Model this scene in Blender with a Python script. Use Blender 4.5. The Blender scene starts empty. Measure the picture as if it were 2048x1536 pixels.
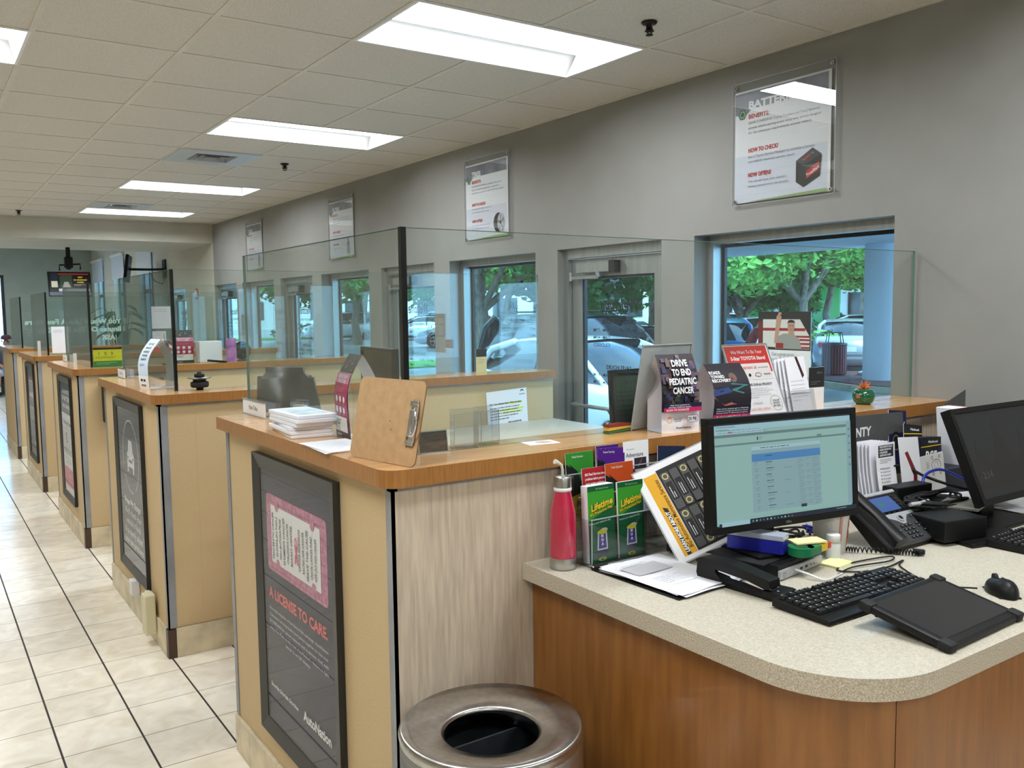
import bpy, bmesh, math, random
from mathutils import Matrix, Vector
random.seed(7)
SC = bpy.context.scene
COL = SC.collection
PI = math.pi
# ---------------------------------------------------------------- camera
cam = bpy.data.objects.new('camera', bpy.data.cameras.new('camera'))
COL.objects.link(cam)
_r, _d, _f = ((0.824587, -0.565592, -0.012697), (-0.058785, -0.063339, -0.996259), (0.562672, 0.822249, -0.085477))
cam.matrix_world = Matrix((( _r[0], -_d[0], -_f[0], 0), (_r[1], -_d[1], -_f[1], 0), (_r[2], -_d[2], -_f[2], 1.715), (0, 0, 0, 1)))
cam.data.sensor_width = 36; cam.data.lens = 36*1746.67/2048; cam.data.clip_start = .05; cam.data.clip_end = 400
SC.camera = cam
# ---------------------------------------------------------------- view, world, sun
SC.view_settings.view_transform = 'Standard'; SC.view_settings.look = 'None'
SC.view_settings.exposure = 0.0; SC.view_settings.gamma = 1; SC.view_settings.use_curve_mapping = False
W = bpy.data.worlds.new('overcast_sky'); SC.world = W; W.use_nodes = True
_nt = W.node_tree; _bg = _nt.nodes['Background']
_tc = _nt.nodes.new('ShaderNodeTexCoord'); _nz = _nt.nodes.new('ShaderNodeTexNoise'); _rp = _nt.nodes.new('ShaderNodeValToRGB')
_nz.inputs['Scale'].default_value = 3; _nz.inputs['Detail'].default_value = 4
_rp.color_ramp.elements[0].color = (.36, .58, .92, 1); _rp.color_ramp.elements[1].color = (.72, .86, 1, 1)
_rp.color_ramp.elements[0].position = .3; _rp.color_ramp.elements[1].position = .7
_nt.links.new(_tc.outputs['Generated'], _nz.inputs['Vector']); _nt.links.new(_nz.outputs['Fac'], _rp.inputs['Fac']); _nt.links.new(_rp.outputs['Color'], _bg.inputs['Color'])
_bg.inputs['Strength'].default_value = 7.0
sun = bpy.data.objects.new('sun', bpy.data.lights.new('sun', 'SUN')); COL.objects.link(sun)
sun.data.energy = 9.0; sun.data.angle = .6; sun.data.color = (1, .96, .88)
sun.rotation_euler = (math.radians(28), math.radians(-22), math.radians(20))
LAMP = 33.0          # emission of the ceiling lenses
try:
    SC.cycles.max_bounces = 10; SC.cycles.transparent_max_bounces = 24; SC.cycles.diffuse_bounces = 4
    SC.cycles.glossy_bounces = 4; SC.cycles.transmission_bounces = 6
    SC.cycles.caustics_reflective = False; SC.cycles.caustics_refractive = False
    SC.cycles.use_denoising = True; SC.cycles.sample_clamp_indirect = 4
except Exception: pass
# ---------------------------------------------------------------- materials
def lin(c):
    return tuple(((v/255)/12.92 if v/255 <= .04045 else (((v/255)+.055)/1.055)**2.4) for v in c)+(1,)
MATS = {}
def mat(key, rgb, rough=.55, metal=0, noise=0, nscale=20, bump=0, bscale=None, spec=.5, emit=0, stretch=None, alpha=1, coat=0, rgb2=None, trans=0):
    if key in MATS: return MATS[key]
    m = bpy.data.materials.new(key); m.use_nodes = True; nt = m.node_tree; b = nt.nodes['Principled BSDF']
    c = lin(rgb); b.inputs['Base Color'].default_value = c; b.inputs['Roughness'].default_value = rough
    b.inputs['Metallic'].default_value = metal; b.inputs['Specular IOR Level'].default_value = spec
    if coat: b.inputs['Coat Weight'].default_value = coat; b.inputs['Coat Roughness'].default_value = .05
    if emit: b.inputs['Emission Color'].default_value = c; b.inputs['Emission Strength'].default_value = emit
    if noise or bump:
        tc = nt.nodes.new('ShaderNodeTexCoord'); mp = nt.nodes.new('ShaderNodeMapping')
        nt.links.new(tc.outputs['Object'], mp.inputs['Vector'])
        if stretch: mp.inputs['Scale'].default_value = stretch
        nz = nt.nodes.new('ShaderNodeTexNoise'); nz.inputs['Scale'].default_value = nscale; nz.inputs['Detail'].default_value = 3
        nt.links.new(mp.outputs['Vector'], nz.inputs['Vector'])
        if noise:
            mx = nt.nodes.new('ShaderNodeValToRGB'); e = mx.color_ramp.elements
            lo = rgb2 or tuple(max(0, v*(1-noise)) for v in rgb); hi = rgb if rgb2 else tuple(min(255, v*(1+noise*.6)) for v in rgb)
            e[0].position = .32; e[1].position = .68; e[0].color = lin(lo); e[1].color = lin(hi)
            nt.links.new(nz.outputs['Fac'], mx.inputs['Fac']); nt.links.new(mx.outputs['Color'], b.inputs['Base Color'])
        if bump:
            bp = nt.nodes.new('ShaderNodeBump'); bp.inputs['Strength'].default_value = bump; bp.inputs['Distance'].default_value = .002
            n2 = nz
            if bscale:
                n2 = nt.nodes.new('ShaderNodeTexNoise'); n2.inputs['Scale'].default_value = bscale; nt.links.new(mp.outputs['Vector'], n2.inputs['Vector'])
            nt.links.new(n2.outputs['Fac'], bp.inputs['Height']); nt.links.new(bp.outputs['Normal'], b.inputs['Normal'])
    MATS[key] = m; return m
def ink(r, g, b): return mat('print_%02x%02x%02x' % (r, g, b), (r, g, b), .5, spec=.3)
def glassmat(key, tint, refl=1.0, rough=0.0, base=.04):
    """thin pane: tinted see-through plus a mirror part that grows at grazing angles"""
    if key in MATS: return MATS[key]
    m = bpy.data.materials.new(key); m.use_nodes = True; nt = m.node_tree
    for n in list(nt.nodes):
        if n.type != 'OUTPUT_MATERIAL': nt.nodes.remove(n)
    out = [n for n in nt.nodes if n.type == 'OUTPUT_MATERIAL'][0]
    tr = nt.nodes.new('ShaderNodeBsdfTransparent'); tr.inputs['Color'].default_value = (*tint, 1)
    gl = nt.nodes.new('ShaderNodeBsdfGlossy'); gl.inputs['Roughness'].default_value = rough
    lw = nt.nodes.new('ShaderNodeLayerWeight'); lw.inputs['Blend'].default_value = .5
    pw = nt.nodes.new('ShaderNodeMath'); pw.operation = 'POWER'; pw.inputs[1].default_value = 5
    ma = nt.nodes.new('ShaderNodeMath'); ma.operation = 'MULTIPLY_ADD'; ma.inputs[1].default_value = .9*refl; ma.inputs[2].default_value = base*refl
    mx = nt.nodes.new('ShaderNodeMixShader')
    nt.links.new(lw.outputs['Facing'], pw.inputs[0]); nt.links.new(pw.outputs[0], ma.inputs[0]); nt.links.new(ma.outputs[0], mx.inputs['Fac'])
    nt.links.new(tr.outputs[0], mx.inputs[1]); nt.links.new(gl.outputs[0], mx.inputs[2]); nt.links.new(mx.outputs[0], out.inputs['Surface'])
    MATS[key] = m; return m
# ---------------------------------------------------------------- text outlines
_TXT = {}
def text_mesh(s, bold=0.0, shear=0.0):
    k = (s, bold, shear)
    if k in _TXT: return _TXT[k]
    cu = bpy.data.curves.new('t', 'FONT'); cu.body = s; cu.size = 1; cu.resolution_u = 2; cu.offset = bold; cu.shear = shear; cu.fill_mode = 'FRONT'
    o = bpy.data.objects.new('t', cu); COL.objects.link(o)
    me = bpy.data.meshes.new_from_object(o)
    vs = [(v.co.x, v.co.y) for v in me.vertices]; fs = [tuple(p.vertices) for p in me.polygons]
    n = [p.normal.z for p in me.polygons]
    fs = [f if nz > 0 else f[::-1] for f, nz in zip(fs, n)]
    bpy.data.objects.remove(o); bpy.data.curves.remove(cu); bpy.data.meshes.remove(me)
    if vs: x0, x1 = min(v[0] for v in vs), max(v[0] for v in vs)
    else: x0 = x1 = 0
    _TXT[k] = (vs, fs, x0, x1); return _TXT[k]
# ---------------------------------------------------------------- mesh builder
class MB:
    def __init__(s): s.v = []; s.f = []; s.m = []; s.sm = []; s.mats = []; s.M = Matrix(); s.warp = None; s.z = 0.0
    def _mi(s, m):
        if m not in s.mats: s.mats.append(m)
        return s.mats.index(m)
    def add(s, vs, fs, m, smooth=False):
        o = len(s.v); M = s.M; W = s.warp
        for p in vs:
            q = M @ Vector(p)
            s.v.append(W(q) if W else q)
        i = s._mi(m)
        for f in fs: s.f.append(tuple(a+o for a in f)); s.m.append(i); s.sm.append(smooth)
        return s
    def box(s, x0, y0, z0, x1, y1, z1, m):
        v = [(x, y, z) for z in (z0, z1) for y in (y0, y1) for x in (x0, x1)]
        return s.add(v, [(0, 2, 3, 1), (4, 5, 7, 6), (0, 1, 5, 4), (2, 6, 7, 3), (0, 4, 6, 2), (1, 3, 7, 5)], m)
    def cbox(s, c, d, m, M=None, b=0):
        """centred box, chamfered by b"""
        S = s.M
        if M is not None: s.M = S @ M
        x, y, z = d[0]/2, d[1]/2, d[2]/2; cx, cy, cz = c
        if b:
            bm = bmesh.new(); bmesh.ops.create_cube(bm, size=1)
            for v in bm.verts: v.co = Vector((v.co.x*d[0]+cx, v.co.y*d[1]+cy, v.co.z*d[2]+cz))
            bmesh.ops.bevel(bm, geom=bm.edges[:], offset=b, segments=2, affect='EDGES', profile=.6)
            s.bm(bm, m)
        else: s.box(cx-x, cy-y, cz-z, cx+x, cy+y, cz+z, m)
        s.M = S; return s
    def bm(s, bm, m, smooth=False):
        bm.verts.index_update(); s.add([v.co.copy() for v in bm.verts], [tuple(v.index for v in f.verts) for f in bm.faces], m, smooth); bm.free(); return s
    def prism(s, pts, z0, z1, m, m2=None, smooth=False):
        n = len(pts)
        a = sum(pts[i][0]*pts[(i+1) % n][1]-pts[(i+1) % n][0]*pts[i][1] for i in range(n))
        if a < 0: pts = pts[::-1]
        v = [(p[0], p[1], z0) for p in pts]+[(p[0], p[1], z1) for p in pts]
        s.add(v, [tuple(range(n))[::-1], tuple(range(n, 2*n))], m)
        s.add(v, [(i, (i+1) % n, n+(i+1) % n, n+i) for i in range(n)], m2 or m, smooth)
        return s
    def cyl(s, p0, p1, r0, m, r1=None, n=20, caps=True, smooth=True):
        r1 = r0 if r1 is None else r1
        p0 = Vector(p0); p1 = Vector(p1); d = (p1-p0).normalized()
        u = d.orthogonal().normalized(); w = d.cross(u)
        v = []
        for p, r in ((p0, r0), (p1, r1)):
            for i in range(n): a = 2*PI*i/n; v.append(p+(u*math.cos(a)+w*math.sin(a))*r)
        s.add(v, [(i, (i+1) % n, n+(i+1) % n, n+i) for i in range(n)], m, smooth)
        if caps: s.add(v, [tuple(range(n))[::-1], tuple(range(n, 2*n))], m)
        return s
    def lathe(s, prof, m, n=32, c=(0, 0, 0), smooth=True):
        v = []
        for r, z in prof:
            for i in range(n): a = 2*PI*i/n; v.append((c[0]+r*math.cos(a), c[1]+r*math.sin(a), c[2]+z))
        f = [(j*n+i, j*n+(i+1) % n, (j+1)*n+(i+1) % n, (j+1)*n+i) for j in range(len(prof)-1) for i in range(n)]
        return s.add(v, f, m, smooth)
    def tube(s, pts, r, m, n=8, closed=False, smooth=True):
        pts = [Vector(p) for p in pts]; K = len(pts); v = []; up = Vector((0, 0, 1)); rr = r if isinstance(r, (list, tuple)) else [r]*K
        pu = None
        for i, p in enumerate(pts):
            a = pts[max(i-1, 0)]; b = pts[min(i+1, K-1)]
            if closed: a = pts[(i-1) % K]; b = pts[(i+1) % K]
            d = (b-a).normalized()
            if pu is None: pu = d.orthogonal().normalized()
            u = (pu-d*pu.dot(d)); u = u.normalized() if u.length > 1e-6 else d.orthogonal().normalized(); pu = u
            w = d.cross(u)
            for k in range(n): t = 2*PI*k/n; v.append(p+(u*math.cos(t)+w*math.sin(t))*rr[i])
        R = K if closed else K-1
        s.add(v, [(i*n+k, i*n+(k+1) % n, ((i+1) % K)*n+(k+1) % n, ((i+1) % K)*n+k) for i in range(R) for k in range(n)], m, smooth)
        if not closed: s.add(v, [tuple(range(n))[::-1], tuple(range((K-1)*n, K*n))], m)
        return s
    # flat artwork in the local XY plane, each call one hair above the last
    def lift(s): s.z += .00018; return s.z
    def rect(s, x, y, w, h, m, nx=1, ny=1, z=None):
        z = s.lift() if z is None else z
        v = [(x+w*i/nx, y+h*j/ny, z) for j in range(ny+1) for i in range(nx+1)]
        return s.add(v, [(j*(nx+1)+i, j*(nx+1)+i+1, (j+1)*(nx+1)+i+1, (j+1)*(nx+1)+i) for j in range(ny) for i in range(nx)], m)
    def poly(s, pts, m):
        z = s.lift(); n = len(pts)
        a = sum(pts[i][0]*pts[(i+1) % n][1]-pts[(i+1) % n][0]*pts[i][1] for i in range(n))
        if a < 0: pts = pts[::-1]
        return s.add([(p[0], p[1], z) for p in pts], [tuple(range(n))], m)
    def rrect(s, x, y, w, h, r, m):
        p = []
        for cx, cy, a0 in ((x+w-r, y+r, -90), (x+w-r, y+h-r, 0), (x+r, y+h-r, 90), (x+r, y+r, 180)):
            for k in range(5): a = math.radians(a0+k*22.5); p.append((cx+r*math.cos(a), cy+r*math.sin(a)))
        return s.poly(p, m)
    def disc(s, x, y, r, m, r2=None, n=20):
        r2 = r if r2 is None else r2
        return s.poly([(x+r*math.cos(2*PI*i/n), y+r2*math.sin(2*PI*i/n)) for i in range(n)], m)
    def ring(s, x, y, r, w, m, a0=0, a1=360, ry=None, n=24):
        ry = r if ry is None else ry; z = s.lift(); v = []; N = max(3, int(n*abs(a1-a0)/360)+1)
        for i in range(N+1):
            a = math.radians(a0+(a1-a0)*i/N)
            v += [(x+(r-w)*math.cos(a), y+(ry-w)*math.sin(a), z), (x+r*math.cos(a), y+ry*math.sin(a), z)]
        return s.add(v, [(2*i, 2*i+1, 2*i+3, 2*i+2) for i in range(N)], m)
    def text(s, t, x, y, h, m, al='l', bold=0.0, shear=0.0, w=None, mirror=False, sx=1.0):
        """h = cap height; w = total width to squeeze to"""
        vs, fs, x0, x1 = text_mesh(t, bold, shear)
        if not vs: return s
        k = h/.69; kx = k*sx; W0 = (x1-x0)*kx
        if w: kx *= w/W0; W0 = w
        ox = {'l': x, 'c': x-W0/2, 'r': x-W0}[al]; z = s.lift()
        P = [(ox+(a-x0)*kx, y+b*k, z) for a, b in vs]
        if mirror:
            cxm = x if al == 'c' else x
            P = [(2*cxm-p[0], p[1], p[2]) for p in P]; fs = [f[::-1] for f in fs]
        return s.add(P, fs, m)
    def lines(s, x, y, w, n, dy, m, t=.0016, seed=1, al='l'):
        """n lines of writing too small to read, top line at y"""
        rd = random.Random(seed); z = s.lift()
        for i in range(n):
            L = w*(rd.uniform(.8, 1) if i < n-1 else rd.uniform(.4, .8)); px = x if al == 'l' else x+(w-L)/2; e = px+L
            while px < e:
                d = min(rd.uniform(.02, .09)*w, e-px)
                if d > .004*w: s.add([(px, y-i*dy, z), (px+d, y-i*dy, z), (px+d, y-i*dy+t, z), (px, y-i*dy+t, z)], [(0, 1, 2, 3)], m)
                px += d+.018*w
        return s
    def build(s, name, parent=None, loc=None, mw=None, bevel=0, subsurf=0):
        me = bpy.data.meshes.new(name); me.from_pydata([tuple(v) for v in s.v], [], s.f)
        for m in s.mats: me.materials.append(m)
        me.polygons.foreach_set('material_index', s.m); me.polygons.foreach_set('use_smooth', s.sm); me.update()
        o = bpy.data.objects.new(name, me); COL.objects.link(o)
        if parent: o.parent = parent
        if loc is not None: o.location = loc
        if mw is not None: o.matrix_world = mw
        if bevel:
            b = o.modifiers.new('b', 'BEVEL'); b.width = bevel; b.segments = 2; b.limit_method = 'ANGLE'; b.angle_limit = .6
        if subsurf: q = o.modifiers.new('s', 'SUBSURF'); q.levels = subsurf; q.render_levels = subsurf
        return o
def tag(o, label=None, cat=None, group=None, kind=None):
    if label: o['label'] = label
    if cat: o['category'] = cat
    if group: o['group'] = group
    if kind: o['kind'] = kind
    return o
def thing(name, label, cat, loc=(0, 0, 0), rz=0, group=None, M=None):
    o = bpy.data.objects.new(name, None); COL.objects.link(o); o.empty_display_size = .05
    o.matrix_world = M if M is not None else (Matrix.Translation(loc) @ Matrix.Rotation(rz, 4, 'Z'))
    return tag(o, label, cat, group)
def struct(mb, name, **k): return tag(mb.build(name, **k), kind='structure')
def dup(root, M, label=None, group=None):
    def cp(o, par):
        c = o.copy(); COL.objects.link(c)
        if par: c.parent = par
        for ch in o.children: cp(ch, c)
        return c
    r = cp(root, None); r.matrix_world = M
    if label: r['label'] = label
    if group: r['group'] = group
    return r
def frame(o, u, v):
    u = Vector(u).normalized(); v = Vector(v); v = (v-u*v.dot(u)).normalized(); n = u.cross(v)
    return Matrix(((u.x, v.x, n.x, o[0]), (u.y, v.y, n.y, o[1]), (u.z, v.z, n.z, o[2]), (0, 0, 0, 1)))
def WALLF(y, z, x=3.5): return frame((x, y, z), (0, -1, 0), (0, 0, 1))   # looking at a surface that faces the aisle (-X)
def FRONTF(x, y, z): return frame((x, y, z), (1, 0, 0), (0, 0, 1))       # a surface that faces -Y
T = Matrix.Translation
def Rx(d): return Matrix.Rotation(math.radians(d), 4, 'X')
def Ry(d): return Matrix.Rotation(math.radians(d), 4, 'Y')
def Rz(d): return Matrix.Rotation(math.radians(d), 4, 'Z')
WHITE = ink(238, 238, 240); BLACK = ink(22, 22, 24); NAVY = ink(30, 34, 62); GREYT = ink(120, 122, 126); REDP = ink(196, 44, 44); PINK = ink(196, 40, 92)
# ================================================================ THE ROOM
CEIL = 2.93; WX = 3.5
M_wall = mat('grey_wall_paint', (138, 137, 134), .75, noise=.03, nscale=3, bump=.12, bscale=180)
M_wallc = mat('cream_wall_paint', (196, 193, 180), .75, noise=.03, nscale=3, bump=.1, bscale=180)
M_rev = mat('reveal_paint', (150, 146, 138), .7, bump=.1, nscale=150)
M_alu = mat('anodised_aluminium', (168, 172, 172), .38, .75, noise=.05, nscale=30, stretch=(1, 1, .05))
M_aludk = mat('dark_window_gasket', (22, 26, 32), .5)
M_black = mat('black_plastic', (9, 9, 10), .45, spec=.3, bump=.15, nscale=400)
M_blackm = mat('matt_black', (10, 10, 11), .7, bump=.1, nscale=300)
M_steel = mat('brushed_steel', (185, 184, 182), .3, 1, noise=.1, nscale=12, stretch=(1, 1, 40))
M_chrome = mat('chrome', (225, 225, 228), .12, 1)
M_ceil = mat('ceiling_tile', (206, 200, 190), .9, noise=.06, nscale=140, bump=.5, bscale=90)
M_tbar = mat('ceiling_grid_metal', (206, 200, 188), .6, noise=.03, nscale=6)
M_white = mat('white_enamel', (228, 228, 228), .4)
def floor_mat():
    m = bpy.data.materials.new('cream_floor_tiles'); m.use_nodes = True; nt = m.node_tree; b = nt.nodes['Principled BSDF']; L = nt.links.new
    N = nt.nodes.new
    def ma(op, a, c=None, d=None):
        n = N('ShaderNodeMath'); n.operation = op
        for i, q in enumerate((a, c, d)):
            if q is None: continue
            if isinstance(q, (int, float)): n.inputs[i].default_value = q
            else: L(q, n.inputs[i])
        return n.outputs[0]
    tc = N('ShaderNodeTexCoord'); sp = N('ShaderNodeSeparateXYZ'); L(tc.outputs['Object'], sp.inputs[0])
    cx = ma('DIVIDE', ma('SUBTRACT', sp.outputs[0], .385), .2950); cy = ma('DIVIDE', ma('SUBTRACT', sp.outputs[1], 4.60), .3050)
    fx = ma('ABSOLUTE', ma('SUBTRACT', ma('FRACT', cx), .5)); fy = ma('ABSOLUTE', ma('SUBTRACT', ma('FRACT', cy), .5))
    gx = ma('GREATER_THAN', fx,   .5-.0135); gy = ma('GREATER_THAN', fy, .5-.0062)
    wn = N('ShaderNodeTexWhiteNoise'); wn.noise_dimensions = '2D'; cb = N('ShaderNodeCombineXYZ')
    L(ma('FLOOR', cx), cb.inputs[0]); L(ma('FLOOR', cy), cb.inputs[1]); L(cb.outputs[0], wn.inputs['Vector'])
    nz = N('ShaderNodeTexNoise'); nz.inputs['Scale'].default_value = 7; nz.inputs['Detail'].default_value = 6; nz.inputs['Distortion'].default_value = 1.2; L(tc.outputs['Object'], nz.inputs['Vector'])
    cr = N('ShaderNodeValToRGB'); e = cr.color_ramp.elements; e[0].position = .3; e[1].position = .7; e[0].color = lin((224, 214, 194)); e[1].color = lin((244, 237, 222)); L(nz.outputs['Fac'], cr.inputs['Fac'])
    hs = N('ShaderNodeHueSaturation'); L(cr.outputs['Color'], hs.inputs['Color']); L(ma('MULTIPLY_ADD', wn.outputs['Value'], .1, .95), hs.inputs['Value'])
    m1 = N('ShaderNodeMix'); m1.data_type = 'RGBA'; L(gy, m1.inputs['Factor']); L(hs.outputs['Color'], m1.inputs['A']); m1.inputs['B'].default_value = lin((92, 70, 52))
    m2 = N('ShaderNodeMix'); m2.data_type = 'RGBA'; L(gx, m2.inputs['Factor']); L(m1.outputs['Result'], m2.inputs['A']); m2.inputs['B'].default_value = lin((34, 26, 20))
    L(m2.outputs['Result'], b.inputs['Base Color'])
    gg = ma('MAXIMUM', gx, gy); L(ma('MULTIPLY_ADD', gg, .5, .2), b.inputs['Roughness'])
    bp = N('ShaderNodeBump'); bp.inputs['Strength'].default_value = .5; bp.inputs['Distance'].default_value = .002; L(ma('SUBTRACT', 1, gg), bp.inputs['Height']); L(bp.outputs['Normal'], b.inputs['Normal'])
    return m
mb = MB(); mb.box(-3, -3, -.12, WX+.22, 22.2, 0, floor_mat()); struct(mb, 'floor')
# ceiling: tile cells with holes for the fixtures and vents, plus the T-bar grid
GX0, GY0, G = 1.717, 3.7395, .6096
LIGHTS = [(1.717, GY0-G), (1.717, GY0+3*G), (1.717, GY0+8*G), (1.717, GY0+12*G), (1.717-4*G, GY0+G), (1.717-4*G, GY0+6*G), (1.717-4*G, GY0+11*G),
          (1.717, GY0-5*G), (1.717, GY0-9*G), (1.717-4*G, GY0-4*G), (1.717-4*G, GY0-9*G)]  # troffers past the left-edge one are out of view, added for room light
VENTS = [(1.717, GY0-3*G), (1.717, GY0+5*G), (1.717, GY0+11*G)]
holes = set(); LH = set()
for x, y in LIGHTS:
    for k in (0, 1): holes.add((round((x-GX0)/G)+k, round((y-GY0)/G))); LH.add((round((x-GX0)/G)+k, round((y-GY0)/G)))
for x, y in VENTS: holes.add((round((x-GX0)/G), round((y-GY0)/G)))
mb = MB()
YEND = 12.4
for i in range(-8, 3):
    for j in range(-12, 15):
        if (i, j) in holes: continue
        x0 = max(-3, GX0+i*G); x1 = min(WX, GX0+(i+1)*G); y0 = max(-3, GY0+j*G); y1 = min(YEND, GY0+(j+1)*G)
        if x1 <= x0 or y1 <= y0: continue
        mb.box(x0+.008, y0+.008, CEIL+.004, x1-.008, y1-.008, CEIL+.02, M_ceil)
for i in range(-7, 4):
    x = GX0+i*G
    if x >= WX: continue
    for j in range(-12, 15):
        if (i, j) in LH and (i-1, j) in LH: continue
        mb.box(x-.012, max(-3, GY0+j*G-.011), CEIL, x+.012, min(YEND, GY0+(j+1)*G-.011), CEIL+.03, M_tbar)
for j in range(-11, 15):
    y = GY0+j*G
    segs = []
    for i in range(-8, 3):
        x0 = max(-3, GX0+i*G); x1 = min(WX, GX0+(i+1)*G)
        mb.box(x0+.012, y-.011, CEIL+.0006, x1-.012 if x1 < WX else x1, y+.011, CEIL+.03, M_tbar)
mb.box(WX-.02, -3, CEIL-.001, WX, YEND, CEIL+.03, M_tbar)
mb.box(-3, -3, CEIL+.26, WX+.22, YEND, CEIL+.35, M_ceil)  # unseen roof slab, added to stop sky light leaking in
struct(mb, 'ceiling')
mb = MB(); mb.box(-3, 14.5, 3.3, WX+.22, 22.2, 3.4, M_wallc); struct(mb, 'ceiling_far')
mb = MB(); mb.box(-3, YEND, 2.674, WX, 14.5, 3.4, M_wallc); struct(mb, 'trim_1')       # bulkhead
# window wall
OP = []
for k in range(4):
    OP.append(('w', 2.195+2.6*k+(.02*k if k < 3 else 0), 3.36+2.6*k, .85, 2.095)); OP.append(('d', 3.61+2.6*k, 4.57+2.6*k, 0, 2.095))
OP.append(('d', 13.95, 15.1, 0, 2.1))
for y0, y1 in ((16.1, 17.25), (18.5, 19.66), (20.75, 22.0)): OP.append(('f', y0, y1, .6, 2.85))
mb = MB(); XO = WX+.22; y = -3
for kd, y0, y1, z0, z1 in OP:
    mm = M_wall if y < YEND else M_wallc
    if y < YEND < y0:
        mb.box(WX, y, 0, XO, YEND, 3.4, M_wall); mb.box(WX, YEND, 0, XO, y0, 3.4, M_wallc)
    else: mb.box(WX, y, 0, XO, y0, 3.4, mm)
    mm = M_wall if y0 < YEND else M_wallc
    mb.box(WX, y0, z1, XO, y1, 3.4, mm)
    if z0: mb.box(WX, y0, 0, XO, y1, z0, mm)
    y = y1
mb.box(WX, y, 0, XO, 22.2, 3.4, M_wallc)
struct(mb, 'wall_right')
mb = MB(); mb.box(-3.2, -3, 0, -3, 22.2, 3.4, mat('left_wall_paint', (196, 188, 168), .8, noise=.03, nscale=3)); struct(mb, 'wall_left')
mb = MB(); mb.box(-3.2, -3.2, 0, XO, -3, 3.4, M_wallc); struct(mb, 'wall_near')
mb = MB(); M_fw = mat('far_wall_paint', (150, 158, 148), .8, noise=.03, nscale=3)
mb.box(-3.2, 22.2, 0, .5, 22.4, 3.4, M_fw); mb.box(1.72, 22.2, 0, XO, 22.4, 3.4, M_fw)
mb.box(.5, 22.2, 0, 1.72, 22.4, .88, M_fw); mb.box(.5, 22.2, 2.6, 1.72, 22.4, 3.4, M_fw); struct(mb, 'wall_far')
# windows
M_pane = glassmat('tinted_window_glass', (.66, .85, .93), base=.03)
wn = 0
for kd, y0, y1, z0, z1 in OP:
    if kd == 'd': continue
    wn += 1; mb = MB(); fx0, fx1 = WX+.1, WX+.17; w = .045
    mb.box(fx0, y0, z0, fx1, y0+w, z1, M_alu); mb.box(fx0, y1-w, z0, fx1, y1, z1, M_alu)
    mb.box(fx0, y0+w, z0, fx1, y1-w, z0+w, M_alu); mb.box(fx0, y0+w, z1-w, fx1, y1-w, z1, M_alu)
    g = w+.018
    mb.box(fx1, y0, z0, fx1+.02, y0+g, z1, M_aludk); mb.box(fx1, y1-g, z0, fx1+.02, y1, z1, M_aludk); mb.box(fx1, y0, z0, fx1+.02, y1, z0+g, M_aludk); mb.box(fx1, y0, z1-g, fx1+.02, y1, z1, M_aludk)
    if kd == 'f': mb.box(fx0, (y0+y1)/2-.025, z0, fx1, (y0+y1)/2+.025, z1, M_aludk); mb.box(fx0, y0, 2.1, fx1, y1, 2.16, M_aludk)
    o = struct(mb, 'window_%d' % wn)
    mb = MB(); mb.box(fx1+.002, y0+g-.01, z0+g-.01, fx1+.008, y1-g+.01, z1-g+.01, M_pane); mb.build('pane', o)
    if kd == 'f':
        mb = MB(); mb.box(WX-.03, y0-.03, 2.42, WX-.022, y1+.03, 2.9, mat('roller_blind', (198, 206, 216), .8)); mb.cyl((WX-.03, y0-.03, 2.9), (WX-.03, y1+.03, 2.9), .03, M_white)
        tag(mb.build('roller_blind'), 'white roller blind half lowered over the %s far waiting room window' % ('nearest', 'middle', 'farthest')[wn-5], 'blind', 'roller blinds in the far room')
# far window in the end wall
mb = MB(); M_fr = mat('dark_window_frame', (40, 42, 46), .5)
for a in ((.5, .88, .56, 2.6), (1.66, .88, 1.72, 2.6), (.56, .88, 1.66, .94), (.56, 2.54, 1.66, 2.6), (1.08, .94, 1.12, 2.54)): mb.box(a[0], 22.25, a[1], a[2], 22.33, a[3], M_fr)
o = struct(mb, 'window_%d' % (wn+1)); mb = MB(); mb.box(.55, 22.28, .93, 1.67, 22.285, 2.55, M_pane); mb.build('pane', o)
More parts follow.
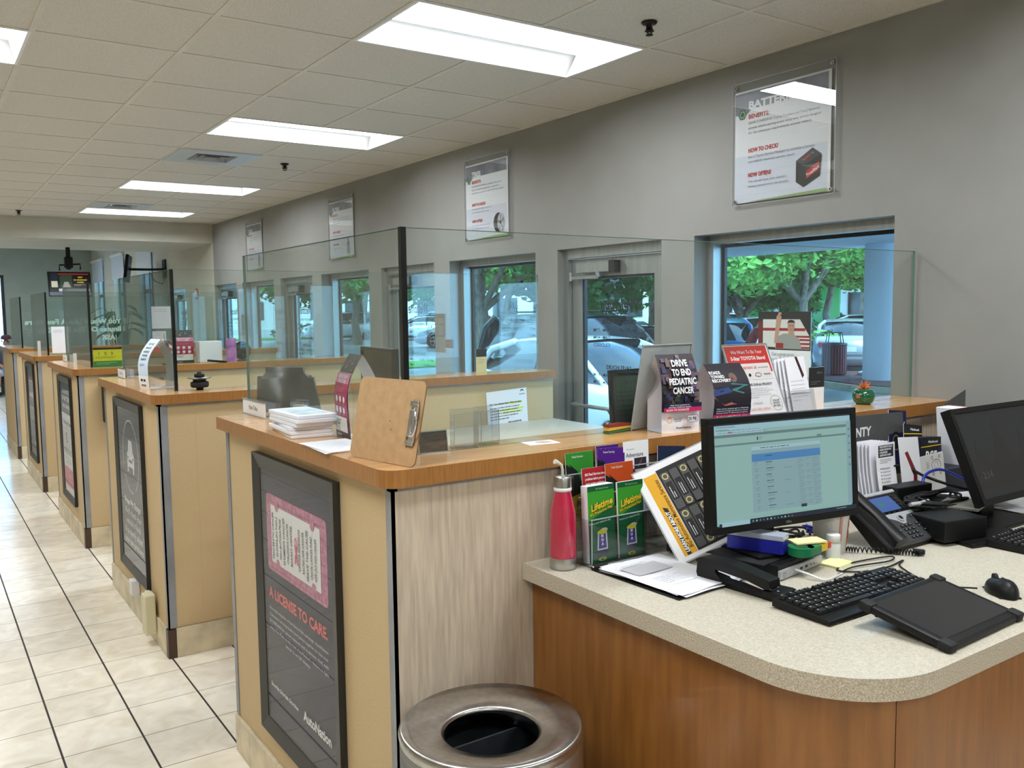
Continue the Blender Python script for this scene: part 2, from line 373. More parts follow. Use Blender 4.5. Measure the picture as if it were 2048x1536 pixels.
# doors
dn = 0
for kd, y0, y1, z0, z1 in OP:
    if kd != 'd': continue
    dn += 1; mb = MB(); a, b = WX+.07, WX+.16
    mb.box(a-.02, y0, 0, b+.02, y0+.045, z1, M_alu); mb.box(a-.02, y1-.045, 0, b+.02, y1, z1, M_alu); mb.box(a-.02, y0+.045, z1-.06, b+.02, y1-.045, z1, M_alu)
    o = struct(mb, 'door_%d' % dn)
    L0, L1, zt = y0+.05, y1-.05, z1-.065
    mb = MB(); st = .095
    mb.box(a+.015, L0, .01, a+.06, L0+st, zt, M_alu); mb.box(a+.015, L1-st, .01, a+.06, L1, zt, M_alu)
    mb.box(a+.015, L0+st, .01, a+.06, L1-st, .22, M_alu); mb.box(a+.015, L0+st, zt-.115, a+.06, L1-st, zt, M_alu)
    g = .014
    for q in ((L0+st, .22, L0+st+g, zt-.115), (L1-st-g, .22, L1-st, zt-.115), (L0+st, .22, L1-st, .234), (L0+st, zt-.129, L1-st, zt-.115)): mb.box(a+.025, q[0], q[1], a+.05, q[2], q[3], M_aludk)
    lf = mb.build('door_leaf', o)
    mb = MB(); mb.box(a+.035, L0+st+.005, .23, a+.041, L1-st-.005, zt-.12, M_pane); mb.build('pane', lf)
    mb = MB(); mb.box(a-.035, L1-.42, zt-.09, a+.01, L1-.1, zt-.035, M_alu); mb.box(a-.04, L1-.47, zt-.1, a+.012, L1-.42, zt-.025, M_blackm)
    mb.cyl((a-.02, L1-.3, zt-.09), (a-.02, L1-.3, zt-.12), .018, M_alu); mb.box(a-.03, L1-.3, zt-.13, a-.018, L1-.02, zt-.112, M_alu); mb.cyl((a-.024, L1-.03, zt-.14), (a-.024, L1-.03, zt-.085), .013, M_alu)
    mb.build('door_closer', o)
    mb = MB(); mb.tube([(a+.01, L1-.05, 1.09), (a-.045, L1-.06, 1.09), (a-.045, L0+.06, 1.09), (a+.01, L0+.05, 1.09)], .013, M_alu); mb.build('push_bar', lf)
    # lettering on the outside of the pane, read from behind
    mb = MB(); mb.M = WALLF(y0+(y1-y0)/2, 0, a+.033); dk = BLACK
    mb.text('Welcome', 0, 1.69, .085, dk, 'c', .012, .35, mirror=True, w=.34)
    mb.text('SERVICE DEPT. HOURS', 0, 1.615, .026, dk, 'c', .02, mirror=True, w=.32)
    for i, (l, r_) in enumerate((('MONDAY - FRIDAY', '7 AM - 7 PM'), ('SATURDAY', '7 AM - 4 PM'), ('SUNDAY', 'CLOSED'))):
        mb.text(l, .25, 1.565-i*.047, .021, dk, 'l', .003, mirror=True, w=.24 if i == 0 else None); mb.text(r_, -.25+.17, 1.565-i*.047, .021, dk, 'l', .003, mirror=True, w=.16)
    mb.text('SALES HOURS', 0, 1.33, .026, dk, 'c', .02, mirror=True)
    for i, (l, r_) in enumerate((('MONDAY - FRIDAY', '9 AM - 8 PM'), ('SATURDAY', '9 AM - 7 PM'))):
        mb.text(l, .25, 1.28-i*.047, .021, dk, 'l', .003, mirror=True, w=.24 if i == 0 else None); mb.text(r_, -.08, 1.28-i*.047, .021, dk, 'l', .003, mirror=True, w=.16)
    mb.build('window_lettering', lf)
# recessed ceiling lights
M_lens = mat('lit_lens', (246, 251, 255), .5, emit=LAMP); M_troff = mat('troffer_enamel', (205, 205, 205), .35)
LIGHTS += [(.4, 16.5), (.4, 19.5), (-1.8, 17)]  # unseen troffers added to light the far room, hidden behind the bulkhead
LL = ['nearest lit ceiling troffer above the desk counter', 'second lit ceiling troffer, between the air vents', 'third lit ceiling troffer down the room', 'farthest lit ceiling troffer before the bulkhead', 'ceiling troffer at the left edge above the aisle',
      'added unseen ceiling troffer over the aisle, middle of the left row', 'added unseen ceiling troffer over the aisle, far end of left row', 'added unseen ceiling troffer right above the viewpoint', 'added unseen ceiling troffer behind the viewpoint, right row', 'added unseen ceiling troffer behind the viewpoint, left row', 'added unseen ceiling troffer by the near wall, left row', 'added unseen waiting room troffer near the bulkhead', 'added unseen waiting room troffer near the end wall', 'added unseen waiting room troffer at the left']
def make_light(x, y, lab):
    t = thing('ceiling_light', lab, 'ceiling light', (x, y, CEIL if y < 14 else 3.17), group='recessed ceiling lights')
    w, d = 2*G, G; e = .014
    mb = MB()
    Z = lambda v: [(p[0], p[1], p[2]) for p in v]
    # curved basket made of strips: rim, slopes up to the lens
    n = 8; prof = []
    for k in range(n+1): a = k/n; prof.append((e+a*(.135-e), .004+.075*math.sin(a*PI/2)))
    for side in (0, 1):
        v = []
        for yy, zz in prof:
            yq = yy if side == 0 else d-yy
            v += [(e, yq, zz), (w-e, yq, zz)]
        f = [(2*i, 2*i+2, 2*i+3, 2*i+1) for i in range(n)]
        if side == 0: f = [q[::-1] for q in f]
        mb.add(v, [q[::-1] for q in f], M_troff, True)
    for xx, s in ((e, 1), (w-e, -1)):
        mb.add([(xx, e, .004), (xx+s*.03, .135, .079), (xx+s*.03, d-.135, .079), (xx, d-e, .004)], [(0, 1, 2, 3) if s > 0 else (3, 2, 1, 0)], M_troff)
    mb.box(.01, .01, .12, w-.01, d-.01, .13, M_troff)
    mb.build('housing', t)
    mb = MB(); m = 10; v = []
    for k in range(m+1):
        a = k/m; yy = .135+a*(d-.27); zz = .079-.018*math.sin(a*PI)
        v += [(e+.03, yy, zz), (w-e-.03, yy, zz)]
    mb.add(v, [(2*i, 2*i+2, 2*i+3, 2*i+1) for i in range(m)], M_lens, True); mb.build('lens', t)
    mb = MB()
    for q in ((0, 0, w, e), (0, d-e, w, d), (0, e, e, d-e), (w-e, e, w, d-e)): mb.box(q[0], q[1], -.001, q[2], q[3], .01, M_white)
    mb.build('rim', t); return t
for (x, y), l in zip(LIGHTS, LL): make_light(x, y, l)
M_vent = mat('vent_metal', (190, 194, 198), .3, .35); M_dark = mat('dark_void', (12, 12, 12), .9)
for (x, y), l in zip(VENTS, ('square air vent at the top edge, beside the nearest light', 'square ceiling air diffuser between the first two lights', 'far square air vent beside the farthest light')):
    t = thing('ceiling_vent', l, 'air vent', (x, y, CEIL), group='ceiling air vents'); mb = MB(); mb.box(.02, .02, .1, G-.02, G-.02, .12, M_dark); mb.build('duct', t)
    mb = MB()
    for q in ((0, 0, G, .15), (0, G-.15, G, G), (0, .15, .15, G-.15), (G-.15, .15, G, G-.15)): mb.box(q[0], q[1], -.004, q[2], q[3], .006, M_vent)
    mb.build('rim', t)
    for k, h in enumerate((.15, .20, .25)):
        mb = MB(); i = h; o2 = G-h; s = .03
        A = [(i, i, -.006), (o2, i, -.006), (o2, o2, -.006), (i, o2, -.006)]; B = [(i+s, i+s, .03), (o2-s, i+s, .03), (o2-s, o2-s, .03), (i+s, o2-s, .03)]
        mb.add(A+B, [(j, (j+1) % 4, 4+(j+1) % 4, 4+j) for j in range(4)]+[(4+j, 4+(j+1) % 4, (j+1) % 4, j) for j in range(4)], M_vent)
        mb.build('louvre', t)
M_bronze = mat('dark_bronze', (40, 28, 26), .4, .6)
for x, y, l in ((2.68, 2.84, 'bronze sprinkler head near the top edge'), (2.61, 7.09, 'small sprinkler head beside the air diffuser'), (1.1, 11.7, 'far sprinkler head at left near the bulkhead')):
    mb = MB(); mb.lathe([(0, 0), (.035, 0), (.03, -.008), (.012, -.012), (.01, -.03), (.02, -.034), (.02, -.038), (0, -.04)], M_bronze, 16)
    for s in (-1, 1): mb.tube([(s*.012, 0, -.01), (s*.018, 0, -.03), (s*.006, 0, -.05)], .003, M_bronze, 6)
    mb.lathe([(0, -.05), (.016, -.051), (.016, -.054), (0, -.055)], M_bronze, 12)
    tag(mb.build('sprinkler_head', loc=(x, y, CEIL)), l, 'sprinkler', 'sprinkler heads')
mb = MB(); mb.cbox((0, 0, 0), (.02, .11, .15), mat('alarm_red', (168, 58, 50), .5), b=.006); mb.cbox((-.015, 0, .02), (.02, .05, .05), M_white, b=.005)
tag(mb.build('fire_alarm', loc=(3.49, 13.3, 2.0)), 'red fire alarm on the cream wall past the bulkhead', 'fire alarm')
# ================================================================ SERVICE COUNTERS
LZ = 1.321
M_tan = mat('tan_laminate', (198, 172, 130), .6, noise=.03, nscale=160, bump=.15, bscale=250)
M_stri = mat('striated_wallcovering', (212, 196, 174), .6, noise=.14, nscale=26, stretch=(4, 4, .28), rgb2=(186, 170, 150), bump=.2)
M_stone = mat('travertine_skirting', (206, 192, 162), .4, noise=.12, nscale=9, stretch=(1, 1, 1))
M_ledge = mat('maple_laminate_top', (206, 158, 104), .22, noise=.07, nscale=14, stretch=(.6, 6, 1), coat=.3)
M_edge = mat('maple_edge_band', (158, 106, 50), .35, noise=.12, nscale=60, stretch=(6, 6, .25))
M_trim = mat('satin_corner_trim', (150, 152, 156), .42, .35, noise=.12, nscale=4, stretch=(1, 1, .8))
M_frame = mat('black_snap_frame', (38, 38, 36), .42, bump=.15, nscale=350)
M_gl = glassmat('clear_counter_glass', (.945, .975, .96), base=.05, refl=1.15); M_gle = mat('glass_edge_green', (96, 128, 116), .15, spec=.8); M_joint = mat('black_glass_joint', (6, 10, 12), .25)
X0 = .968
UNITS = [(1.95, 1.40, 3.497), (4.46, 1.46, 3.37), (6.98, 1.40, 3.37), (9.48, 1.35, 3.37), (11.9, 1.4, 3.37)]
NM = ['nearest', 'second', 'third', 'fourth', 'fifth']
def arc(cx, cy, r, a0, a1, n=8): return [(cx+r*math.cos(math.radians(a0+(a1-a0)*i/n)), cy+r*math.sin(math.radians(a0+(a1-a0)*i/n))) for i in range(n+1)]
for u, (Y, Ls, XR) in enumerate(UNITS):
    t = thing('service_counter', '%s L-shaped tan service counter along the aisle' % NM[u], 'counter', (X0, Y, 0), group='row of service counters')
    def B(name, boxes, m, **k):
        mb = MB()
        for q in boxes: mb.box(q[0]-X0, q[1]-Y, q[2], q[3]-X0, q[4]-Y, q[5], m)
        return mb.build(name, t, **k)
    th = .17; zt = LZ-.056
    B('side_panel', [(X0, Y+.001, .15, X0+th, Y+Ls, zt)], M_tan)
    B('front_panel', [(X0+th, Y, .15, XR, Y+th, zt)], M_stri if u == 0 else M_tan)
    if u == 0: B('front_facing', [(X0+.004, Y-.004, .15, XR, Y, zt)], M_stri)
    B('kick_panel', [(X0+.012, Y+.012, 0, X0+th, Y+Ls, .15), (X0+th, Y+.012, 0, XR, Y+th, .15)], M_tan)
    # stone skirting in tiles
    mb = MB(); k = 0; yy = Y+.03
    while yy < Y+Ls-.01:
        y2 = min(yy+.30, Y+Ls); mb.box(-.012, yy-Y+.001, 0, .012, y2-Y-.001, .148, M_stone); yy = y2
    xx = X0+.03
    while xx < XR-.01:
        x2 = min(xx+.42, XR); mb.box(xx-X0+.001, -.012, 0, x2-X0-.001, .012, .148, M_stone); xx = x2
    mb.build('skirting', t, bevel=.002)
    mb = MB(); mb.box(-.01, -.01, 0, .029, .029, .146, mat('skirting_corner_bronze', (84, 66, 56), .4, .6)); mb.build('skirting_corner', t)
    mb = MB(); mb.box(-.0035, -.0035, .15, .004, .035, zt, M_trim); mb.box(-.0035, -.0035, .15, .038, .004, zt, M_trim); mb.build('corner_trim', t)
    mb = MB(); mb.box(-.0035, Ls-.03, .15, .004, Ls+.003, zt, M_trim); mb.build('end_trim', t)
    mb = MB(); mb.box(-.012, -.012, zt, .008, Ls, zt+.01, M_trim); mb.box(-.012, -.012, zt, XR-X0, .008, zt+.01, M_trim); mb.build('trim_strip', t)
    # ledge
    o = .033; r = .055; w = .27; x0, y0 = -o, -o; xr = XR-X0-(.0 if u == 0 else 0); ye = Ls+.03
    P = arc(x0+r, y0+r, r, 180, 270, 8)+[(xr, y0), (xr, y0+w), (x0+w, y0+w), (x0+w, ye)]+arc(x0+.015, ye-.015, .015, 90, 180, 3)
    mb = MB(); mb.prism(P, LZ-.046, LZ, M_ledge, M_edge); mb.build('ledge_top', t, bevel=.0015)
    # glass screen
    gx, gy, gt = X0+.112, Y+.14, LZ+.613
    ge = Y+Ls+.08 if u == 0 else Y+Ls-.01
    s = thing('glass_screen', '%s clear glass screen standing on the %s counter ledge' % (NM[u], NM[u]), 'glass screen', (gx, gy, LZ), group='glass screens on the counters')
    for nm, (a, b, c, d) in (('glass_pane', (0, .016, .01, ge-gy)), ('glass_pane', (.016, 0, XR-gx-(.01), .01))):
        mb = MB(); mb.box(a, b, .001, c, d, gt-LZ, M_gl); g = mb.build(nm, s)
        mb = MB(); mb.box(a, b, gt-LZ, c, d, gt-LZ+.0012, M_gle)
        if c < d: mb.box(a, d, .001, c, d+.0012, gt-LZ, M_gle)
        else: mb.box(c, b, .001, c+.0012, d, gt-LZ, M_gle)
        mb.build('polished_edge', g)
    mb = MB(); mb.box(-.001, -.001, .001, .015, .015, gt-LZ+.002, M_joint); mb.build('corner_joint', s)
# framed posters on the aisle side
def poster_frame(Yc, w, label, art, zb=.25, zt=1.235, b=.05, x=X0):
    h = zt-zb; t = thing('poster_frame', label, 'framed poster', group='framed posters on the counters', M=WALLF(Yc, zb, x-.001))
    mb = MB()
    for q in (((-w/2, 0), (w/2, 0), (w/2-b, b), (-w/2+b, b)), ((w/2, 0), (w/2, h), (w/2-b, h-b), (w/2-b, b)), ((w/2, h), (-w/2, h), (-w/2+b, h-b), (w/2-b, h-b)), ((-w/2, h), (-w/2, 0), (-w/2+b, b), (-w/2+b, h-b))):
        o = [(q[0][0], q[0][1]), (q[1][0], q[1][1])]; i = [(q[3][0], q[3][1]), (q[2][0], q[2][1])]
        v = [(*o[0], 0), (*o[1], 0), (*o[0], .022), (*o[1], .022), (*i[0], .012), (*i[1], .012), (*i[0], 0), (*i[1], 0)]
        mb.add(v, [(0, 1, 3, 2), (2, 3, 5, 4), (4, 5, 7, 6)], M_frame)
    mb.build('frame', t)
    W2, H2 = w-2*b, h-2*b
    mb = MB(); mb.M = T((-W2/2, b, .004)); mb.box(0, 0, -.003, W2, H2, -.0002, NAVY); art(mb, W2, H2)
    mb.build('print', t)
    mb = MB(); mb.box(-W2/2, b, .0095, W2/2, b+H2, .0105, glassmat('poster_cover', (.98, .98, .98), base=.02, refl=.7)); mb.build('cover', t)
    return t
def art1(a, W, H):
    card = mat('pink_brick_print', (176, 84, 124), .5, noise=.35, nscale=55, rgb2=(204, 140, 168))
    cy = H*.61; ch = H*.30; cx = W*.06; cw = W*.86
    a.rrect(cx, cy, cw, ch, .02, card); dkp = ink(128, 60, 96)
    for i in range(7): a.rect(cx+.01, cy+.012+i*ch/7, cw-.02, .0015, dkp)
    rd = random.Random(3)
    for i in range(60): a.rect(cx+.01+rd.random()*(cw-.02), cy+.012+rd.randrange(7)*ch/7, .0015, ch/7, dkp, z=a.z)
    a.rect(cx+cw*.09, cy+ch*.13, cw*.82, ch*.74, WHITE)
    for k in (.2, .8): a.disc(cx+cw*k, cy+ch*.13, .018, card); a.disc(cx+cw*k, cy+ch*.87, .018, card)
    S = a.M; zz = a.z
    col = ['PANCREATIC CANCER', 'SHOPLIN NSU', 'NSU AUTONATION', 'WOMEN\'S CANCER', 'CHILDREN\'S CANCER', 'BREAST CENTER', None, 'CENTER RESEARCH', 'RACING FOR CANCER', 'SERVE THE CAUSE', 'UNION CANCER FUND', 'WIPE OUT KIDS CANCER']
    for i, tx in enumerate(col):
        if tx is None: continue
        x = cx+cw*(.14+.72*i/11)
        a.M = S @ T((x, cy+ch*.48, 0)) @ Rz(90); a.text(tx, 0, 0, .0155, BLACK, 'c', .012, w=ch*(.5 if i % 3 else .6)); a.M = S
    x = cx+cw*.535; y = cy+ch*.4; pk = ink(226, 86, 110)
    a.poly([(x-.016, y-.03), (x-.008, y-.03), (x+.012, y+.03), (x+.006, y+.045)], pk); a.poly([(x+.016, y-.03), (x+.008, y-.03), (x-.012, y+.03), (x-.006, y+.045)], pk); a.ring(x, y+.04, .012, .006, pk, 0, 180, ry=.018)
    a.text('A LICENSE TO CARE.', W*.5, H*.505, .034, ink(236, 96, 100), 'c', .03, w=W*.84)
    for i, tx in enumerate(('Since the inception of the Drive Pink campaign, AutoNation', 'Customers and Associates have joined together to raise over', '$12,000,000 for cancer research and treatment. And, with', 'every Pink Plate on the road, AutoNation\'s mission to fight', 'cancer is on full display.')):
        a.text(tx, W*.5, H*(.455-.026*i), .0105, ink(205, 210, 222), 'c', w=W*(.84 if i < 4 else .36))
    a.text('Drive Pink. Drive Safe. Drive Now.', W*.07, H*.145, .0135, WHITE, 'l', .015, w=W*.42)
    a.rect(W*.52, H*.135, .001, .03, ink(60, 66, 100))
    a.text('AutoNation', W*.56, H*.135, .032, WHITE, 'l', .03, w=W*.37)
def art2(a, W, H):
    cx, cy = W*.5, H*.70; r = W*.34
    a.ring(cx, cy, r, .006, WHITE, -60, 190); a.ring(cx, cy, r, .006, WHITE, 215, 280)
    a.ring(cx, cy, r, .006, WHITE, 190, 200)
    # white car seen from the front
    c = WHITE; s = W*.2
    a.poly([(cx-.55*s, cy+.1*s), (cx-.35*s, cy+.75*s), (cx+.35*s, cy+.75*s), (cx+.55*s, cy+.1*s)], c); a.rrect(cx-.75*s, cy-.5*s, 1.5*s, .68*s, .012, c)
    a.poly([(cx-.42*s, cy+.16*s), (cx-.27*s, cy+.62*s), (cx+.27*s, cy+.62*s), (cx+.42*s, cy+.16*s)], ink(225, 228, 236))
    a.rect(cx-.4*s, cy-.28*s, .8*s, .13*s, NAVY); a.rect(cx-.65*s, cy-.12*s, .22*s, .1*s, NAVY); a.rect(cx+.43*s, cy-.12*s, .22*s, .1*s, NAVY)
    for k in (-.72, .47): a.rect(cx+k*s, cy-.75*s, .25*s, .3*s, c)
    for i, (tx, b, w) in enumerate((('Free Pit Stops', .035, .68), ('We\'ll check your', 0, .72), ('vehicle\'s fluids', 0, .62), ('& properly adjust', 0, .76), ('your tire pressure.', 0, .8))):
        a.text(tx, W*.5, H*(.375-.065*i), .036, WHITE, 'c', b, w=W*w)
def art3(a, W, H):
    for i, (tx, hh, w) in enumerate((('GUARANTEE', .03, .7), ('OF BATTERY', .036, .8), ('FOR YOUR RIDE', .026, .7))): a.text(tx, W*.5, H*(.9-.065*i), hh, WHITE, 'c', .03, w=W*w)
    a.rect(0, 0, W, H*.72, WHITE); a.text('PrecisionCare', W*.5, H*.62, .034, BLACK, 'c', .03, w=W*.7); a.lines(W*.35, H*.595, W*.3, 1, .01, GREYT, .004)
    a.ring(W*.4, H*.5, .045, .014, ink(60, 60, 80), 30, 330); a.disc(W*.4, H*.5, .015, REDP); a.ring(W*.55, H*.49, .07, .004, GREYT, -60, 40)
    a.text('SMART TEST OF YOUR BATTERY', W*.5, H*.385, .016, BLACK, 'c', .02, w=W*.8); a.text('WITH EVERY SERVICE VISIT', W*.5, H*.355, .014, BLACK, 'c', .02, w=W*.7)
    a.lines(W*.15, H*.315, W*.7, 4, .016, GREYT, .004, 4)
    a.rect(0, H*.06, W, H*.17, ink(214, 74, 118)); a.text('FREE', W*.55, H*.14, .03, ink(240, 180, 200), 'c', .03); a.lines(W*.4, H*.11, W*.3, 2, .014, ink(240, 180, 200), .004, 5)
def art4(a, W, H):
    a.rrect(W*.06, H*.62, W*.86, H*.28, .02, ink(176, 84, 124)); a.rect(W*.14, H*.66, W*.7, H*.2, WHITE); a.lines(W*.2, H*.82, W*.5, 6, .02, BLACK, .006, 8)
    a.text('A LICENSE TO CARE.', W*.5, H*.51, .034, ink(236, 96, 100), 'c', .03, w=W*.84); a.lines(W*.1, H*.46, W*.8, 5, .022, GREYT, .006, 6); a.text('AutoNation', W*.56, H*.13, .032, WHITE, 'l', .03, w=W*.37)
poster_frame(2.635, .71, 'black framed navy poster with pink licence plate card on the nearest counter', art1)
poster_frame(5.185, .71, 'black framed navy poster with white car icon about free pit stops', art2)
poster_frame(7.62, .64, 'black framed poster with white and pink lower panels', art3)
poster_frame(10.05, .66, 'farthest black framed poster, low on the fourth counter', art4)
# boxes on the second counter's side
mb = MB(); mb.cbox((0, 0, 0), (.045, .07, .085), M_white, b=.006); mb.rect(-.01, -.005, .02, .008, BLACK) if 0 else None
tag(mb.build('outlet_box', loc=(.9445, 5.155, .19)), 'small white outlet box low on the second counter', 'outlet box')
mb = MB(); M_ivory = mat('ivory_plastic', (214, 208, 176), .5); mb.cbox((0, 0, 0), (.055, .085, .21), M_ivory, b=.008); mb.cbox((.015, .07, 0), (.025, .06, .19), M_ivory, b=.006)
tag(mb.build('raceway_box', loc=(.927, 4.72, .165)), 'tall ivory cable raceway box low on the second counter', 'raceway box')
# black pocket under the third counter's ledge
mb = MB(); mb.box(0, -.1, 0, .42, -.095, .30, M_black); mb.box(0, -.1, 0, .005, 0, .30, M_black); mb.box(.415, -.1, 0, .42, 0, .30, M_black); mb.box(0, -.1, 0, .42, 0, .005, M_black)
tag(mb.build('wall_pocket', loc=(1.12, 6.979, .93)), 'black plastic pocket under the third counter ledge', 'wall pocket')
# notice taped to the second counter's near face
mb = MB(); mb.box(0, 0, -.001, .30, .225, 0, WHITE); mb.text('AutoNation', .265, .185, .008, BLACK, 'c', .02, w=.045); mb.ring(.265, .203, .014, .006, BLACK, 10, 170)
hl = ink(222, 226, 96); mb.rect(.16, .135, .1, .012, hl); mb.rect(.08, .098, .19, .01, hl); mb.rect(.12, .08, .14, .01, hl)
mb.text('This is General Mandate Rebate', .02, .14, .01, BLACK, 'l', .03, w=.14); mb.text('When you leave', .165, .14, .01, BLACK, 'l', .03, w=.09)
mb.lines(.02, .118, .25, 5, .0175, BLACK, .004, 9); mb.text('Have a wonderful day', .15, .02, .009, BLACK, 'l', .03, w=.1)
tag(mb.build('paper_notice', mw=FRONTF(2.87, 4.457, .985) @ Rz(3)), 'white paper notice with yellow highlights on the second counter face', 'notice')
# ================================================================ DESK
DZ = 1.012
M_lam = mat('speckled_cream_laminate', (192, 185, 168), .4, noise=.09, nscale=210, spec=.4)
M_lame = mat('speckled_cream_edge', (190, 178, 158), .45, noise=.2, nscale=320)
M_panel = mat('quartered_wood_panel', (150, 98, 44), .36, noise=.2, nscale=5, stretch=(7, 7, .7), rgb2=(128, 80, 32), bump=.35, coat=.15)
dsk = thing('reception_desk', 'cream topped desk with rounded corner and orange wood front', 'desk', (1.36, .885, 0))
R0 = .235
ox, oy = 1.36, .885
P = [(0, 1.948-oy)]+arc(R0, R0, R0, 180, 270, 20)+[(3.498-ox, 0), (3.498-ox, 1.944-oy)]
mb = MB(); mb.prism(P, DZ-.045, DZ, M_lam, M_lame); mb.build('worktop', dsk, bevel=.0012)
q = .032; P2 = [(q, 1.942-oy)]+arc(R0, R0, R0-q, 180, 270, 20)+[(3.498-ox, q), (3.498-ox, q+.02)]+arc(R0, R0, R0-q-.02, 270, 180, 20)+[(q+.02, 1.942-oy)]
def panel(pts_o, name):
    mb = MB(); n = len(pts_o); v = [(p[0], p[1], z) for z in (.08, DZ-.046) for p in pts_o]
    mb.prism(pts_o, .08, DZ-.046, M_panel, smooth=False); mb.build(name, dsk)
A = arc(R0, R0, R0-q, 180, 250, 16); Bq = arc(R0, R0, R0-q-.018, 250, 180, 16)
panel([(q, 1.942-oy)]+A+Bq+[(q+.018, 1.942-oy)], 'side_panel')
A = arc(R0, R0, R0-q, 250.6, 270, 5); Bq = arc(R0, R0, R0-q-.018, 270, 250.6, 5)
panel(A+[(3.498-ox, q), (3.498-ox, q+.018)]+Bq, 'front_panel')
mb = MB(); mb.prism([(q+.05, 1.9-oy)]+arc(R0, R0, R0-q-.05, 180, 270, 12)+[(3.45-ox, q+.05), (3.45-ox, q+.08), (R0, q+.08), (q+.08, R0), (q+.08, 1.9-oy)], 0, .08, M_black); mb.build('plinth', dsk)
# ---------------------------------------------------------------- waste bin
t = thing('waste_bin', 'round brushed steel waste bin with funnel rim beside the desk', 'waste bin', (1.062, 1.655, 0))
mb = MB(); mb.lathe([(.0, .01), (.20, .01), (.207, 0), (.214, .02), (.214, .735), (.2135, .735)], M_steel, 64); mb.build('body', t)
M_rim = mat('spun_steel_rim', (190, 188, 186), .26, 1, noise=.06, nscale=60)
_b = M_rim.node_tree.nodes['Principled BSDF']; _b.inputs['Anisotropic'].default_value = .8
_tg = M_rim.node_tree.nodes.new('ShaderNodeTangent'); _tg.direction_type = 'RADIAL'; _tg.axis = 'Z'; M_rim.node_tree.links.new(_tg.outputs[0], _b.inputs['Tangent'])
mb = MB(); mb.lathe([(.214, .730), (.217, .742), (.214, .752), (.207, .757), (.120, .738), (.113, .732), (.113, .70), (.1115, .70), (.1115, .73)], M_rim, 72); mb.build('rim', t)
mb = MB(); mb.lathe([(.2, .735), (.195, .60), (.19, .05), (0, .05)], mat('dark_bin_liner', (30, 36, 40), .6, noise=.2, nscale=30), 40)
mb.box(-.19, .05, .05, .19, .056, .69, MATS['dark_bin_liner']); mb.build('liner', t)
# ---------------------------------------------------------------- screens
def scr(r, g, b, k=1.0):
    key = 'screen_%02x%02x%02x' % (r, g, b)
    if key in MATS: return MATS[key]
    m = mat(key, (r, g, b), .25, emit=k); m.node_tree.nodes['Principled BSDF'].inputs['Base Color'].default_value = (.01, .01, .01, 1); return m
def monitor(label, M, w, h, art, stand=None, screenm=None, group=None, off=(0, 0)):
    """M: frame at the lower left corner of the bezel, x right, y up, z towards the viewer"""
    t = thing('computer_monitor', label, 'monitor', M=M, group=group)
    mb = MB(); bz = .017; z = .006
    mb.box(0, 0, -.028, w, h, -.002, M_black); mb.box(0, 0, -.002, w, bz+.004, z, M_black); mb.box(0, h-bz, -.002, w, h, z, M_black); mb.box(0, bz+.004, -.002, bz, h-bz, z, M_black); mb.box(w-bz, bz+.004, -.002, w, h-bz, z, M_black)
    mb.cbox((w/2, h/2, -.04), (w*.5, h*.5, .03), M_black, b=.01)
    mb.build('housing', t, bevel=.0015)
    mb = MB(); mb.z = -.0015; W2 = w-2*bz; H2 = h-2*bz-.004; mb.M = T((bz, bz+.004, 0)); art(mb, W2, H2); mb.build('screen', t)
    return t
def art_screen(a, W, H):
    bg = scr(150, 190, 184, .75); lt = scr(158, 196, 206, .8); gy = scr(108, 138, 140, .7); dk = scr(40, 62, 74, .6); sel = scr(72, 132, 190, .8); pan = scr(140, 174, 180, .75); bar = scr(14, 36, 62, .6)
    a.rect(0, 0, W, H, bg); a.rect(0, H*.93, W, H*.07, lt); a.rect(0, H*.985, W, H*.015, dk); a.rect(0, H*.865, W, H*.028, gy); a.rect(0, H*.78, W*.965, H*.018, gy); a.rect(0, H*.893, W*.35, H*.05, lt)
    a.rect(W*.1, H*.905, W*.03, H*.014, scr(190, 60, 60, .8)); a.text('Log In', W*.108, H*.908, H*.008, lt, 'l')
    a.lines(W*.02, H*.965, W*.15, 2, .007, dk, .0014, 3); a.lines(W*.03, H*.93, W*.35, 3, .006, gy, .0013, 4); a.rect(W*.3, H*.815, W*.008, H*.035, dk); a.lines(W*.315, H*.84, W*.03, 2, .005, dk, .001, 5)
    a.rect(W*.965, H*.05, W*.035, H*.88, pan)
    for i in range(6): a.disc(W*.984, H*(.84-.075*i), .0032, gy)
    a.rect(W*.735, H*.8, W*.035, H*.018, gy)
    px, pw = W*.255, W*.5
    a.rect(px, H*.09, pw, H*.66, pan); a.rect(px, H*.715, pw, H*.035, lt); a.lines(px+.03, H*.73, pw*.85, 1, .005, dk, .0016, 8); a.rect(px, H*.6, pw, H*.075, sel)
    for i in range(9):
        y = H*(.645-.062*i)
        a.lines(px+.008, y, .012, 2, .0055, gy, .0018, 20+i); a.lines(px+.045, y, .04, 1, .005, dk, .0022, 40+i); a.lines(px+.045, y-.006, .03, 1, .005, gy, .0016, 50+i)
        if i % 2 == 0: a.lines(px+.105, y-.003, .035, 1, .005, gy, .0014, 60+i)
        a.lines(px+.155, y, .022, 3, .005, gy, .0013, 70+i); a.lines(px+.182, y, .02, 2, .005, gy, .0012, 80+i); a.lines(px+.205, y, .03, 3, .005, gy, .0012, 90+i)
    a.rect(px+.155, H*.095, .02, .008, dk); a.rect(0, 0, W*.21, H*.045, lt); a.rect(W*.21, 0, W*.79, H*.045, bar); a.rect(0, 0, W*.018, H*.035, bar)
    rd = random.Random(2)
    for i in range(12): a.disc(W*(.23+.025*i), H*.022, .0022, [scr(120, 180, 210, .8), scr(200, 210, 215, .8), scr(80, 160, 120, .8), scr(160, 90, 110, .8)][i % 4])
    a.lines(W*.84, H*.026, W*.13, 1, .004, lt, .0014, 12)
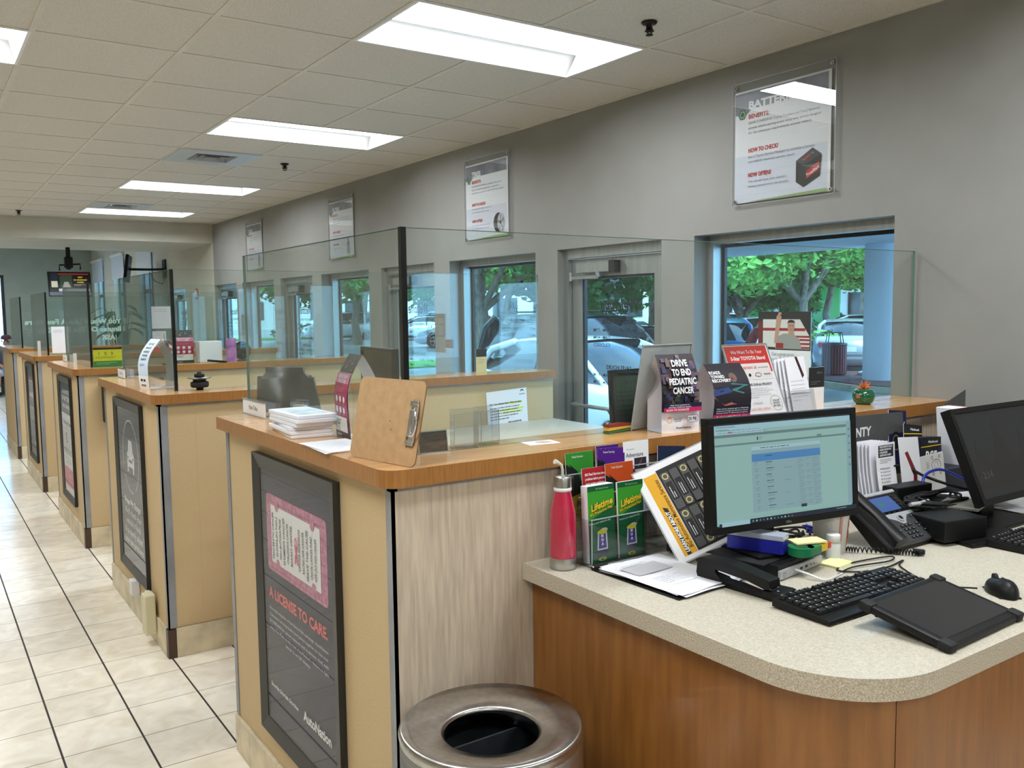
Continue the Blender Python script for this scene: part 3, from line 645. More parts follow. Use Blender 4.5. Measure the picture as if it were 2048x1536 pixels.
m1 = monitor('lit black computer monitor showing a table of rows on the desk', frame((1.659, 1.529, 1.128), (.987, -.159, 0), (.011, .065, .998)), .51, .301, art_screen)
mb = MB(); mb.text('DELL', .255, .006, .0055, ink(120, 122, 124), 'c', .02); mb.z = 0; mb.M = T((0, 0, .0062)); mb.v = []; mb.f = []; mb.m = []; mb.sm = []; mb.text('DELL', .255, .0065, .006, ink(120, 122, 124), 'c', .03); mb.build('maker_badge', m1)
mb = MB(); mb.M = m1.matrix_world.inverted(); mb.cbox((1.905, 1.57, 1.14), (.075, .028, .19), M_black, b=.006); mb.cbox((0, 0, 0), (.215, .19, .012), M_black, T((1.905, 1.555, 1.0585)) @ Rz(-9), b=.004); mb.build('stand', m1)
def art_dark(a, W, H):
    a.rect(0, 0, W, H, mat('dark_screen', (22, 26, 28), .18, spec=.6)); c = mat('dark_screen_mountain', (30, 27, 26), .2)
    a.poly([(W*.02, H*.1), (W*.1, H*.5), (W*.14, H*.7), (W*.17, H*.5), (W*.3, H*.35), (W*.37, H*.6), (W*.43, H*.92), (W*.48, H*.6), (W*.56, H*.3), (W*.66, H*.45), (W*.72, H*.75), (W*.78, H*.4), (W, H*.25), (W, H*.1)], c)
    a.text('2:14', W*.1, H*.22, .022, mat('dark_screen_clock', (62, 66, 66), .3), 'l')
m2 = monitor('dark sleeping computer monitor at the right edge of the desk', frame((2.642, 1.343, 1.10), (1, -.016, 0), (.007, .389, .921)), .51, .309, art_dark)
mb = MB(); mb.M = m2.matrix_world.inverted(); mb.cbox((2.86, 1.455, 1.12), (.09, .03, .2), M_black, b=.006); mb.cbox((0, 0, 0), (.24, .2, .012), M_black, T((2.84, 1.43, 1.0185)) @ Rz(0), b=.004); mb.build('stand', m2)
# ---------------------------------------------------------------- small form computer under monitor
M_sil = mat('silver_plastic', (176, 178, 182), .35, .3, noise=.03, nscale=60)
t = thing('desktop_computer', 'small flat black desktop computer with silver front under the monitor', 'computer', M=T((1.88, 1.535, DZ)) @ Rz(8))
mb = MB(); mb.box(-.105, -.1, .003, .105, .1, .04, M_black); mb.box(-.095, -.09, 0, .095, .09, .003, M_blackm); mb.build('case', t, bevel=.003)
mb = MB(); mb.box(-.106, -.108, .004, .106, -.1, .027, M_sil); mb.build('front_bezel', t, bevel=.001)
mb = MB(); mb.M = FRONTF(0, -.1082, 0); mb.rect(-.01, .012, .013, .006, BLACK); mb.rect(.015, .012, .013, .006, BLACK); mb.disc(.045, .015, .0025, BLACK); mb.disc(.06, .015, .0025, BLACK); mb.ring(-.088, .0145, .007, .0015, GREYT); mb.build('ports', t)
mb = MB(); mb.box(-.135, -.075, .0405, .125, .10, .0425, M_blackm); mb.build('plate', t)
# stapler
t = thing('stapler', 'black stapler lying on the desk left of the small computer', 'stapler', M=T((1.70, 1.45, DZ)) @ Rz(4))
mb = MB(); mb.M = frame((-.018, 0, 0), (0, 1, 0), (0, 0, 1)); mb.prism([(-.115, 0), (.105, 0), (.112, .02), (.108, .052), (.06, .058), (.05, .03), (.03, .014), (-.115, .012)], -.038, 0, M_black); mb.build('base', t, bevel=.003)
mb = MB(); mb.M = frame((-.016, 0, 0), (0, 1, 0), (0, 0, 1)); mb.prism([(-.11, .026), (.0, .044), (.055, .04), (.06, .036), (-.11, .018)], -.034, 0, M_chrome); mb.build('magazine', t)
mb = MB(); mb.M = frame((-.02, 0, 0), (0, 1, 0), (0, 0, 1)); mb.prism([(-.116, .03), (-.112, .05), (0, .066), (.09, .064), (.11, .056), (.108, .05), (.05, .042), (-.05, .036), (-.1, .026)], -.042, 0, M_black); mb.build('handle', t, bevel=.004)
# staple box
M_blue = mat('royal_blue_plastic', (28, 34, 148), .3)
t = thing('staple_box', 'blue staple box with clear lid on the small computer', 'box', M=T((1.832, 1.525, 1.065)) @ Rz(-68))
mb = MB(); mb.cbox((0, 0, .018), (.15, .046, .036), M_blue, b=.002); mb.build('tray', t)
mb = MB(); mb.cbox((0, 0, .0435), (.154, .05, .014), mat('cloudy_clear_lid', (176, 184, 200), .15, spec=.7), b=.002); mb.build('lid', t)
# tape measure knife
M_grn = mat('green_plastic', (16, 112, 70), .35)
t = thing('utility_knife', 'green yellow and red tape dispenser on the small computer', 'tape dispenser', M=T((1.885, 1.425, 1.065)) @ Rz(8))
mb = MB(); mb.cyl((0, 0, 0), (0, 0, .022), .033, M_grn, n=28); mb.box(0, -.033, 0, .05, .0, .022, M_grn); mb.cyl((0, 0, .0222), (0, 0, .0226), .018, mat('dark_green', (10, 76, 48), .4), n=20); mb.build('body', t, bevel=.002)
t.name = 'tape_dispenser'
mb = MB(); mb.box(.05, -.03, .002, .085, -.008, .02, mat('yellow_plastic', (222, 190, 30), .4)); mb.build('collar', t)
mb = MB(); mb.box(.085, -.028, .003, .108, -.01, .018, mat('red_plastic', (206, 62, 40), .4)); mb.build('tip', t)
M_note = mat('sticky_note_yellow', (236, 232, 168), .8)
mb = MB(); mb.cbox((0, 0, .003), (.09, .05, .004), M_note, Rz(-20)); tag(mb.build('sticky_note_pad', loc=(1.935, 1.445, 1.088)), 'pale yellow note pad lying on top of the tape dispenser', 'note pad')
bpy.data.objects['sticky_note_pad'].location = (1.93, 1.44, 1.088)
mb = MB(); mb.box(-.04, -.03, 0, .04, .03, .006, M_note); tag(mb.build('sticky_note_pad', mw=T((2.035, 1.425, DZ)) @ Rz(6)), 'pale yellow note pad on the desk right of the small computer', 'note pad')
# ---------------------------------------------------------------- keyboards, mouse, tablet
M_key = mat('black_keycap', (13, 13, 14), .5); M_leg = ink(170, 170, 172)
def keyboard(label, M, seed=1):
    t = thing('computer_keyboard', label, 'keyboard', M=M, group='black computer keyboards')
    w, d = .435, .155
    mb = MB(); mb.M = frame((0, 0, 0), (0, 1, 0), (0, 0, 1)); mb.prism([(-d/2-.004, .002), (-d/2, .012), (d/2, .022), (d/2, .004)], -0.0, w, M_black)
    mb.v = [Vector((v.x-w/2, v.y, v.z)) for v in mb.v]; mb.build('case', t, bevel=.003)
    rows = [(.062, [1]*1+[0]+[1]*4+[0]+[1]*4+[0]+[1]*3), (.040, [1]*14), (.021, [1]*14), (.002, [1]*13), (-.017, [1]*13), (-.037, [1.3, 1, 1, 5.4, 1, 1, 1.3])]
    k = MB(); lg = MB(); p = .0187
    def key(x, y, ww):
        z = .0125+(y+d/2)/d*.01
        k.add([(x+.001, y-.0078, z), (x+ww-.001, y-.0078, z), (x+ww-.001, y+.0078, z+.001), (x+.001, y+.0078, z+.001), (x+.0025, y-.006, z+.007), (x+ww-.0025, y-.006, z+.007), (x+ww-.0025, y+.0065, z+.008), (x+.0025, y+.0065, z+.008)],
              [(4, 5, 6, 7), (0, 1, 5, 4), (1, 2, 6, 5), (2, 3, 7, 6), (3, 0, 4, 7)], M_key)
        lg.z = 0; lg.add([(x+.005, y+.001, z+.0083), (x+.009, y+.001, z+.0083), (x+.009, y+.0045, z+.0087), (x+.005, y+.0045, z+.0087)], [(0, 1, 2, 3)], M_leg)
    for y, ks in rows:
        x = -w/2+.012; tot = sum(ks) or 1; sc = .280/ (tot*1.0) if y < .05 else .280/15
        for a in ks:
            if a == 0: x += sc*.66; continue
            key(x, y, sc*a); x += sc*a
    for y in (.062, .040, .021): 
        for i in range(3): key(-w/2+.298+i*p, y, p)
    key(-w/2+.298+p, -.017, p)
    for i in range(3): key(-w/2+.298+i*p, -.037, p)
    for y in (.040, .021, .002, -.017, -.037):
        for i in range(4): key(-w/2+.36+i*.0168, y, .0168)
    k.build('keys', t); o = lg.build('key_legends', t); return t
keyboard('black wired keyboard lying in front of the lit monitor', T((1.836, 1.222, DZ)) @ Rz(-.6))
keyboard('black keyboard cut off by the right edge of the picture', T((2.745, 1.20, DZ)) @ Rz(1))
t = thing('computer_mouse', 'black wired mouse at the right of the tablet', 'mouse', M=T((2.145, 1.04, DZ)) @ Rz(-38))
mb = MB(); n = 14; v = []
for j in range(7):
    a = j/6*PI/2
    for i in range(24):
        b = 2*PI*i/24; rx = .031*(1+.08*math.cos(2*b)); ry = .058; v.append((rx*math.cos(b)*math.cos(a)**.6, ry*math.sin(b)*math.cos(a)**.55, .002+.034*math.sin(a)*(1-.15*math.sin(b))))
mb.add(v, [(j*24+i, j*24+(i+1) % 24, (j+1)*24+(i+1) % 24, (j+1)*24+i) for j in range(6) for i in range(24)], M_black, True); mb.box(-.025, -.045, 0, .025, .045, .003, M_blackm); mb.build('body', t)
mb = MB(); mb.cyl((-.004, .034, .028), (.004, .034, .028), .011, M_blackm, n=14); mb.build('wheel', t)
def cable(name, label, pts, r, m, group=None, parent=None):
    # smooth the points with a Catmull-Rom curve
    P = [Vector(p) for p in pts]; Q = []
    for i in range(len(P)-1):
        a = P[max(i-1, 0)]; b = P[i]; c = P[i+1]; d = P[min(i+2, len(P)-1)]
        for k in range(6):
            s = k/6; Q.append(.5*((2*b)+(c-a)*s+(2*a-5*b+4*c-d)*s*s+(3*b-a-3*c+d)*s**3))
    Q.append(P[-1]); mb = MB(); mb.tube(Q, r, m, 7); o = mb.build(name, parent)
    if label: tag(o, label, 'cable', group)
    return o
cable('mouse_cable', 'thin black mouse cable curving across the desk', [(2.10, 1.075, DZ+.012), (2.07, 1.17, DZ+.004), (2.14, 1.30, DZ+.004), (2.20, 1.33, DZ+.004), (2.12, 1.32, DZ+.004), (2.03, 1.33, DZ+.004), (1.98, 1.38, DZ+.004), (2.06, 1.40, DZ+.004), (2.2, 1.37, DZ+.006), (2.16, 1.345, DZ+.006), (2.03, 1.37, DZ+.006), (1.93, 1.35, DZ+.004), (1.9, 1.33, DZ+.004)], .0022, M_blackm)
t = thing('tablet', 'black rugged tablet leaning on the keyboard edge', 'tablet', M=frame((1.685, .918, 1.0255), (1, .03, 0), (-.03, 1, .20)))
mb = MB(); mb.cbox((.155, .095, -.006), (.31, .205, .018), M_black, b=.007)
for x in (.01, .30):
    for y in (.005, .185): mb.cbox((x, y, -.004), (.03, .03, .022), M_blackm, b=.006)
mb.build('case', t)
mb = MB(); mb.z = .0034; mb.rect(.018, .016, .274, .162, mat('tablet_glass', (30, 30, 32), .14, spec=.5)); mb.build('screen', t)
mb = MB(); mb.M = Rx(0); mb.box(.03, .17, -.03, .27, .176, -.012, M_blackm); mb.build('kickstand', t)
# card reader
mb = MB(); mb.cbox((0, 0, .012), (.075, .06, .024), M_black, b=.01); mb.M = T((0, 0, .0243)); mb.z = 0; mb.rect(-.015, .012, .022, .006, ink(170, 40, 50)); mb.disc(-.02, -.008, .003, M_leg)
tag(mb.build('card_reader', mw=T((1.685, 1.335, DZ)) @ Rz(12)), 'small black card reader with red mark behind the keyboard', 'card reader')
cable('charging_cable', 'white charging cable plugged into the small computer', [(1.86, 1.425, DZ+.018), (1.865, 1.39, DZ+.014), (1.88, 1.345, DZ+.006), (1.90, 1.31, DZ+.028)], .003, M_white)
# ---------------------------------------------------------------- papers on clipboard
t = thing('clipboard', 'dark clipboard lying flat under white papers on the desk', 'clipboard', M=T((1.590, 1.625, DZ)) @ Rz(2))
mb = MB(); mb.cbox((0, 0, .002), (.232, .315, .003), M_black); mb.build('board', t)
mb = MB(); mb.cbox((-.09, .155, .008), (.05, .02, .012), M_blackm, b=.004); mb.tube([(-.115, .15, .01), (-.12, .165, .016), (-.11, .17, .01)], .002, M_chrome); mb.build('clip', t)
M_paper = mat('white_paper', (236, 236, 242), .7, noise=.015, nscale=8)
def papers(n, M, w, h, label, seed=1, group=None, prints=True):
    rd = random.Random(seed)
    for i in range(n):
        mb = MB(); N = 10
        ph = rd.random()*6; z0 = .0008+i*.0016
        for xx in range(1): pass
        v = [((a/N-.5)*w, (b/N-.5)*h, z0+.0012*math.sin(ph+a*.9+b*.7)+.0012) for b in range(N+1) for a in range(N+1)]
        mb.add(v, [(b*(N+1)+a, b*(N+1)+a+1, (b+1)*(N+1)+a+1, (b+1)*(N+1)+a) for b in range(N) for a in range(N)], M_paper, True)
        if i == n-1 and prints:
            mb.z = z0+.0035; gp = ink(205, 205, 212); mb.rect(-w*.36, h*.08, w*.6, h*.25, gp); mb.lines(-w*.3, -h*.05, w*.55, 5, .011, gp, .004, 3); mb.lines(-w*.3, -h*.28, w*.6, 1, .01, GREYT, .002, 6); mb.lines(-w*.3, h*.36, w*.5, 2, .01, GREYT, .002, 7)
        Mi = M @ T((rd.uniform(-.008, .008), rd.uniform(-.008, .008), 0)) @ Rz(rd.uniform(-4, 4))
        o = mb.build('paper_sheet', mw=Mi)
        tag(o, label % ('topmost' if i == n-1 else ('second from the top' if i == n-2 else 'lower in the stack')), 'paper', group)
papers(4, T((1.592, 1.615, DZ+.0038)) @ Rz(3), .216, .29, 'white printed paper on the desk clipboard, %s', 5, 'papers on the desk clipboard')
# ---------------------------------------------------------------- bottle
M_red = mat('raspberry_plastic', (176, 24, 62), .12, spec=.7, coat=.5)
t = thing('water_bottle', 'raspberry red water bottle with steel cap and straw on the desk corner', 'bottle', (1.424, 1.845, DZ))
mb = MB(); mb.lathe([(0, .0), (.034, 0), (.0365, .003), (.0365, .03), (.036, .032)], M_steel, 40); mb.build('base', t)
mb = MB(); mb.lathe([(.0355, .032), (.036, .06), (.0358, .13), (.034, .158), (.028, .185), (.0235, .205), (.0225, .212), (.0225, .22)], M_red, 40); mb.build('body', t)
mb = MB(); mb.lathe([(.022, .212), (.0245, .214), (.0245, .222), (.022, .223)], M_white, 32); mb.build('seal_ring', t)
mb = MB(); mb.lathe([(.0238, .223), (.0238, .25), (.0225, .252), (0, .252)], M_steel, 32); mb.build('cap', t)
mb = MB(); mb.tube([(0, 0, .25), (0, 0, .268), (-.004, 0, .283), (-.018, 0, .292), (-.026, 0, .295)], [.004, .004, .004, .0055, .007], mat('clear_straw', (214, 214, 200), .3), 10); mb.build('straw', t)
# ---------------------------------------------------------------- brochure rack
M_acr = glassmat('clear_acrylic', (.93, .94, .95), base=.06, refl=1.0)
M_acre = mat('acrylic_edge', (176, 180, 184), .15, spec=.8)
t = thing('brochure_rack', 'clear acrylic tiered brochure rack against the counter', 'brochure rack', (1.478, 1.79, DZ))
mb = MB()
TY = [(0, .001), (.052, .055), (.1, .11)]
for k, (y, z) in enumerate(TY):
    mb.box(0, y, z, .40, y+.003, z+.13, M_acr); mb.box(0, y, z+.13, .40, y+.003, z+.1325, M_acre)
    mb.box(0, y+.045, z, .40, y+.048, z+.2 if k == 2 else z+.055, M_acr)
for x in (0, .1, .2, .3, .397):
    mb.box(x, 0, 0, x+.003, .15, .13, M_acr)
    if x in (0, .397): mb.box(x, .1, .13, x+.003, .15, .24, M_acr); mb.box(x, -.0005, 0, x+.003, .0, .13, M_acre)
mb.box(0, 0, 0, .40, .15, .003, M_acr); mb.box(0, -.0005, 0, .4, 0, .004, M_acre)
mb.build('holder', t)
def brochure(label, loc, w, h, art, tilt=8, rz=0, th=.002, group=None, edge=None, roll=0):
    M = T(loc) @ Rz(rz) @ Rx(90-tilt) @ Rz(roll)
    mb = MB(); mb.box(0, 0, -th, w, h, 0, edge or M_paper); mb.z = .0001; art(mb, w, h)
    return tag(mb.build('brochure', mw=M), label, 'brochure', group)
GR = ink(52, 142, 40); GD = ink(18, 84, 48); YE = ink(222, 188, 40); DKG = ink(14, 40, 26)
def art_life(a, W, H):
    a.rect(0, 0, W, H, GD); a.poly([(0, H*.55), (0, H*.93), (W, H*.93), (W, H*.72), (W*.6, H*.66)], GR); a.rect(0, H*.93, W, H*.07, GD); a.text('BG Vehicle Services', W*.55, H*.95, H*.018, ink(170, 210, 170), 'c')
    S = a.M; a.M = S @ T((W*.12, H*.67, 0)) @ Rz(12)
    a.text('Lifetime', .002, -.001, H*.085, DKG, 'l', .06, .25, w=W*.84); a.text('Lifetime', 0, 0, H*.085, YE, 'l', .03, .25, w=W*.84); a.text('BG Protection Plan', -.006, -H*.055, H*.034, DKG, 'l', .06, .2, w=W*.86); a.text('BG Protection Plan', -.007, -H*.053, H*.034, YE, 'l', .02, .2, w=W*.86)
    a.M = S @ Rz(4); a.text('Protect your vehicle for life!', W*.5, H*.5, H*.022, ink(214, 232, 214), 'c', .01, .2, w=W*.8); a.M = S
    c = W*.48; a.poly([(c-.2*W, H*.16), (c-.16*W, H*.38), (c+.18*W, H*.38), (c+.2*W, H*.16)], ink(214, 210, 222)); a.poly([(c-.15*W, H*.18), (c-.12*W, H*.37), (c+.13*W, H*.37), (c+.15*W, H*.18)], ink(62, 56, 128))
    for i, ch in enumerate('MOA'): a.text(ch, c, H*(.325-.052*i), H*.035, WHITE, 'c', .05)
    a.rect(c-.2*W, H*.09, .4*W, H*.07, ink(40, 50, 66)); a.disc(c, H*.395, .17*W, ink(214, 210, 44), H*.03); a.poly([(c-.2*W, H*.40), (c, H*.44), (c+.22*W, H*.43), (c+.15*W, H*.38), (c-.18*W, H*.38)], ink(206, 200, 50)); a.disc(c+.08*W, H*.43, .1*W, ink(216, 190, 216), H*.015)
    a.disc(W*.45, H*.045, .15*W, ink(170, 176, 60), H*.025); a.text('BG', W*.45, H*.032, H*.026, BLACK, 'c', .05, .2)
def art_swoosh(bg, title, base=YE, word='BG'):
    def f(a, W, H):
        a.rect(0, 0, W, H, bg); a.rect(0, 0, W, H*.36, base)
        a.poly([(0, H*.86), (W*.2, H*.8), (W*.4, H*.62), (W*.5, H*.4), (0, H*.3)], BLACK); a.poly([(W*.12, H*.86), (W*.4, H*.75), (W*.7, H*.42), (W*.52, H*.4), (W*.38, H*.6)], BLACK)
        a.poly([(0, H*.4), (0, H*.05), (W, H*.1), (W, H*.46), (W*.6, H*.47)], base); a.text(title, W*.42, H*.93, H*.028, ink(214, 224, 214), 'c', .01, w=W*.4)
        a.text(word, W*.3, H*.29, H*.07, BLACK, 'l', .05, .2); a.text('Service', W*.3, H*.215, H*.05, GR, 'l', .03, .2); a.lines(W*.15, H*.17, W*.7, 3, H*.035, BLACK, H*.009, 3)
    return f
def art_yel(a, W, H):
    a.rect(0, 0, W, H, ink(206, 180, 34)); a.poly([(0, H), (W, H), (W, H*.76), (W*.5, H*.72), (0, H*.78)], ink(160, 28, 34))
    for i, tx in enumerate(('BG Fuel Service treats', 'problems before you notice', 'poor engine performance')): a.text(tx, W*.5, H*(.9-.06*i), H*.032, WHITE, 'c', .02, .2, w=W*.8)
    a.lines(W*.1, H*.68, W*.8, 12, H*.04, ink(120, 100, 30), H*.01, 5)
def art_adv(a, W, H):
    a.rect(0, 0, W, H, WHITE); a.text('The perfect', W*.12, H*.88, H*.022, GREYT, 'l'); a.text('Adventure', W*.1, H*.78, H*.06, BLACK, 'l', .005, w=W*.68); a.rect(W*.42, H*.6, W*.48, H*.16, ink(46, 34, 44)); a.poly([(W*.5, H*.62), (W*.7, H*.74), (W*.75, H*.74), (W*.6, H*.62)], ink(90, 80, 88)); a.rect(0, H*.56, W*.44, H*.05, ink(150, 24, 34)); a.rect(W*.82, H*.45, W*.18, H*.17, ink(110, 16, 30))
    a.rect(W*.3, H*.36, W*.5, H*.1, ink(210, 180, 160)); a.rect(W*.2, H*.3, W*.5, H*.05, ink(150, 24, 34))
def art_tire(a, W, H):
    a.rect(0, 0, W, H, ink(22, 34, 62)); a.disc(W*.5, H*.74, W*.2, BLACK, H*.14); a.ring(W*.5, H*.74, W*.15, W*.05, ink(160, 160, 150), ry=H*.11)
    for k in range(5):
        an = k*72; a.poly([(W*.5, H*.73), (W*.5+W*.13*math.cos(math.radians(an)), H*.74+H*.1*math.sin(math.radians(an))), (W*.5+W*.13*math.cos(math.radians(an+16)), H*.74+H*.1*math.sin(math.radians(an+16)))], ink(190, 170, 110))
    a.poly([(W*.66, H*.9), (W, H*.95), (W, H*.6), (W*.7, H*.62)], ink(150, 110, 84)); a.rect(0, H*.4, W, H*.14, BLACK); a.rect(0, H*.385, W, H*.015, YE); a.lines(W*.25, H*.46, W*.5, 1, .01, GREYT, H*.012, 3)
bx = 1.478
brochure('green brochure with a can picture, front left pocket of the rack', (bx+.008, 1.806, DZ+.006), .095, .213, art_life, 3, th=.028)
brochure('green brochure with a can picture, front middle pocket of the rack', (bx+.112, 1.802, DZ+.006), .095, .213, art_life, 3, th=.006)
brochure('yellow brochure with a red top in the middle tier of the rack', (bx+.035, 1.852, DZ+.045), .1, .213, art_yel, 6)
brochure('orange brochure with black stripes in the middle tier of the rack', (bx+.115, 1.85, DZ+.05), .105, .213, art_swoosh(ink(188, 74, 26), 'Fuel System'), 5)
brochure('green brochure with black stripes in the back tier of the rack', (bx+.008, 1.895, DZ+.085), .1, .213, art_swoosh(ink(44, 128, 40), 'Vehicle Drivetrain', ink(200, 176, 44)), 5)
brochure('purple brochure leaning in the back tier of the rack', (bx+.108, 1.893, DZ+.09), .105, .213, art_swoosh(ink(76, 24, 124), 'Power Steering'), 4, roll=-3, th=.004)
brochure('darker purple brochure standing behind the leaning purple one', (bx+.115, 1.905, DZ+.1), .085, .208, art_swoosh(ink(62, 20, 110), 'Power Steering'), 1)
brochure('white adventure brochure with red stripe at the rack right', (bx+.218, 1.9, DZ+.1), .1, .21, art_adv, 2)
brochure('curled navy tire brochure right of the white adventure brochure', (bx+.33, 1.88, DZ+.08), .115, .21, art_tire, 6, roll=-6)
# laminated sheet leaning behind the monitor
def art_bg(a, W, H):
    # page is landscape; its top edge is the sheet's left edge, so draw rotated
    S = a.M; a.M = S @ T((0, 0, 0)) @ Rz(90) @ T((0, -W, 0)); W, H = H, W
    OR = ink(226, 168, 44); DK = ink(44, 42, 44)
    # in this turned frame x runs up the sheet and y runs to its left edge
    a.rect(.012, H-.06, W-.035, .04, OR); a.text('BG Automotive Maintenance Services', .028, H-.056, .0115, BLACK, 'l', .01, .15, w=W-.07); a.poly([(.0125, H-.042), (.152, H-.042), (.16, H-.03), (.0125, H-.03)], DK); a.text('LEARN MORE ABOUT', .02, H-.0405, .0095, WHITE, 'l', .04, .15, w=.125)
    a.rect(.012, .012, W-.03, H-.074, DK); gy = ink(84, 84, 84)
    nrow = 5
    for r in range(nrow):
        for c in range(2):
            x = .018+c*.118; y = H-.092-r*.029
            if y < .014: continue
            a.rrect(x, y, .112, .025, .004, gy); lx = x+.095 if (r+c) % 2 == 0 else x+.06
            a.ring(x+(.1 if r % 2 == 0 else .012), y+.0125, .0095, .003, ink(206, 190, 120)); a.rect(x+.028, y+.003, .055, .019, DK); a.lines(x+.034, y+.015, .042, 2, .006, WHITE, .0022, r*3+c)
    a.M = S
Mbg = frame((1.698, 1.674, 1.0135), (.823, -.41, .394), (-.089, .591, .802))
mb = MB(); mb.box(0, 0, -.0015, .245, .28, 0, WHITE); art_bg(mb, .245, .28); mb.box(-.004, -.004, -.0012, .249, .284, -.0008, M_acre)
tag(mb.build('laminated_sheet', mw=Mbg), 'laminated yellow and black sheet leaning behind the lit monitor', 'sign')
# ================================================================ WALL POSTERS
M_acp = glassmat('poster_acrylic', (.96, .97, .97), base=.07, refl=1.0)
def battery(a, x, y, s):
    k = ink(40, 42, 46); a.poly([(x, y+.2*s), (x+.3*s, y), (x+.95*s, y+.3*s), (x+s, y+.95*s), (x+.65*s, y+1.25*s), (x, y+.9*s)], k); a.poly([(x, y+.9*s), (x+.65*s, y+1.25*s), (x+s, y+1.0*s), (x+.32*s, y+.72*s)], ink(66, 68, 72)); a.poly([(x+.42*s, y+.25*s), (x+.9*s, y+.5*s), (x+.92*s, y+.78*s), (x+.42*s, y+.52*s)], REDP)
    S = a.M; a.M = S @ T((x+.45*s, y+.3*s, 0)) @ Rz(27); a.text('TrueStart', 0, .02*s, .1*s, WHITE, 'l', .02, .2); a.M = S; a.rect(x+.25*s, y+.88*s, .1*s, .05*s, GREYT); a.rect(x+.6*s, y+1.05*s, .12*s, .06*s, GREYT); a.poly([(x+.3*s, y+.92*s), (x+.55*s, y+1.06*s), (x+.6*s, y+1.02*s), (x+.36*s, y+.88*s)], REDP)
def tyre(a, x, y, s):
    a.disc(x+.45*s, y+.45*s, .45*s, ink(44, 44, 46), .5*s); a.disc(x+.66*s, y+.45*s, .3*s, ink(190, 192, 196), .46*s)
    for k in range(5): an = math.radians(72*k+15); a.poly([(x+.66*s, y+.45*s), (x+.66*s+.26*s*math.cos(an), y+.45*s+.4*s*math.sin(an)), (x+.66*s+.26*s*math.cos(an+.35), y+.45*s+.4*s*math.sin(an+.35))], ink(110, 112, 116))
    a.disc(x+.66*s, y+.45*s, .07*s, BLACK, .1*s)
def canpic(a, x, y, s): a.rect(x+.3*s, y, .4*s, .7*s, ink(150, 150, 156)); a.disc(x+.5*s, y+.7*s, .2*s, ink(90, 90, 94), .06*s); a.rect(x+.42*s, y+.7*s, .16*s, .3*s, GREYT)
WP = [('BATTERIES', ('DRIVE CONFIDENT: Toyota TrueStart and True2 Batteries', 'provide reliable starting power every time and are designed', 'for the electrical requirements of your vehicle.'), ('See a Toyota Service Manager to schedule a battery', 'and vehicle electrical system check.'), ('You should have your vehicle\'s', 'battery tested every six months.'), battery, 'batteries poster high on the grey wall, nearest of the four wall posters'),
      ('TIRES', ('BUY CERTAINTY: With the complete tire line and the', 'latest installation equipment, it\'s easy for a', 'safer choice to select the right tire for your vehicle.'), ('Have a Service Manager measure the', 'tire tread and check for wear.'), ('Tire rotation should take place', 'every 5,000 miles or 6 months.'), tyre, 'tires poster with a wheel picture, second of the four wall posters'),
      ('FILTERS', ('Replace filters regularly to protect your engine', 'and keep cabin air clean for the whole family', 'on every trip you take.'), ('See a Service Manager for a quick', 'filter inspection.'), ('Inspect at every service', 'visit.'), canpic, 'third wall poster, behind the nearest glass screen'),
      ('FLUIDS', ('Clean fluids keep the vehicle running smoothly', 'and help prevent wear of moving parts', 'over its entire life.'), ('Ask a Service Manager to check', 'all fluid levels.'), ('Check fluids at every', 'service visit.'), canpic, 'farthest wall poster, near the bulkhead')]
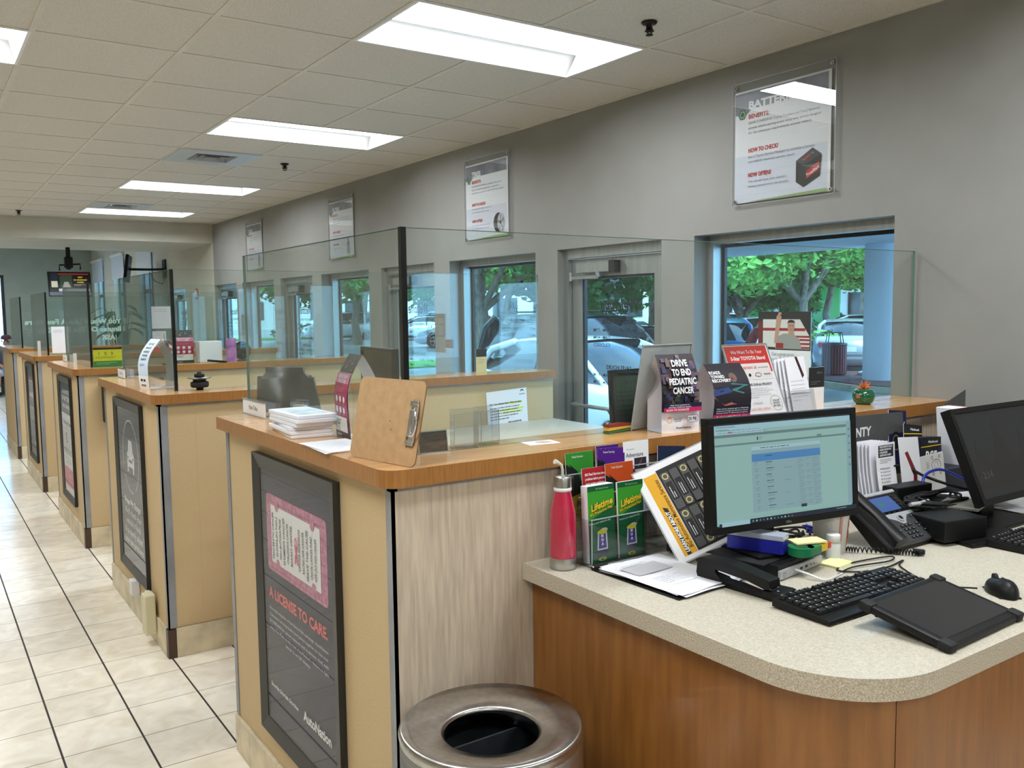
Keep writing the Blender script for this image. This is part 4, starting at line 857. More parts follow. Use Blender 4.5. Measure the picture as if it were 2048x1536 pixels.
for i, (ti, b1, b2, b3, pic, lab) in enumerate(WP):
    yc = 2.782+2.605*i; w = .60; h = .60
    t = thing('wall_poster', lab, 'poster', group='service posters on the grey wall', M=WALLF(yc, 2.22, WX-.012))
    mb = MB(); mb.M = T((-w/2, 0, 0)); W, H = w, h
    mb.box(.01, .012, -.004, W-.03, H-.04, -.001, WHITE); mb.z = -.0009
    L, Rr = .012, W-.045
    mb.rect(L, .012, Rr-L, H-.06, mat('poster_pale_blue', (214, 218, 230), .5)); mb.rect(L, H*.4, Rr-L, H*.5-.05, mat('poster_white', (232, 233, 236), .5)); mb.poly([(L, H-.05), (Rr, H-.05), (Rr, H*.78), (L+.10, H*.78), (L+.08, H*.745), (L, H*.745)], mat('poster_grey_band', (118, 120, 132), .5, noise=.25, nscale=6))
    mb.poly([(L+.045+.028*math.cos(math.radians(60*k)), H*.745+.028*math.sin(math.radians(60*k))) for k in range(6)], ink(70, 110, 74)); mb.poly([(L+.045+.02*math.cos(math.radians(60*k)), H*.745+.02*math.sin(math.radians(60*k))) for k in range(6)], ink(140, 168, 140)); mb.disc(L+.045, H*.745, .011, ink(60, 90, 66))
    mb.text(ti, L+.085, H*.782, .034, WHITE, 'l', .04, w=.3 if len(ti) > 7 else None); G2 = ink(128, 128, 136)
    y = H*.70
    for hd, body, sp in (('BENEFITS:', b1, .165), ('HOW TO CHECK?', b2, .12), ('HOW OFTEN?', b3, 0)):
        mb.text(hd, L+.085, y, .02, REDP, 'l', .03, w=.014*len(hd))
        for k, s in enumerate(body): mb.text(s, L+.085, y-.027-.024*k, .0115, G2, 'l', w=min(.42, .0078*len(s)))
        y -= sp
    pic(mb, Rr-.17, H*.08, .14); mb.poly([(L+.06, .014), (Rr, .014), (Rr, .03)], ink(150, 196, 90) if i != 0 else ink(150, 178, 120))
    mb.build('print', t)
    mb = MB(); mb.box(-w/2, 0, .004, w/2, h, .008, M_acp); c = mb.build('acrylic_cover', t)
    mb = MB()
    for q in ((-w/2, 0, -w/2+.002, h), (w/2-.002, 0, w/2, h), (-w/2, 0, w/2, .002), (-w/2, h-.002, w/2, h)): mb.box(q[0], q[1], .0042, q[2], q[3], .0085, M_acre)
    mb.build('polished_edge', c)
    for sx in (-1, 1):
        for sy in (.02, h-.02): mb = MB(); mb.cyl((sx*(w/2-.02), sy, -.01), (sx*(w/2-.02), sy, .012), .0085, M_chrome, n=16); mb.cyl((sx*(w/2-.02), sy, .012), (sx*(w/2-.02), sy, .0125), .004, M_blackm, n=10); mb.build('standoff', t)
# ================================================================ THINGS ON THE LEDGES
def tent(label, M, w, h, art, bulge=.012, depth=.10, out=0, group='folded table tents', face=None):
    """folded card standing up: front leaf towards -Y (local), apex on top"""
    t = thing('table_tent', label, 'table tent', M=M, group=group)
    N = 16
    def cur(s): return (depth*.5*s**1.5-bulge*math.sin(PI*s)+.006*math.sin(2*PI*s), h*s)
    m = face or M_paper; mb = MB(); L = h
    def warp(q):
        s = min(max(q.y/L, 0), 1); y, z = cur(s); return Vector((q.x, y-q.z, z))
    mb.warp = warp; mb.rect(0, 0, w, L, m, ny=N, z=0); mb.z = .0003
    _r = mb.rect
    mb.rect = lambda x, y, ww, hh, mm, nx=1, ny=0, z=None: _r(x, y, ww, hh, mm, nx, ny or max(1, int(hh/L*N)+1), z)
    art(mb, w, L); mb.build('front_leaf', t)
    mb = MB(); v = []
    for i in range(N+1): y, z = cur(i/N); v += [(0, depth-y, z), (w, depth-y, z)]
    mb.add(v, [(2*i, 2*i+2, 2*i+3, 2*i+1) for i in range(N)], M_paper, True); mb.add([(0, 0, .0008), (w, 0, .0008), (w, depth, .0008), (0, depth, .0008)], [(0, 1, 2, 3)], M_paper); mb.build('back_leaf', t)
    return t
def faces(a, x, y, w, h, n, seed, pal):
    rd = random.Random(seed)
    for i in range(n):
        px, py = x+rd.random()*w*.88, y+rd.random()*h*.86; a.rect(px, py, w*rd.uniform(.06, .14), h*rd.uniform(.06, .14), pal[rd.randrange(len(pal))], ny=1)
def art_drive(a, W, H):
    bot = H*.27
    a.rect(0, bot, W, H-bot, ink(52, 44, 50)); faces(a, 0, H*.36, W, H*.64, 70, 4, [ink(96, 80, 96), ink(40, 70, 60), ink(110, 90, 84), ink(34, 34, 44), ink(60, 60, 96), ink(130, 110, 120), ink(74, 50, 50)])
    for i, (tx, w_) in enumerate((('DRIVE', .42), ('TO END', .5), ('PEDIATRIC', .72), ('CANCER', .56))): a.text(tx, W*.52, H*(.85-.115*i), H*.078, WHITE, 'c', .035, w=W*w_)
    a.rect(0, bot, W, H*.11, NAVY); a.rect(0, bot-.0, W, H*.055, PINK); a.text('Help fund research to', W*.42, H*.35, H*.018, WHITE, 'c', .01, .15, w=W*.52); a.text('eliminate childhood cancer.', W*.42, H*.325, H*.018, WHITE, 'c', .01, .15, w=W*.6)
    a.text('SCAN TO DONATE!', W*.36, H*.283, H*.027, WHITE, 'c', .02, .2, w=W*.6)
    a.ring(W*.14, H*.17, W*.075, W*.03, ink(226, 190, 150)); a.ring(W*.14, H*.17, W*.075, W*.03, ink(206, 90, 90), 40, 140); a.text('PEDIATRIC', W*.26, H*.17, H*.018, BLACK, 'l', .02); a.text('CANCER', W*.26, H*.145, H*.018, BLACK, 'l', .02)
    a.rrect(W*.6, H*.13, W*.3, H*.09, .004, ink(160, 60, 96)); a.rrect(W*.615, H*.137, W*.27, H*.076, .003, WHITE); a.text('DRV PNK', W*.75, H*.15, H*.05, BLACK, 'c', .03, w=W*.24)
    a.text('AutoNation', W*.5, H*.055, H*.028, BLACK, 'c', .03, w=W*.4)
def art_road(a, W, H):
    a.rect(0, H*.1, W, H*.9, ink(40, 36, 44)); a.poly([(0, H*.62), (W*.55, H*.72), (W*.9, H*.66), (W, H*.45), (W*.6, H*.36), (0, H*.42)], ink(26, 28, 40)); a.poly([(W*.5, H*.7), (W*.95, H*.66), (W*.8, H*.52), (W*.5, H*.58)], ink(60, 120, 120)); a.poly([(0, H*.62), (W*.1, H*.6), (W*.5, H*.38), (W*.62, H*.36), (W*.3, H*.34), (0, H*.48)], ink(176, 100, 88)); a.disc(W*.6, H*.78, W*.1, ink(110, 80, 72))
    a.poly([(0, H*.6), (W*.4, H*.64), (W*.5, H*.56), (0, H*.5)], ink(50, 70, 120))
    for i, tx in enumerate(('ROADS', 'TOWARD', 'RECOVERY')): a.text(tx, W*.02, H*(.84-.06*i), H*.045, WHITE, 'l', .03, w=W*(.3, .36, .5)[i])
    a.rect(0, H*.1, W, H*.22, NAVY)
    for i, tx in enumerate(('Help cancer patients get to lifesaving', 'treatment through the American Cancer', 'Society Road To Recovery program.')): a.text(tx, W*.5, H*(.285-.034*i), H*.02, WHITE, 'c', .008, .12, w=W*.86)
    a.rect(0, H*.08, W, H*.12, PINK); a.text('DONATE TODAY!', W*.5, H*.115, H*.056, WHITE, 'c', .035, w=W*.82)
tent('white table tent about ending pediatric cancer, in front of the leaning sign holder', frame((1.915, 1.965, LZ), (.98, -.19, 0), (0, 0, 1)) @ Rx(-90) @ Matrix(((1, 0, 0, 0), (0, 0, 1, 0), (0, -1, 0, 0), (0, 0, 0, 1))).inverted() if 0 else T((1.915, 1.972, LZ)) @ Rz(-11), .14, .245, art_drive, .014, .085)
tent('curved table tent with a donate today banner, beside the pediatric cancer tent', T((2.135, 1.97, LZ)) @ Rz(-10), .15, .205, art_road, .032, .095)
M_mag = ink(178, 40, 86)
def art_pink(a, W, H):
    a.rect(0, H*.78, W, H*.22, ink(56, 50, 52)); faces(a, 0, H*.8, W, H*.18, 20, 5, [ink(140, 130, 126), ink(30, 30, 32), ink(90, 84, 80)]); a.rect(0, 0, W, H*.78, ink(176, 38, 88)); a.rect(0, H*.66, W, H*.12, ink(214, 118, 156)); a.text('SERVICE NOW', W*.5, H*.72, H*.04, WHITE, 'c', .03, w=W*.7); a.text('PAY LATER', W*.5, H*.665, H*.04, WHITE, 'c', .03, w=W*.56)
    a.lines(W*.12, H*.6, W*.76, 3, H*.02, ink(220, 130, 160), H*.006, 5)
    for r in range(2):
        for c in range(3): a.disc(W*(.22+.28*c), H*(.47-.13*r), W*.075, WHITE); a.lines(W*(.14+.28*c), H*(.41-.13*r), W*.16, 1, .004, WHITE, H*.006, r*3+c)
    a.rect(0, 0, W, H*.08, ink(30, 26, 34)); a.rect(W*.04, H*.08, W*.92, H*.18, WHITE); a.text('LEARN & APPLY', W*.3, H*.2, H*.025, BLACK, 'c', .02, w=W*.4); a.text('TODAY!', W*.3, H*.16, H*.025, BLACK, 'c', .02); a.text('AutoNation', W*.3, H*.03, H*.022, WHITE, 'c', .02)
tent('pink table tent with six white icons behind the clipboard', T((1.106, 2.60, LZ)) @ Rz(-97), .135, .26, art_pink, .022, .085)
tent('pink table tent with six white icons on the third counter ledge', T((1.70, 7.22, LZ)) @ Rz(-4), .15, .26, art_pink, .012, .08)
def art_side(a, W, H):
    a.rect(0, 0, W, H, ink(206, 222, 238)); 
    for i, tx in enumerate(('WE ARE', 'MAKE', 'HERE', 'YOUR', 'DAY')): a.text(tx, W*.5, H*(.88-.075*i), H*.04, ink(30, 44, 70), 'c', .03, w=W*.55)
    a.lines(W*.2, H*.5, W*.5, 3, H*.02, ink(70, 120, 180), H*.008, 4); a.rect(0, 0, W, H*.26, WHITE); a.rect(W*.2, H*.15, W*.2, H*.05, BLACK, ny=1); a.rect(W*.48, H*.15, W*.2, H*.05, BLACK, ny=1); a.text('DRV PNK', W*.45, H*.05, H*.04, BLACK, 'c', .03)
tent('tall white table tent seen edge-on at the corner of the second counter', T((.985, 4.94, LZ)) @ Rz(-82), .14, .26, art_side, .03, .13)
# name plates
def name_plate(txt, x, y, lab, w=.25):
    t = thing('name_plate', lab, 'name plate', group='name plates on the ledges', M=WALLF(y, LZ, x))
    mb = MB(); mb.box(-w/2, .003, -.006, w/2, .058, 0, WHITE); mb.z = .0002; mb.text(txt, 0, .022, .016, ink(60, 60, 64), 'c', .0, w=.1 if txt else None); mb.build('plate', t)
    mb = MB(); mb.box(-w/2-.002, .056, -.008, w/2+.002, .061, .002, M_chrome); mb.box(-w/2-.002, 0, -.03, w/2+.002, .004, .004, M_chrome); mb.build('holder', t)
name_plate('Mark Tidlas', 1.058, 3.30, 'white name plate in a metal holder at the far end of the nearest ledge')
name_plate('Carlos', 1.052, 5.83, 'small white name plate on the second counter ledge', .2)
name_plate('Service', 1.052, 8.25, 'white name plate on the third counter ledge', .2)
def card_holder(loc, w, lab, rz=0, h=.1):
    t = thing('card_holder', lab, 'card holder', group='clear card holders', M=T(loc) @ Rz(rz)); mb = MB()
    mb.box(0, 0, 0, w, .002, h, M_acr); mb.box(0, .03, 0, w, .032, h*1.1, M_acr); mb.box(0, 0, 0, w, .04, .002, M_acr)
    for q in ((0, 0, w, .0022), (0, .03, w, .0322)): mb.box(q[0], q[1], h*(1 if q[1] == 0 else 1.1), q[2], q[3], h*(1 if q[1] == 0 else 1.1)+.0015, M_acre)
    for x in (0, w-.002): mb.box(x, 0, 0, x+.0015, .032, h, M_acre if 0 else M_acr)
    mb.box(-.0005, -.0005, 0, .001, .0005, h, M_acre); mb.box(w-.001, -.0005, 0, w+.0005, .0005, h, M_acre)
    mb.build('holder', t); return t
card_holder((1.245, 2.112, LZ), .075, 'empty clear card holder, left of two behind the nearest glass', -8)
card_holder((1.335, 2.112, LZ), .07, 'empty clear card holder, right of two behind the nearest glass', 8)
t = card_holder((1.14, 3.12, LZ), .06, 'clear card holder with cards behind the name plate', -60, .06); mb = MB(); mb.box(.004, .006, .003, .056, .026, .05, M_paper); mb.build('card', t)
t = thing('business_card_frame', 'dark card in a small metal frame right of the clipboard', 'card frame', M=T((1.135, 2.118, LZ)) @ Rz(-4) @ Rx(80)); mb = MB(); mb.box(0, 0, 0, .085, .056, .003, mat('dark_brown_card', (74, 60, 54), .4, noise=.3, nscale=30, stretch=(1, 8, 1))); mb.build('card', t)
mb = MB()
for q in ((-.002, -.003, .087, .0), (-.002, .056, .087, .059), (-.003, -.003, 0, .059), (.085, -.003, .088, .059)): mb.box(q[0], q[1], -.001, q[2], q[3], .006, M_chrome)
mb.box(-.002, -.004, -.02, .087, 0, .02, M_chrome); mb.build('frame', t)
# booklets
M_bkl = mat('booklet_cover', (190, 210, 224), .5, noise=.12, nscale=16)
for k in range(6):
    low = k < 3; mb = MB(); hh = .0115; mb.cbox((0, 0, hh/2), (.135, .26, hh), M_paper, b=.002)
    mb.z = hh; mb.rect(-.05, -.1, .1, .2, M_bkl if k == 5 else WHITE)
    rd = random.Random(k); tag(mb.build('booklet', mw=T((1.028+rd.uniform(-.005, .005)+(0 if low else .004), 2.722+rd.uniform(-.008, .008)+(0 if low else -.005), LZ+.0005+k*(hh+.0004))) @ Rz(-6+rd.uniform(-3, 3)+(0 if low else 5))),
        'white booklet in the pile behind the name plate, %s' % (('lowest', 'second from the bottom', 'third from the bottom', 'third from the top', 'second from the top', 'topmost')[k]), 'booklet', 'pile of booklets on the nearest ledge')
for k in range(3):
    mb = MB(); mb.box(-.075, -.11, 0, .075, .11, .0015, M_paper); mb.z = .0016
    if k == 2: mb.lines(-.06, .08, .11, 6, .028, ink(150, 160, 190), .003, 3)
    tag(mb.build('form_sheet', mw=T((1.005, 2.37, LZ+.0005+k*.0018)) @ Rz(-4+k*3)), 'white form sheet beside the clipboard, %s' % ('lowest', 'middle one', 'topmost')[k], 'paper', 'form sheets on the ledge corner')
# standing clipboard
M_mas = mat('brown_hardboard', (184, 148, 106), .6, noise=.05, nscale=40, bump=.1)
Mc = frame((.963, 2.198, LZ+.002), (.189, -.982, -.004), (.213, .035, .976))
t = thing('clipboard', 'brown hardboard clipboard standing on its side against the glass corner', 'clipboard', M=Mc)
def rr(w, h, r): return arc(w-r, r, r, -90, 0, 5)+arc(w-r, h-r, r, 0, 90, 5)+arc(r, h-r, r, 90, 180, 5)+arc(r, r, r, 180, 270, 5)
mb = MB(); mb.prism(rr(.28, .219, .018), -.0035, 0, M_mas, mat('hardboard_edge', (120, 86, 52), .7)); mb.z = .0002; mb.disc(.155, .108, .0016, BLACK); mb.poly([(.16, .086), (.168, .089), (.164, .084)], ink(90, 64, 44)); mb.build('board', t)
mb = MB(); mb.poly([(.228, .06), (.238, .17), (.243, .17), (.25, .145), (.247, .075), (.236, .045)], mat('hardboard_slot', (96, 64, 36), .7)); mb.build('clip_slot', t)
mb = MB(); mb.cbox((.259, .11, .006), (.02, .10, .008), M_chrome, b=.003); mb.cbox((.262, .11, .016), (.012, .07, .014), M_chrome, b=.004); mb.tube([(.262, .15, .01), (.276, .14, .022), (.286, .115, .02), (.276, .085, .014), (.262, .075, .01)], .003, M_chrome, 8)
for y in (.06, .16): mb.cbox((.25, y, .004), (.03, .016, .006), M_chrome, b=.002)
mb.tube([(.246, .13, .004), (.243, .115, .009), (.245, .10, .004)], .0025, M_chrome, 6); mb.build('metal_clip', t)
# flat card, stapler on the ledge
mb = MB(); mb.box(-.05, -.032, 0, .05, .032, .001, M_paper); mb.z = .0012; mb.disc(.01, .0, .028, ink(186, 168, 140), .02); tag(mb.build('card', mw=T((1.51, 2.062, LZ)) @ Rz(-8)), 'white card with a tan disc lying flat on the nearest ledge', 'card')
t = thing('ledge_stapler', 'small red yellow and green stapler on the nearest ledge', 'stapler', M=T((1.775, 2.075, LZ)) @ Rz(8)); t.name = 'stapler.001'
mb = MB(); mb.M = frame((0, .012, 0), (1, 0, 0), (0, 0, 1)); mb.prism([(0, 0), (.125, .004), (.125, .01), (0, .008)], 0, .024, mat('green_lacquer', (60, 106, 60), .3)); mb.build('base', t)
mb = MB(); mb.M = frame((0, .012, 0), (1, 0, 0), (0, 0, 1)); mb.prism([(0, .010), (.125, .012), (.12, .018), (0, .02)], 0, .024, mat('yellow_lacquer', (206, 170, 70), .3)); mb.build('magazine', t)
mb = MB(); mb.M = frame((0, .012, 0), (1, 0, 0), (0, 0, 1)); mb.prism([(0, .021), (.12, .019), (.125, .024), (.06, .03), (.0, .028)], 0, .024, mat('red_lacquer', (130, 50, 40), .3)); mb.cyl((.01, .03, .012), (.01, .036, .012), .008, M_chrome, n=14); mb.build('handle', t)
# leaning sign holder seen from behind, framed print behind it
t = thing('sign_holder', 'clear sign holder seen from behind, leaning back on the nearest ledge', 'sign holder', M=frame((1.881, 2.075, LZ+.001), (1, .006, 0), (.001, -.20, .98)) @ T((0, 0, -.002)))
mb = MB(); mb.box(.003, .003, -.0008, .213, .277, .0003, mat('sheet_back', (206, 212, 208), .6)); mb.build('insert', t)
mb = MB(); mb.box(0, 0, .0012, .216, .28, .0032, M_acr); mb.box(0, 0, -.0032, .216, .28, -.0012, M_acr)
for q in ((0, 0, .002, .28), (.214, 0, .216, .28), (0, .278, .216, .28)): mb.box(q[0], q[1], -.0033, q[2], q[3], .0033, M_acre)
mb.build('holder', t)
t = thing('picture_frame', 'black frame with a dark green notice standing behind the sign holder', 'picture frame', M=T((1.865, 2.16, LZ+.001)) @ Rz(0) @ Rx(86)); w, h = .19, .19
mb = MB(); b = .012
for q in ((0, 0, w, b), (0, h-b, w, h), (0, b, b, h-b), (w-b, b, w, h-b)): mb.box(q[0], q[1], 0, q[2], q[3], .014, M_blackm)
mb.build('frame', t); mb = MB(); mb.box(b, b, 0, w-b, h-b, .004, mat('dark_green_sheet', (62, 74, 60), .4)); mb.z = .0042
mb.text('SHUTTLE', w/2, h*.75, .009, ink(40, 48, 40), 'c', .02); mb.lines(.03, h*.6, w-.06, 3, .014, ink(40, 48, 40), .003, 3); mb.lines(.03, h*.35, w-.09, 3, .014, ink(40, 48, 40), .003, 4); mb.build('notice', t)
# five star sign holder
def art_star(a, W, H):
    rd_ = ink(208, 52, 42); a.rect(0, 0, W, H, WHITE); a.rect(.006, H*.62, W-.012, H*.36, rd_); a.poly([(.006, H*.62), (W-.006, H*.62), (W*.5, H*.58)], ink(240, 190, 180))
    a.text('We Want To Be Your', W*.5, H*.875, H*.045, WHITE, 'c', 0, w=W*.7); a.text('5-Star TOYOTA Store!', W*.5, H*.79, H*.047, WHITE, 'c', .035, w=W*.78)
    a.rrect(W*.07, H*.52, W*.86, H*.22, .008, ink(236, 230, 228)); a.text('PLEASE REVIEW US', W*.12, H*.665, H*.034, rd_, 'l', .02, w=W*.5)
    for k in range(5): a.poly([(W*(.68+.045*k)+(.0035 if j % 2 == 0 else .0015)*math.cos(math.radians(90+36*j)), H*.68+(.0035 if j % 2 == 0 else .0015)*math.sin(math.radians(90+36*j))) for j in range(10)], BLACK)
    a.text('Google', W*.14, H*.575, H*.032, GREYT, 'l', 0, w=W*.17); a.disc(W*.42, H*.585, .006, BLACK); a.ring(W*.61, H*.585, .016, .002, GREYT, ry=.008); a.text('DEALER', W*.74, H*.58, H*.02, GREYT, 'l', .03, w=W*.15)
    a.text('YOU ARE OUR #1 PRIORITY', W*.52, H*.44, H*.032, BLACK, 'c', .015, w=W*.68); a.lines(W*.15, H*.4, W*.7, 5, H*.028, ink(170, 170, 176), H*.006, 4)
    a.ring(W*.82, H*.2, .028, .0012, GREYT); 
    for i, tx in enumerate(('YOUR', 'REVIEW', 'MATTERS.')): a.text(tx, W*.82, H*(.22-.035*i), H*.022, BLACK, 'c', .015, w=.034)
    a.text('is Detwiler', W*.3, H*.2, H*.026, GREYT, 'l'); a.text('239-281-0004', W*.2, H*.12, H*.03, ink(220, 130, 120), 'l', 0, w=W*.45)
t = thing('sign_holder', 'clear sign holder with the red and white five star review sign', 'sign holder', M=frame((2.330, 2.0, LZ+.001), (.998, -.068, 0), (.031, .40, .91)))
mb = MB(); mb.box(.002, .002, -.001, .214, .278, -.0002, WHITE); mb.z = -.0001; art_star(mb, .216, .28); mb.build('insert', t)
mb = MB(); mb.box(0, 0, .003, .216, .28, .0045, glassmat('sign_cover', (.97, .97, .97), base=.03)); mb.box(-.001, 0, -.002, .001, .28, .0045, M_acre); mb.box(.215, 0, -.002, .217, .28, .0045, M_acre); mb.box(0, .279, -.002, .216, .281, .0045, M_acre); mb.build('holder', t)
t = thing('brochure_holder', 'clear flyer holder full of white flyers with dark stripes', 'brochure holder', M=T((2.545, 1.985, LZ)) @ Rz(-4))
mb = MB(); mb.M = Rx(-12); mb.box(0, .05, .0, .15, .053, .2, M_acr); mb.box(0, 0, 0, .15, .002, .09, M_acr); mb.box(0, 0, 0, .15, .053, .003, M_acr); mb.box(0, -.0005, .09, .15, .0025, .092, M_acre)
for x in (0, .148): mb.box(x, 0, 0, x+.002, .05, .1, M_acr)
mb.build('holder', t); fl = t.matrix_world
for k in range(4):
    mb = MB(); mb.box(0, 0, -.002, .1, .21, 0, M_paper); mb.z = .0001; mb.poly([(.05, .21), (.062, .21), (.085, .14), (.074, .13)], ink(60, 34, 34)); mb.lines(.01, .12, .08, 6, .014, ink(190, 190, 196), .003, k)
    tag(mb.build('flyer', mw=fl @ Rx(-12) @ T((.006+.012*k, .044-.011*k, .004)) @ Rx(90) @ Rz(1.5*k-3)), 'white flyer with dark stripe in the clear holder, %s' % ('rearmost', 'second from the back', 'second from the front', 'frontmost')[k], 'flyer', 'flyers in the clear holder')
mb = MB(); mb.box(0, 0, 0, .085, .003, .165, WHITE); mb.M = FRONTF(0, 0, 0); mb.z = .0001; mb.rect(0, .09, .085, .075, ink(40, 42, 42)); mb.text('PRICE', .045, .14, .008, GREYT, 'l'); mb.lines(.01, .11, .06, 2, .008, GREYT, .002, 5); tag(mb.build('counter_card', mw=T((2.715, 2.03, LZ)) @ Rz(-3)), 'small dark topped card standing right of the flyer holder', 'card')
mb = MB(); mb.box(0, 0, 0, .075, .003, .15, mat('pale_yellow_card', (206, 200, 150), .5)); mb.M = FRONTF(0, 0, 0); mb.z = .0001; mb.rect(0, .1, .075, .05, ink(40, 42, 42)); mb.lines(.012, .08, .05, 3, .01, GREYT, .002, 5); tag(mb.build('counter_card', mw=T((2.88, 4.60, LZ)) @ Rz(-3)), 'small black and cream card standing on the second counter ledge', 'card')
# pot
t = thing('potted_plant', 'small green glazed animal pot with an orange spiky plant on the ledge', 'plant', (3.10, 2.06, LZ))
M_glz = mat('green_glaze', (18, 92, 58), .12, noise=.2, nscale=8, coat=.6)
mb = MB(); mb.lathe([(0, 0), (.026, 0), (.037, .01), (.0435, .028), (.042, .045), (.033, .058), (.02, .063), (.017, .06), (0, .058)], M_glz, 32); mb.lathe([(0, .012), (.009, .008), (.011, 0), (0, -.006)], M_glz, 10, c=(-.034, .0, .052)); mb.cyl((-.043, -.006, .035), (-.047, -.007, .034), .009, mat('tan_glaze', (150, 112, 90), .3), n=12); mb.build('pot', t)
mb = MB(); rd = random.Random(4); M_or = mat('orange_air_plant', (206, 112, 50), .6)
for i in range(34):
    a = rd.random()*2*PI; el = rd.uniform(.25, 1.4); L = rd.uniform(.03, .05); d = Vector((math.cos(a)*math.cos(el), math.sin(a)*math.cos(el), math.sin(el))); p0 = Vector((0, 0, .058)); mb.tube([p0, p0+d*L*.5, p0+d*L+Vector((0, 0, -.006))], [.003, .0024, .0004], M_or, 5)
mb.build('foliage', t)
# sign taped in window 1
t = thing('window_sign', 'poster of a mechanic taped inside the nearest window', 'sign', M=WALLF(3.0, 1.365, WX+.095) @ T((0, 0, 0)))
mb = MB(); W, H = .32, .32; mb.box(0, 0, -.002, W, H, 0, WHITE); a = mb; a.z = .0001
a.rect(0, H*.4, W, H*.6, ink(34, 30, 30)); a.poly([(.03, H*.45), (.03, H*.88), (W*.8, H*.88), (W*.98, H*.62), (W*.98, H*.42)], ink(214, 212, 208)); rdm = ink(150, 34, 36)
for k, (y0, hh) in enumerate(((.7, .045), (.6, .03), (.55, .03), (.49, .03), (.43, .03))): a.rect(W*(.08 if k == 0 else .6), H*y0, W*(.82 if k == 0 else .38), H*hh, rdm)
a.rect(0, H*.4, W*.08, H*.45, ink(110, 30, 30)); skin = ink(182, 140, 118); sh = ink(150, 152, 148)
a.poly([(W*.34, H*.42), (W*.36, H*.6), (W*.5, H*.66), (W*.66, H*.66), (W*.8, H*.58), (W*.84, H*.42)], sh); a.poly([(W*.32, H*.5), (W*.38, H*.52), (W*.46, H*.92), (W*.4, H*.97), (W*.36, H*.92)], skin); a.disc(W*.64, H*.76, W*.065, skin, H*.085); a.poly([(W*.59, H*.7), (W*.69, H*.7), (W*.7, H*.64), (W*.6, H*.64)], skin)
a.poly([(W*.57, H*.8), (W*.585, H*.86), (W*.64, H*.875), (W*.7, H*.86), (W*.71, H*.8), (W*.69, H*.83), (W*.6, H*.83)], ink(40, 32, 30)); a.rect(W*.61, H*.775, .007, .004, BLACK); a.rect(W*.655, H*.775, .007, .004, BLACK); a.rect(W*.625, H*.72, .012, .003, ink(140, 90, 80))
a.rect(W*.36, H*.43, W*.14, H*.08, rdm); a.rect(W*.4, H*.95, W*.06, H*.04, skin)
a.text('Get a great price', W*.28, H*.31, .018, GREYT, 'l', w=W*.42); a.text('Toyota Complete service!', W*.24, H*.23, .018, GREYT, 'l', w=W*.58); a.lines(W*.3, H*.17, W*.45, 1, .01, GREYT, .003, 3); a.rect(W*.36, H*.06, .026, .026, ink(190, 60, 50)); a.text('Service', W*.46, H*.09, .008, GREYT, 'l'); a.text('Center', W*.46, H*.06, .008, BLACK, 'l', .03)
mb.build('print', t)
mb = MB(); mb.box(0, 0, -.002, .135, .07, 0, ink(206, 34, 34)); mb.z = .0001; mb.ring(.035, .03, .014, .003, WHITE, ry=.011); mb.text('SERVICE', .06, .032, .009, WHITE, 'l', .03); tag(mb.build('window_sticker', mw=WALLF(3.115, 1.405, WX+.098)), 'small red sticker on the window left of the mechanic poster', 'sticker')
# ================================================================ RIGHT END OF THE DESK
M_grb = mat('grey_board', (78, 80, 80), .6, noise=.05, nscale=20)
mb = MB(); mb.M = FRONTF(0, 0, 0); mb.prism([(0, 0), (.56, 0), (.53, .235), (0, .25)], 0, .003, M_grb); mb.z = .0032; mb.text('TIRE WARRANTY', .33, .165, .032, WHITE, 'r', .035)
tag(mb.build('display_board', loc=(2.555, 1.885, DZ+.06)), 'dark grey warranty board behind the brochures under the ledge', 'sign')
mb = MB(); mb.M = FRONTF(0, 0, 0); mb.prism([(-.035, 0), (.03, 0), (.03, .2), (.165, .235), (.165, .36), (-.005, .318), (-.005, .2)], 0, .003, M_grb); mb.z = .0032
for i, tx in enumerate(('TIRE', 'WARRANTY', 'GUIDE')): mb.text(tx, .01, .285-.034*i, .021, WHITE, 'l', .02, w=(.045, .1, .06)[i])
mb.lines(-.02, .18, .04, 6, .026, ink(110, 112, 112), .006, 4); tag(mb.build('display_board', mw=T((3.285, 1.83, DZ)) @ Rz(4)), 'grey tire warranty guide board standing at the far right', 'sign')
def art_nav(word, sub, bg=(24, 28, 66)):
    def f(a, W, H): a.rect(0, 0, W, H, ink(*bg)); a.text(sub, W*.3, H*.88, H*.03, WHITE, 'l', .02, .2, w=W*.5); a.disc(W*.18, H*.895, W*.06, WHITE, H*.012); a.text(word, W*.1, H*.7, H*.1, ink(220, 222, 236), 'l', .02, .2, w=W*.8); a.disc(W*.4, H*.42, W*.3, BLACK, H*.2); a.ring(W*.4, H*.42, W*.2, W*.03, GREYT, ry=H*.14)
    return f
def art_x5(a, W, H): a.rect(0, 0, W, H, ink(20, 20, 24)); a.text('Hankook', W*.35, H*.88, H*.05, WHITE, 'l', .02, .3, w=W*.5); a.poly([(0, H*.78), (W, H*.82), (W, H*.84), (0, H*.8)], YE); a.text('RS5', W*.18, H*.5, H*.2, WHITE, 'l', .03, .2, w=W*.6); a.rect(0, 0, W, H*.4, ink(24, 28, 60)); a.poly([(W*.7, H*.4), (W*.9, H*.8), (W, H*.82), (W, H*.3)], ink(30, 36, 84))
brochure('navy brochure standing highest below the ledge, in front of the grey board', (2.985, 1.87, DZ+.10), .115, .21, art_nav('RS3-G1', 'Continental'), 6, rz=0, roll=-6)
brochure('black brochure with a yellow line right of the navy one', (3.02, 1.83, DZ+.08), .12, .18, art_x5, 8, roll=-9)
brochure('black and navy tire booklet box in front, below the grey boards', (2.985, 1.74, DZ+.05), .125, .17, art_x5, 5, rz=-2, th=.05, edge=mat('navy_box', (20, 24, 50), .4), roll=-3)
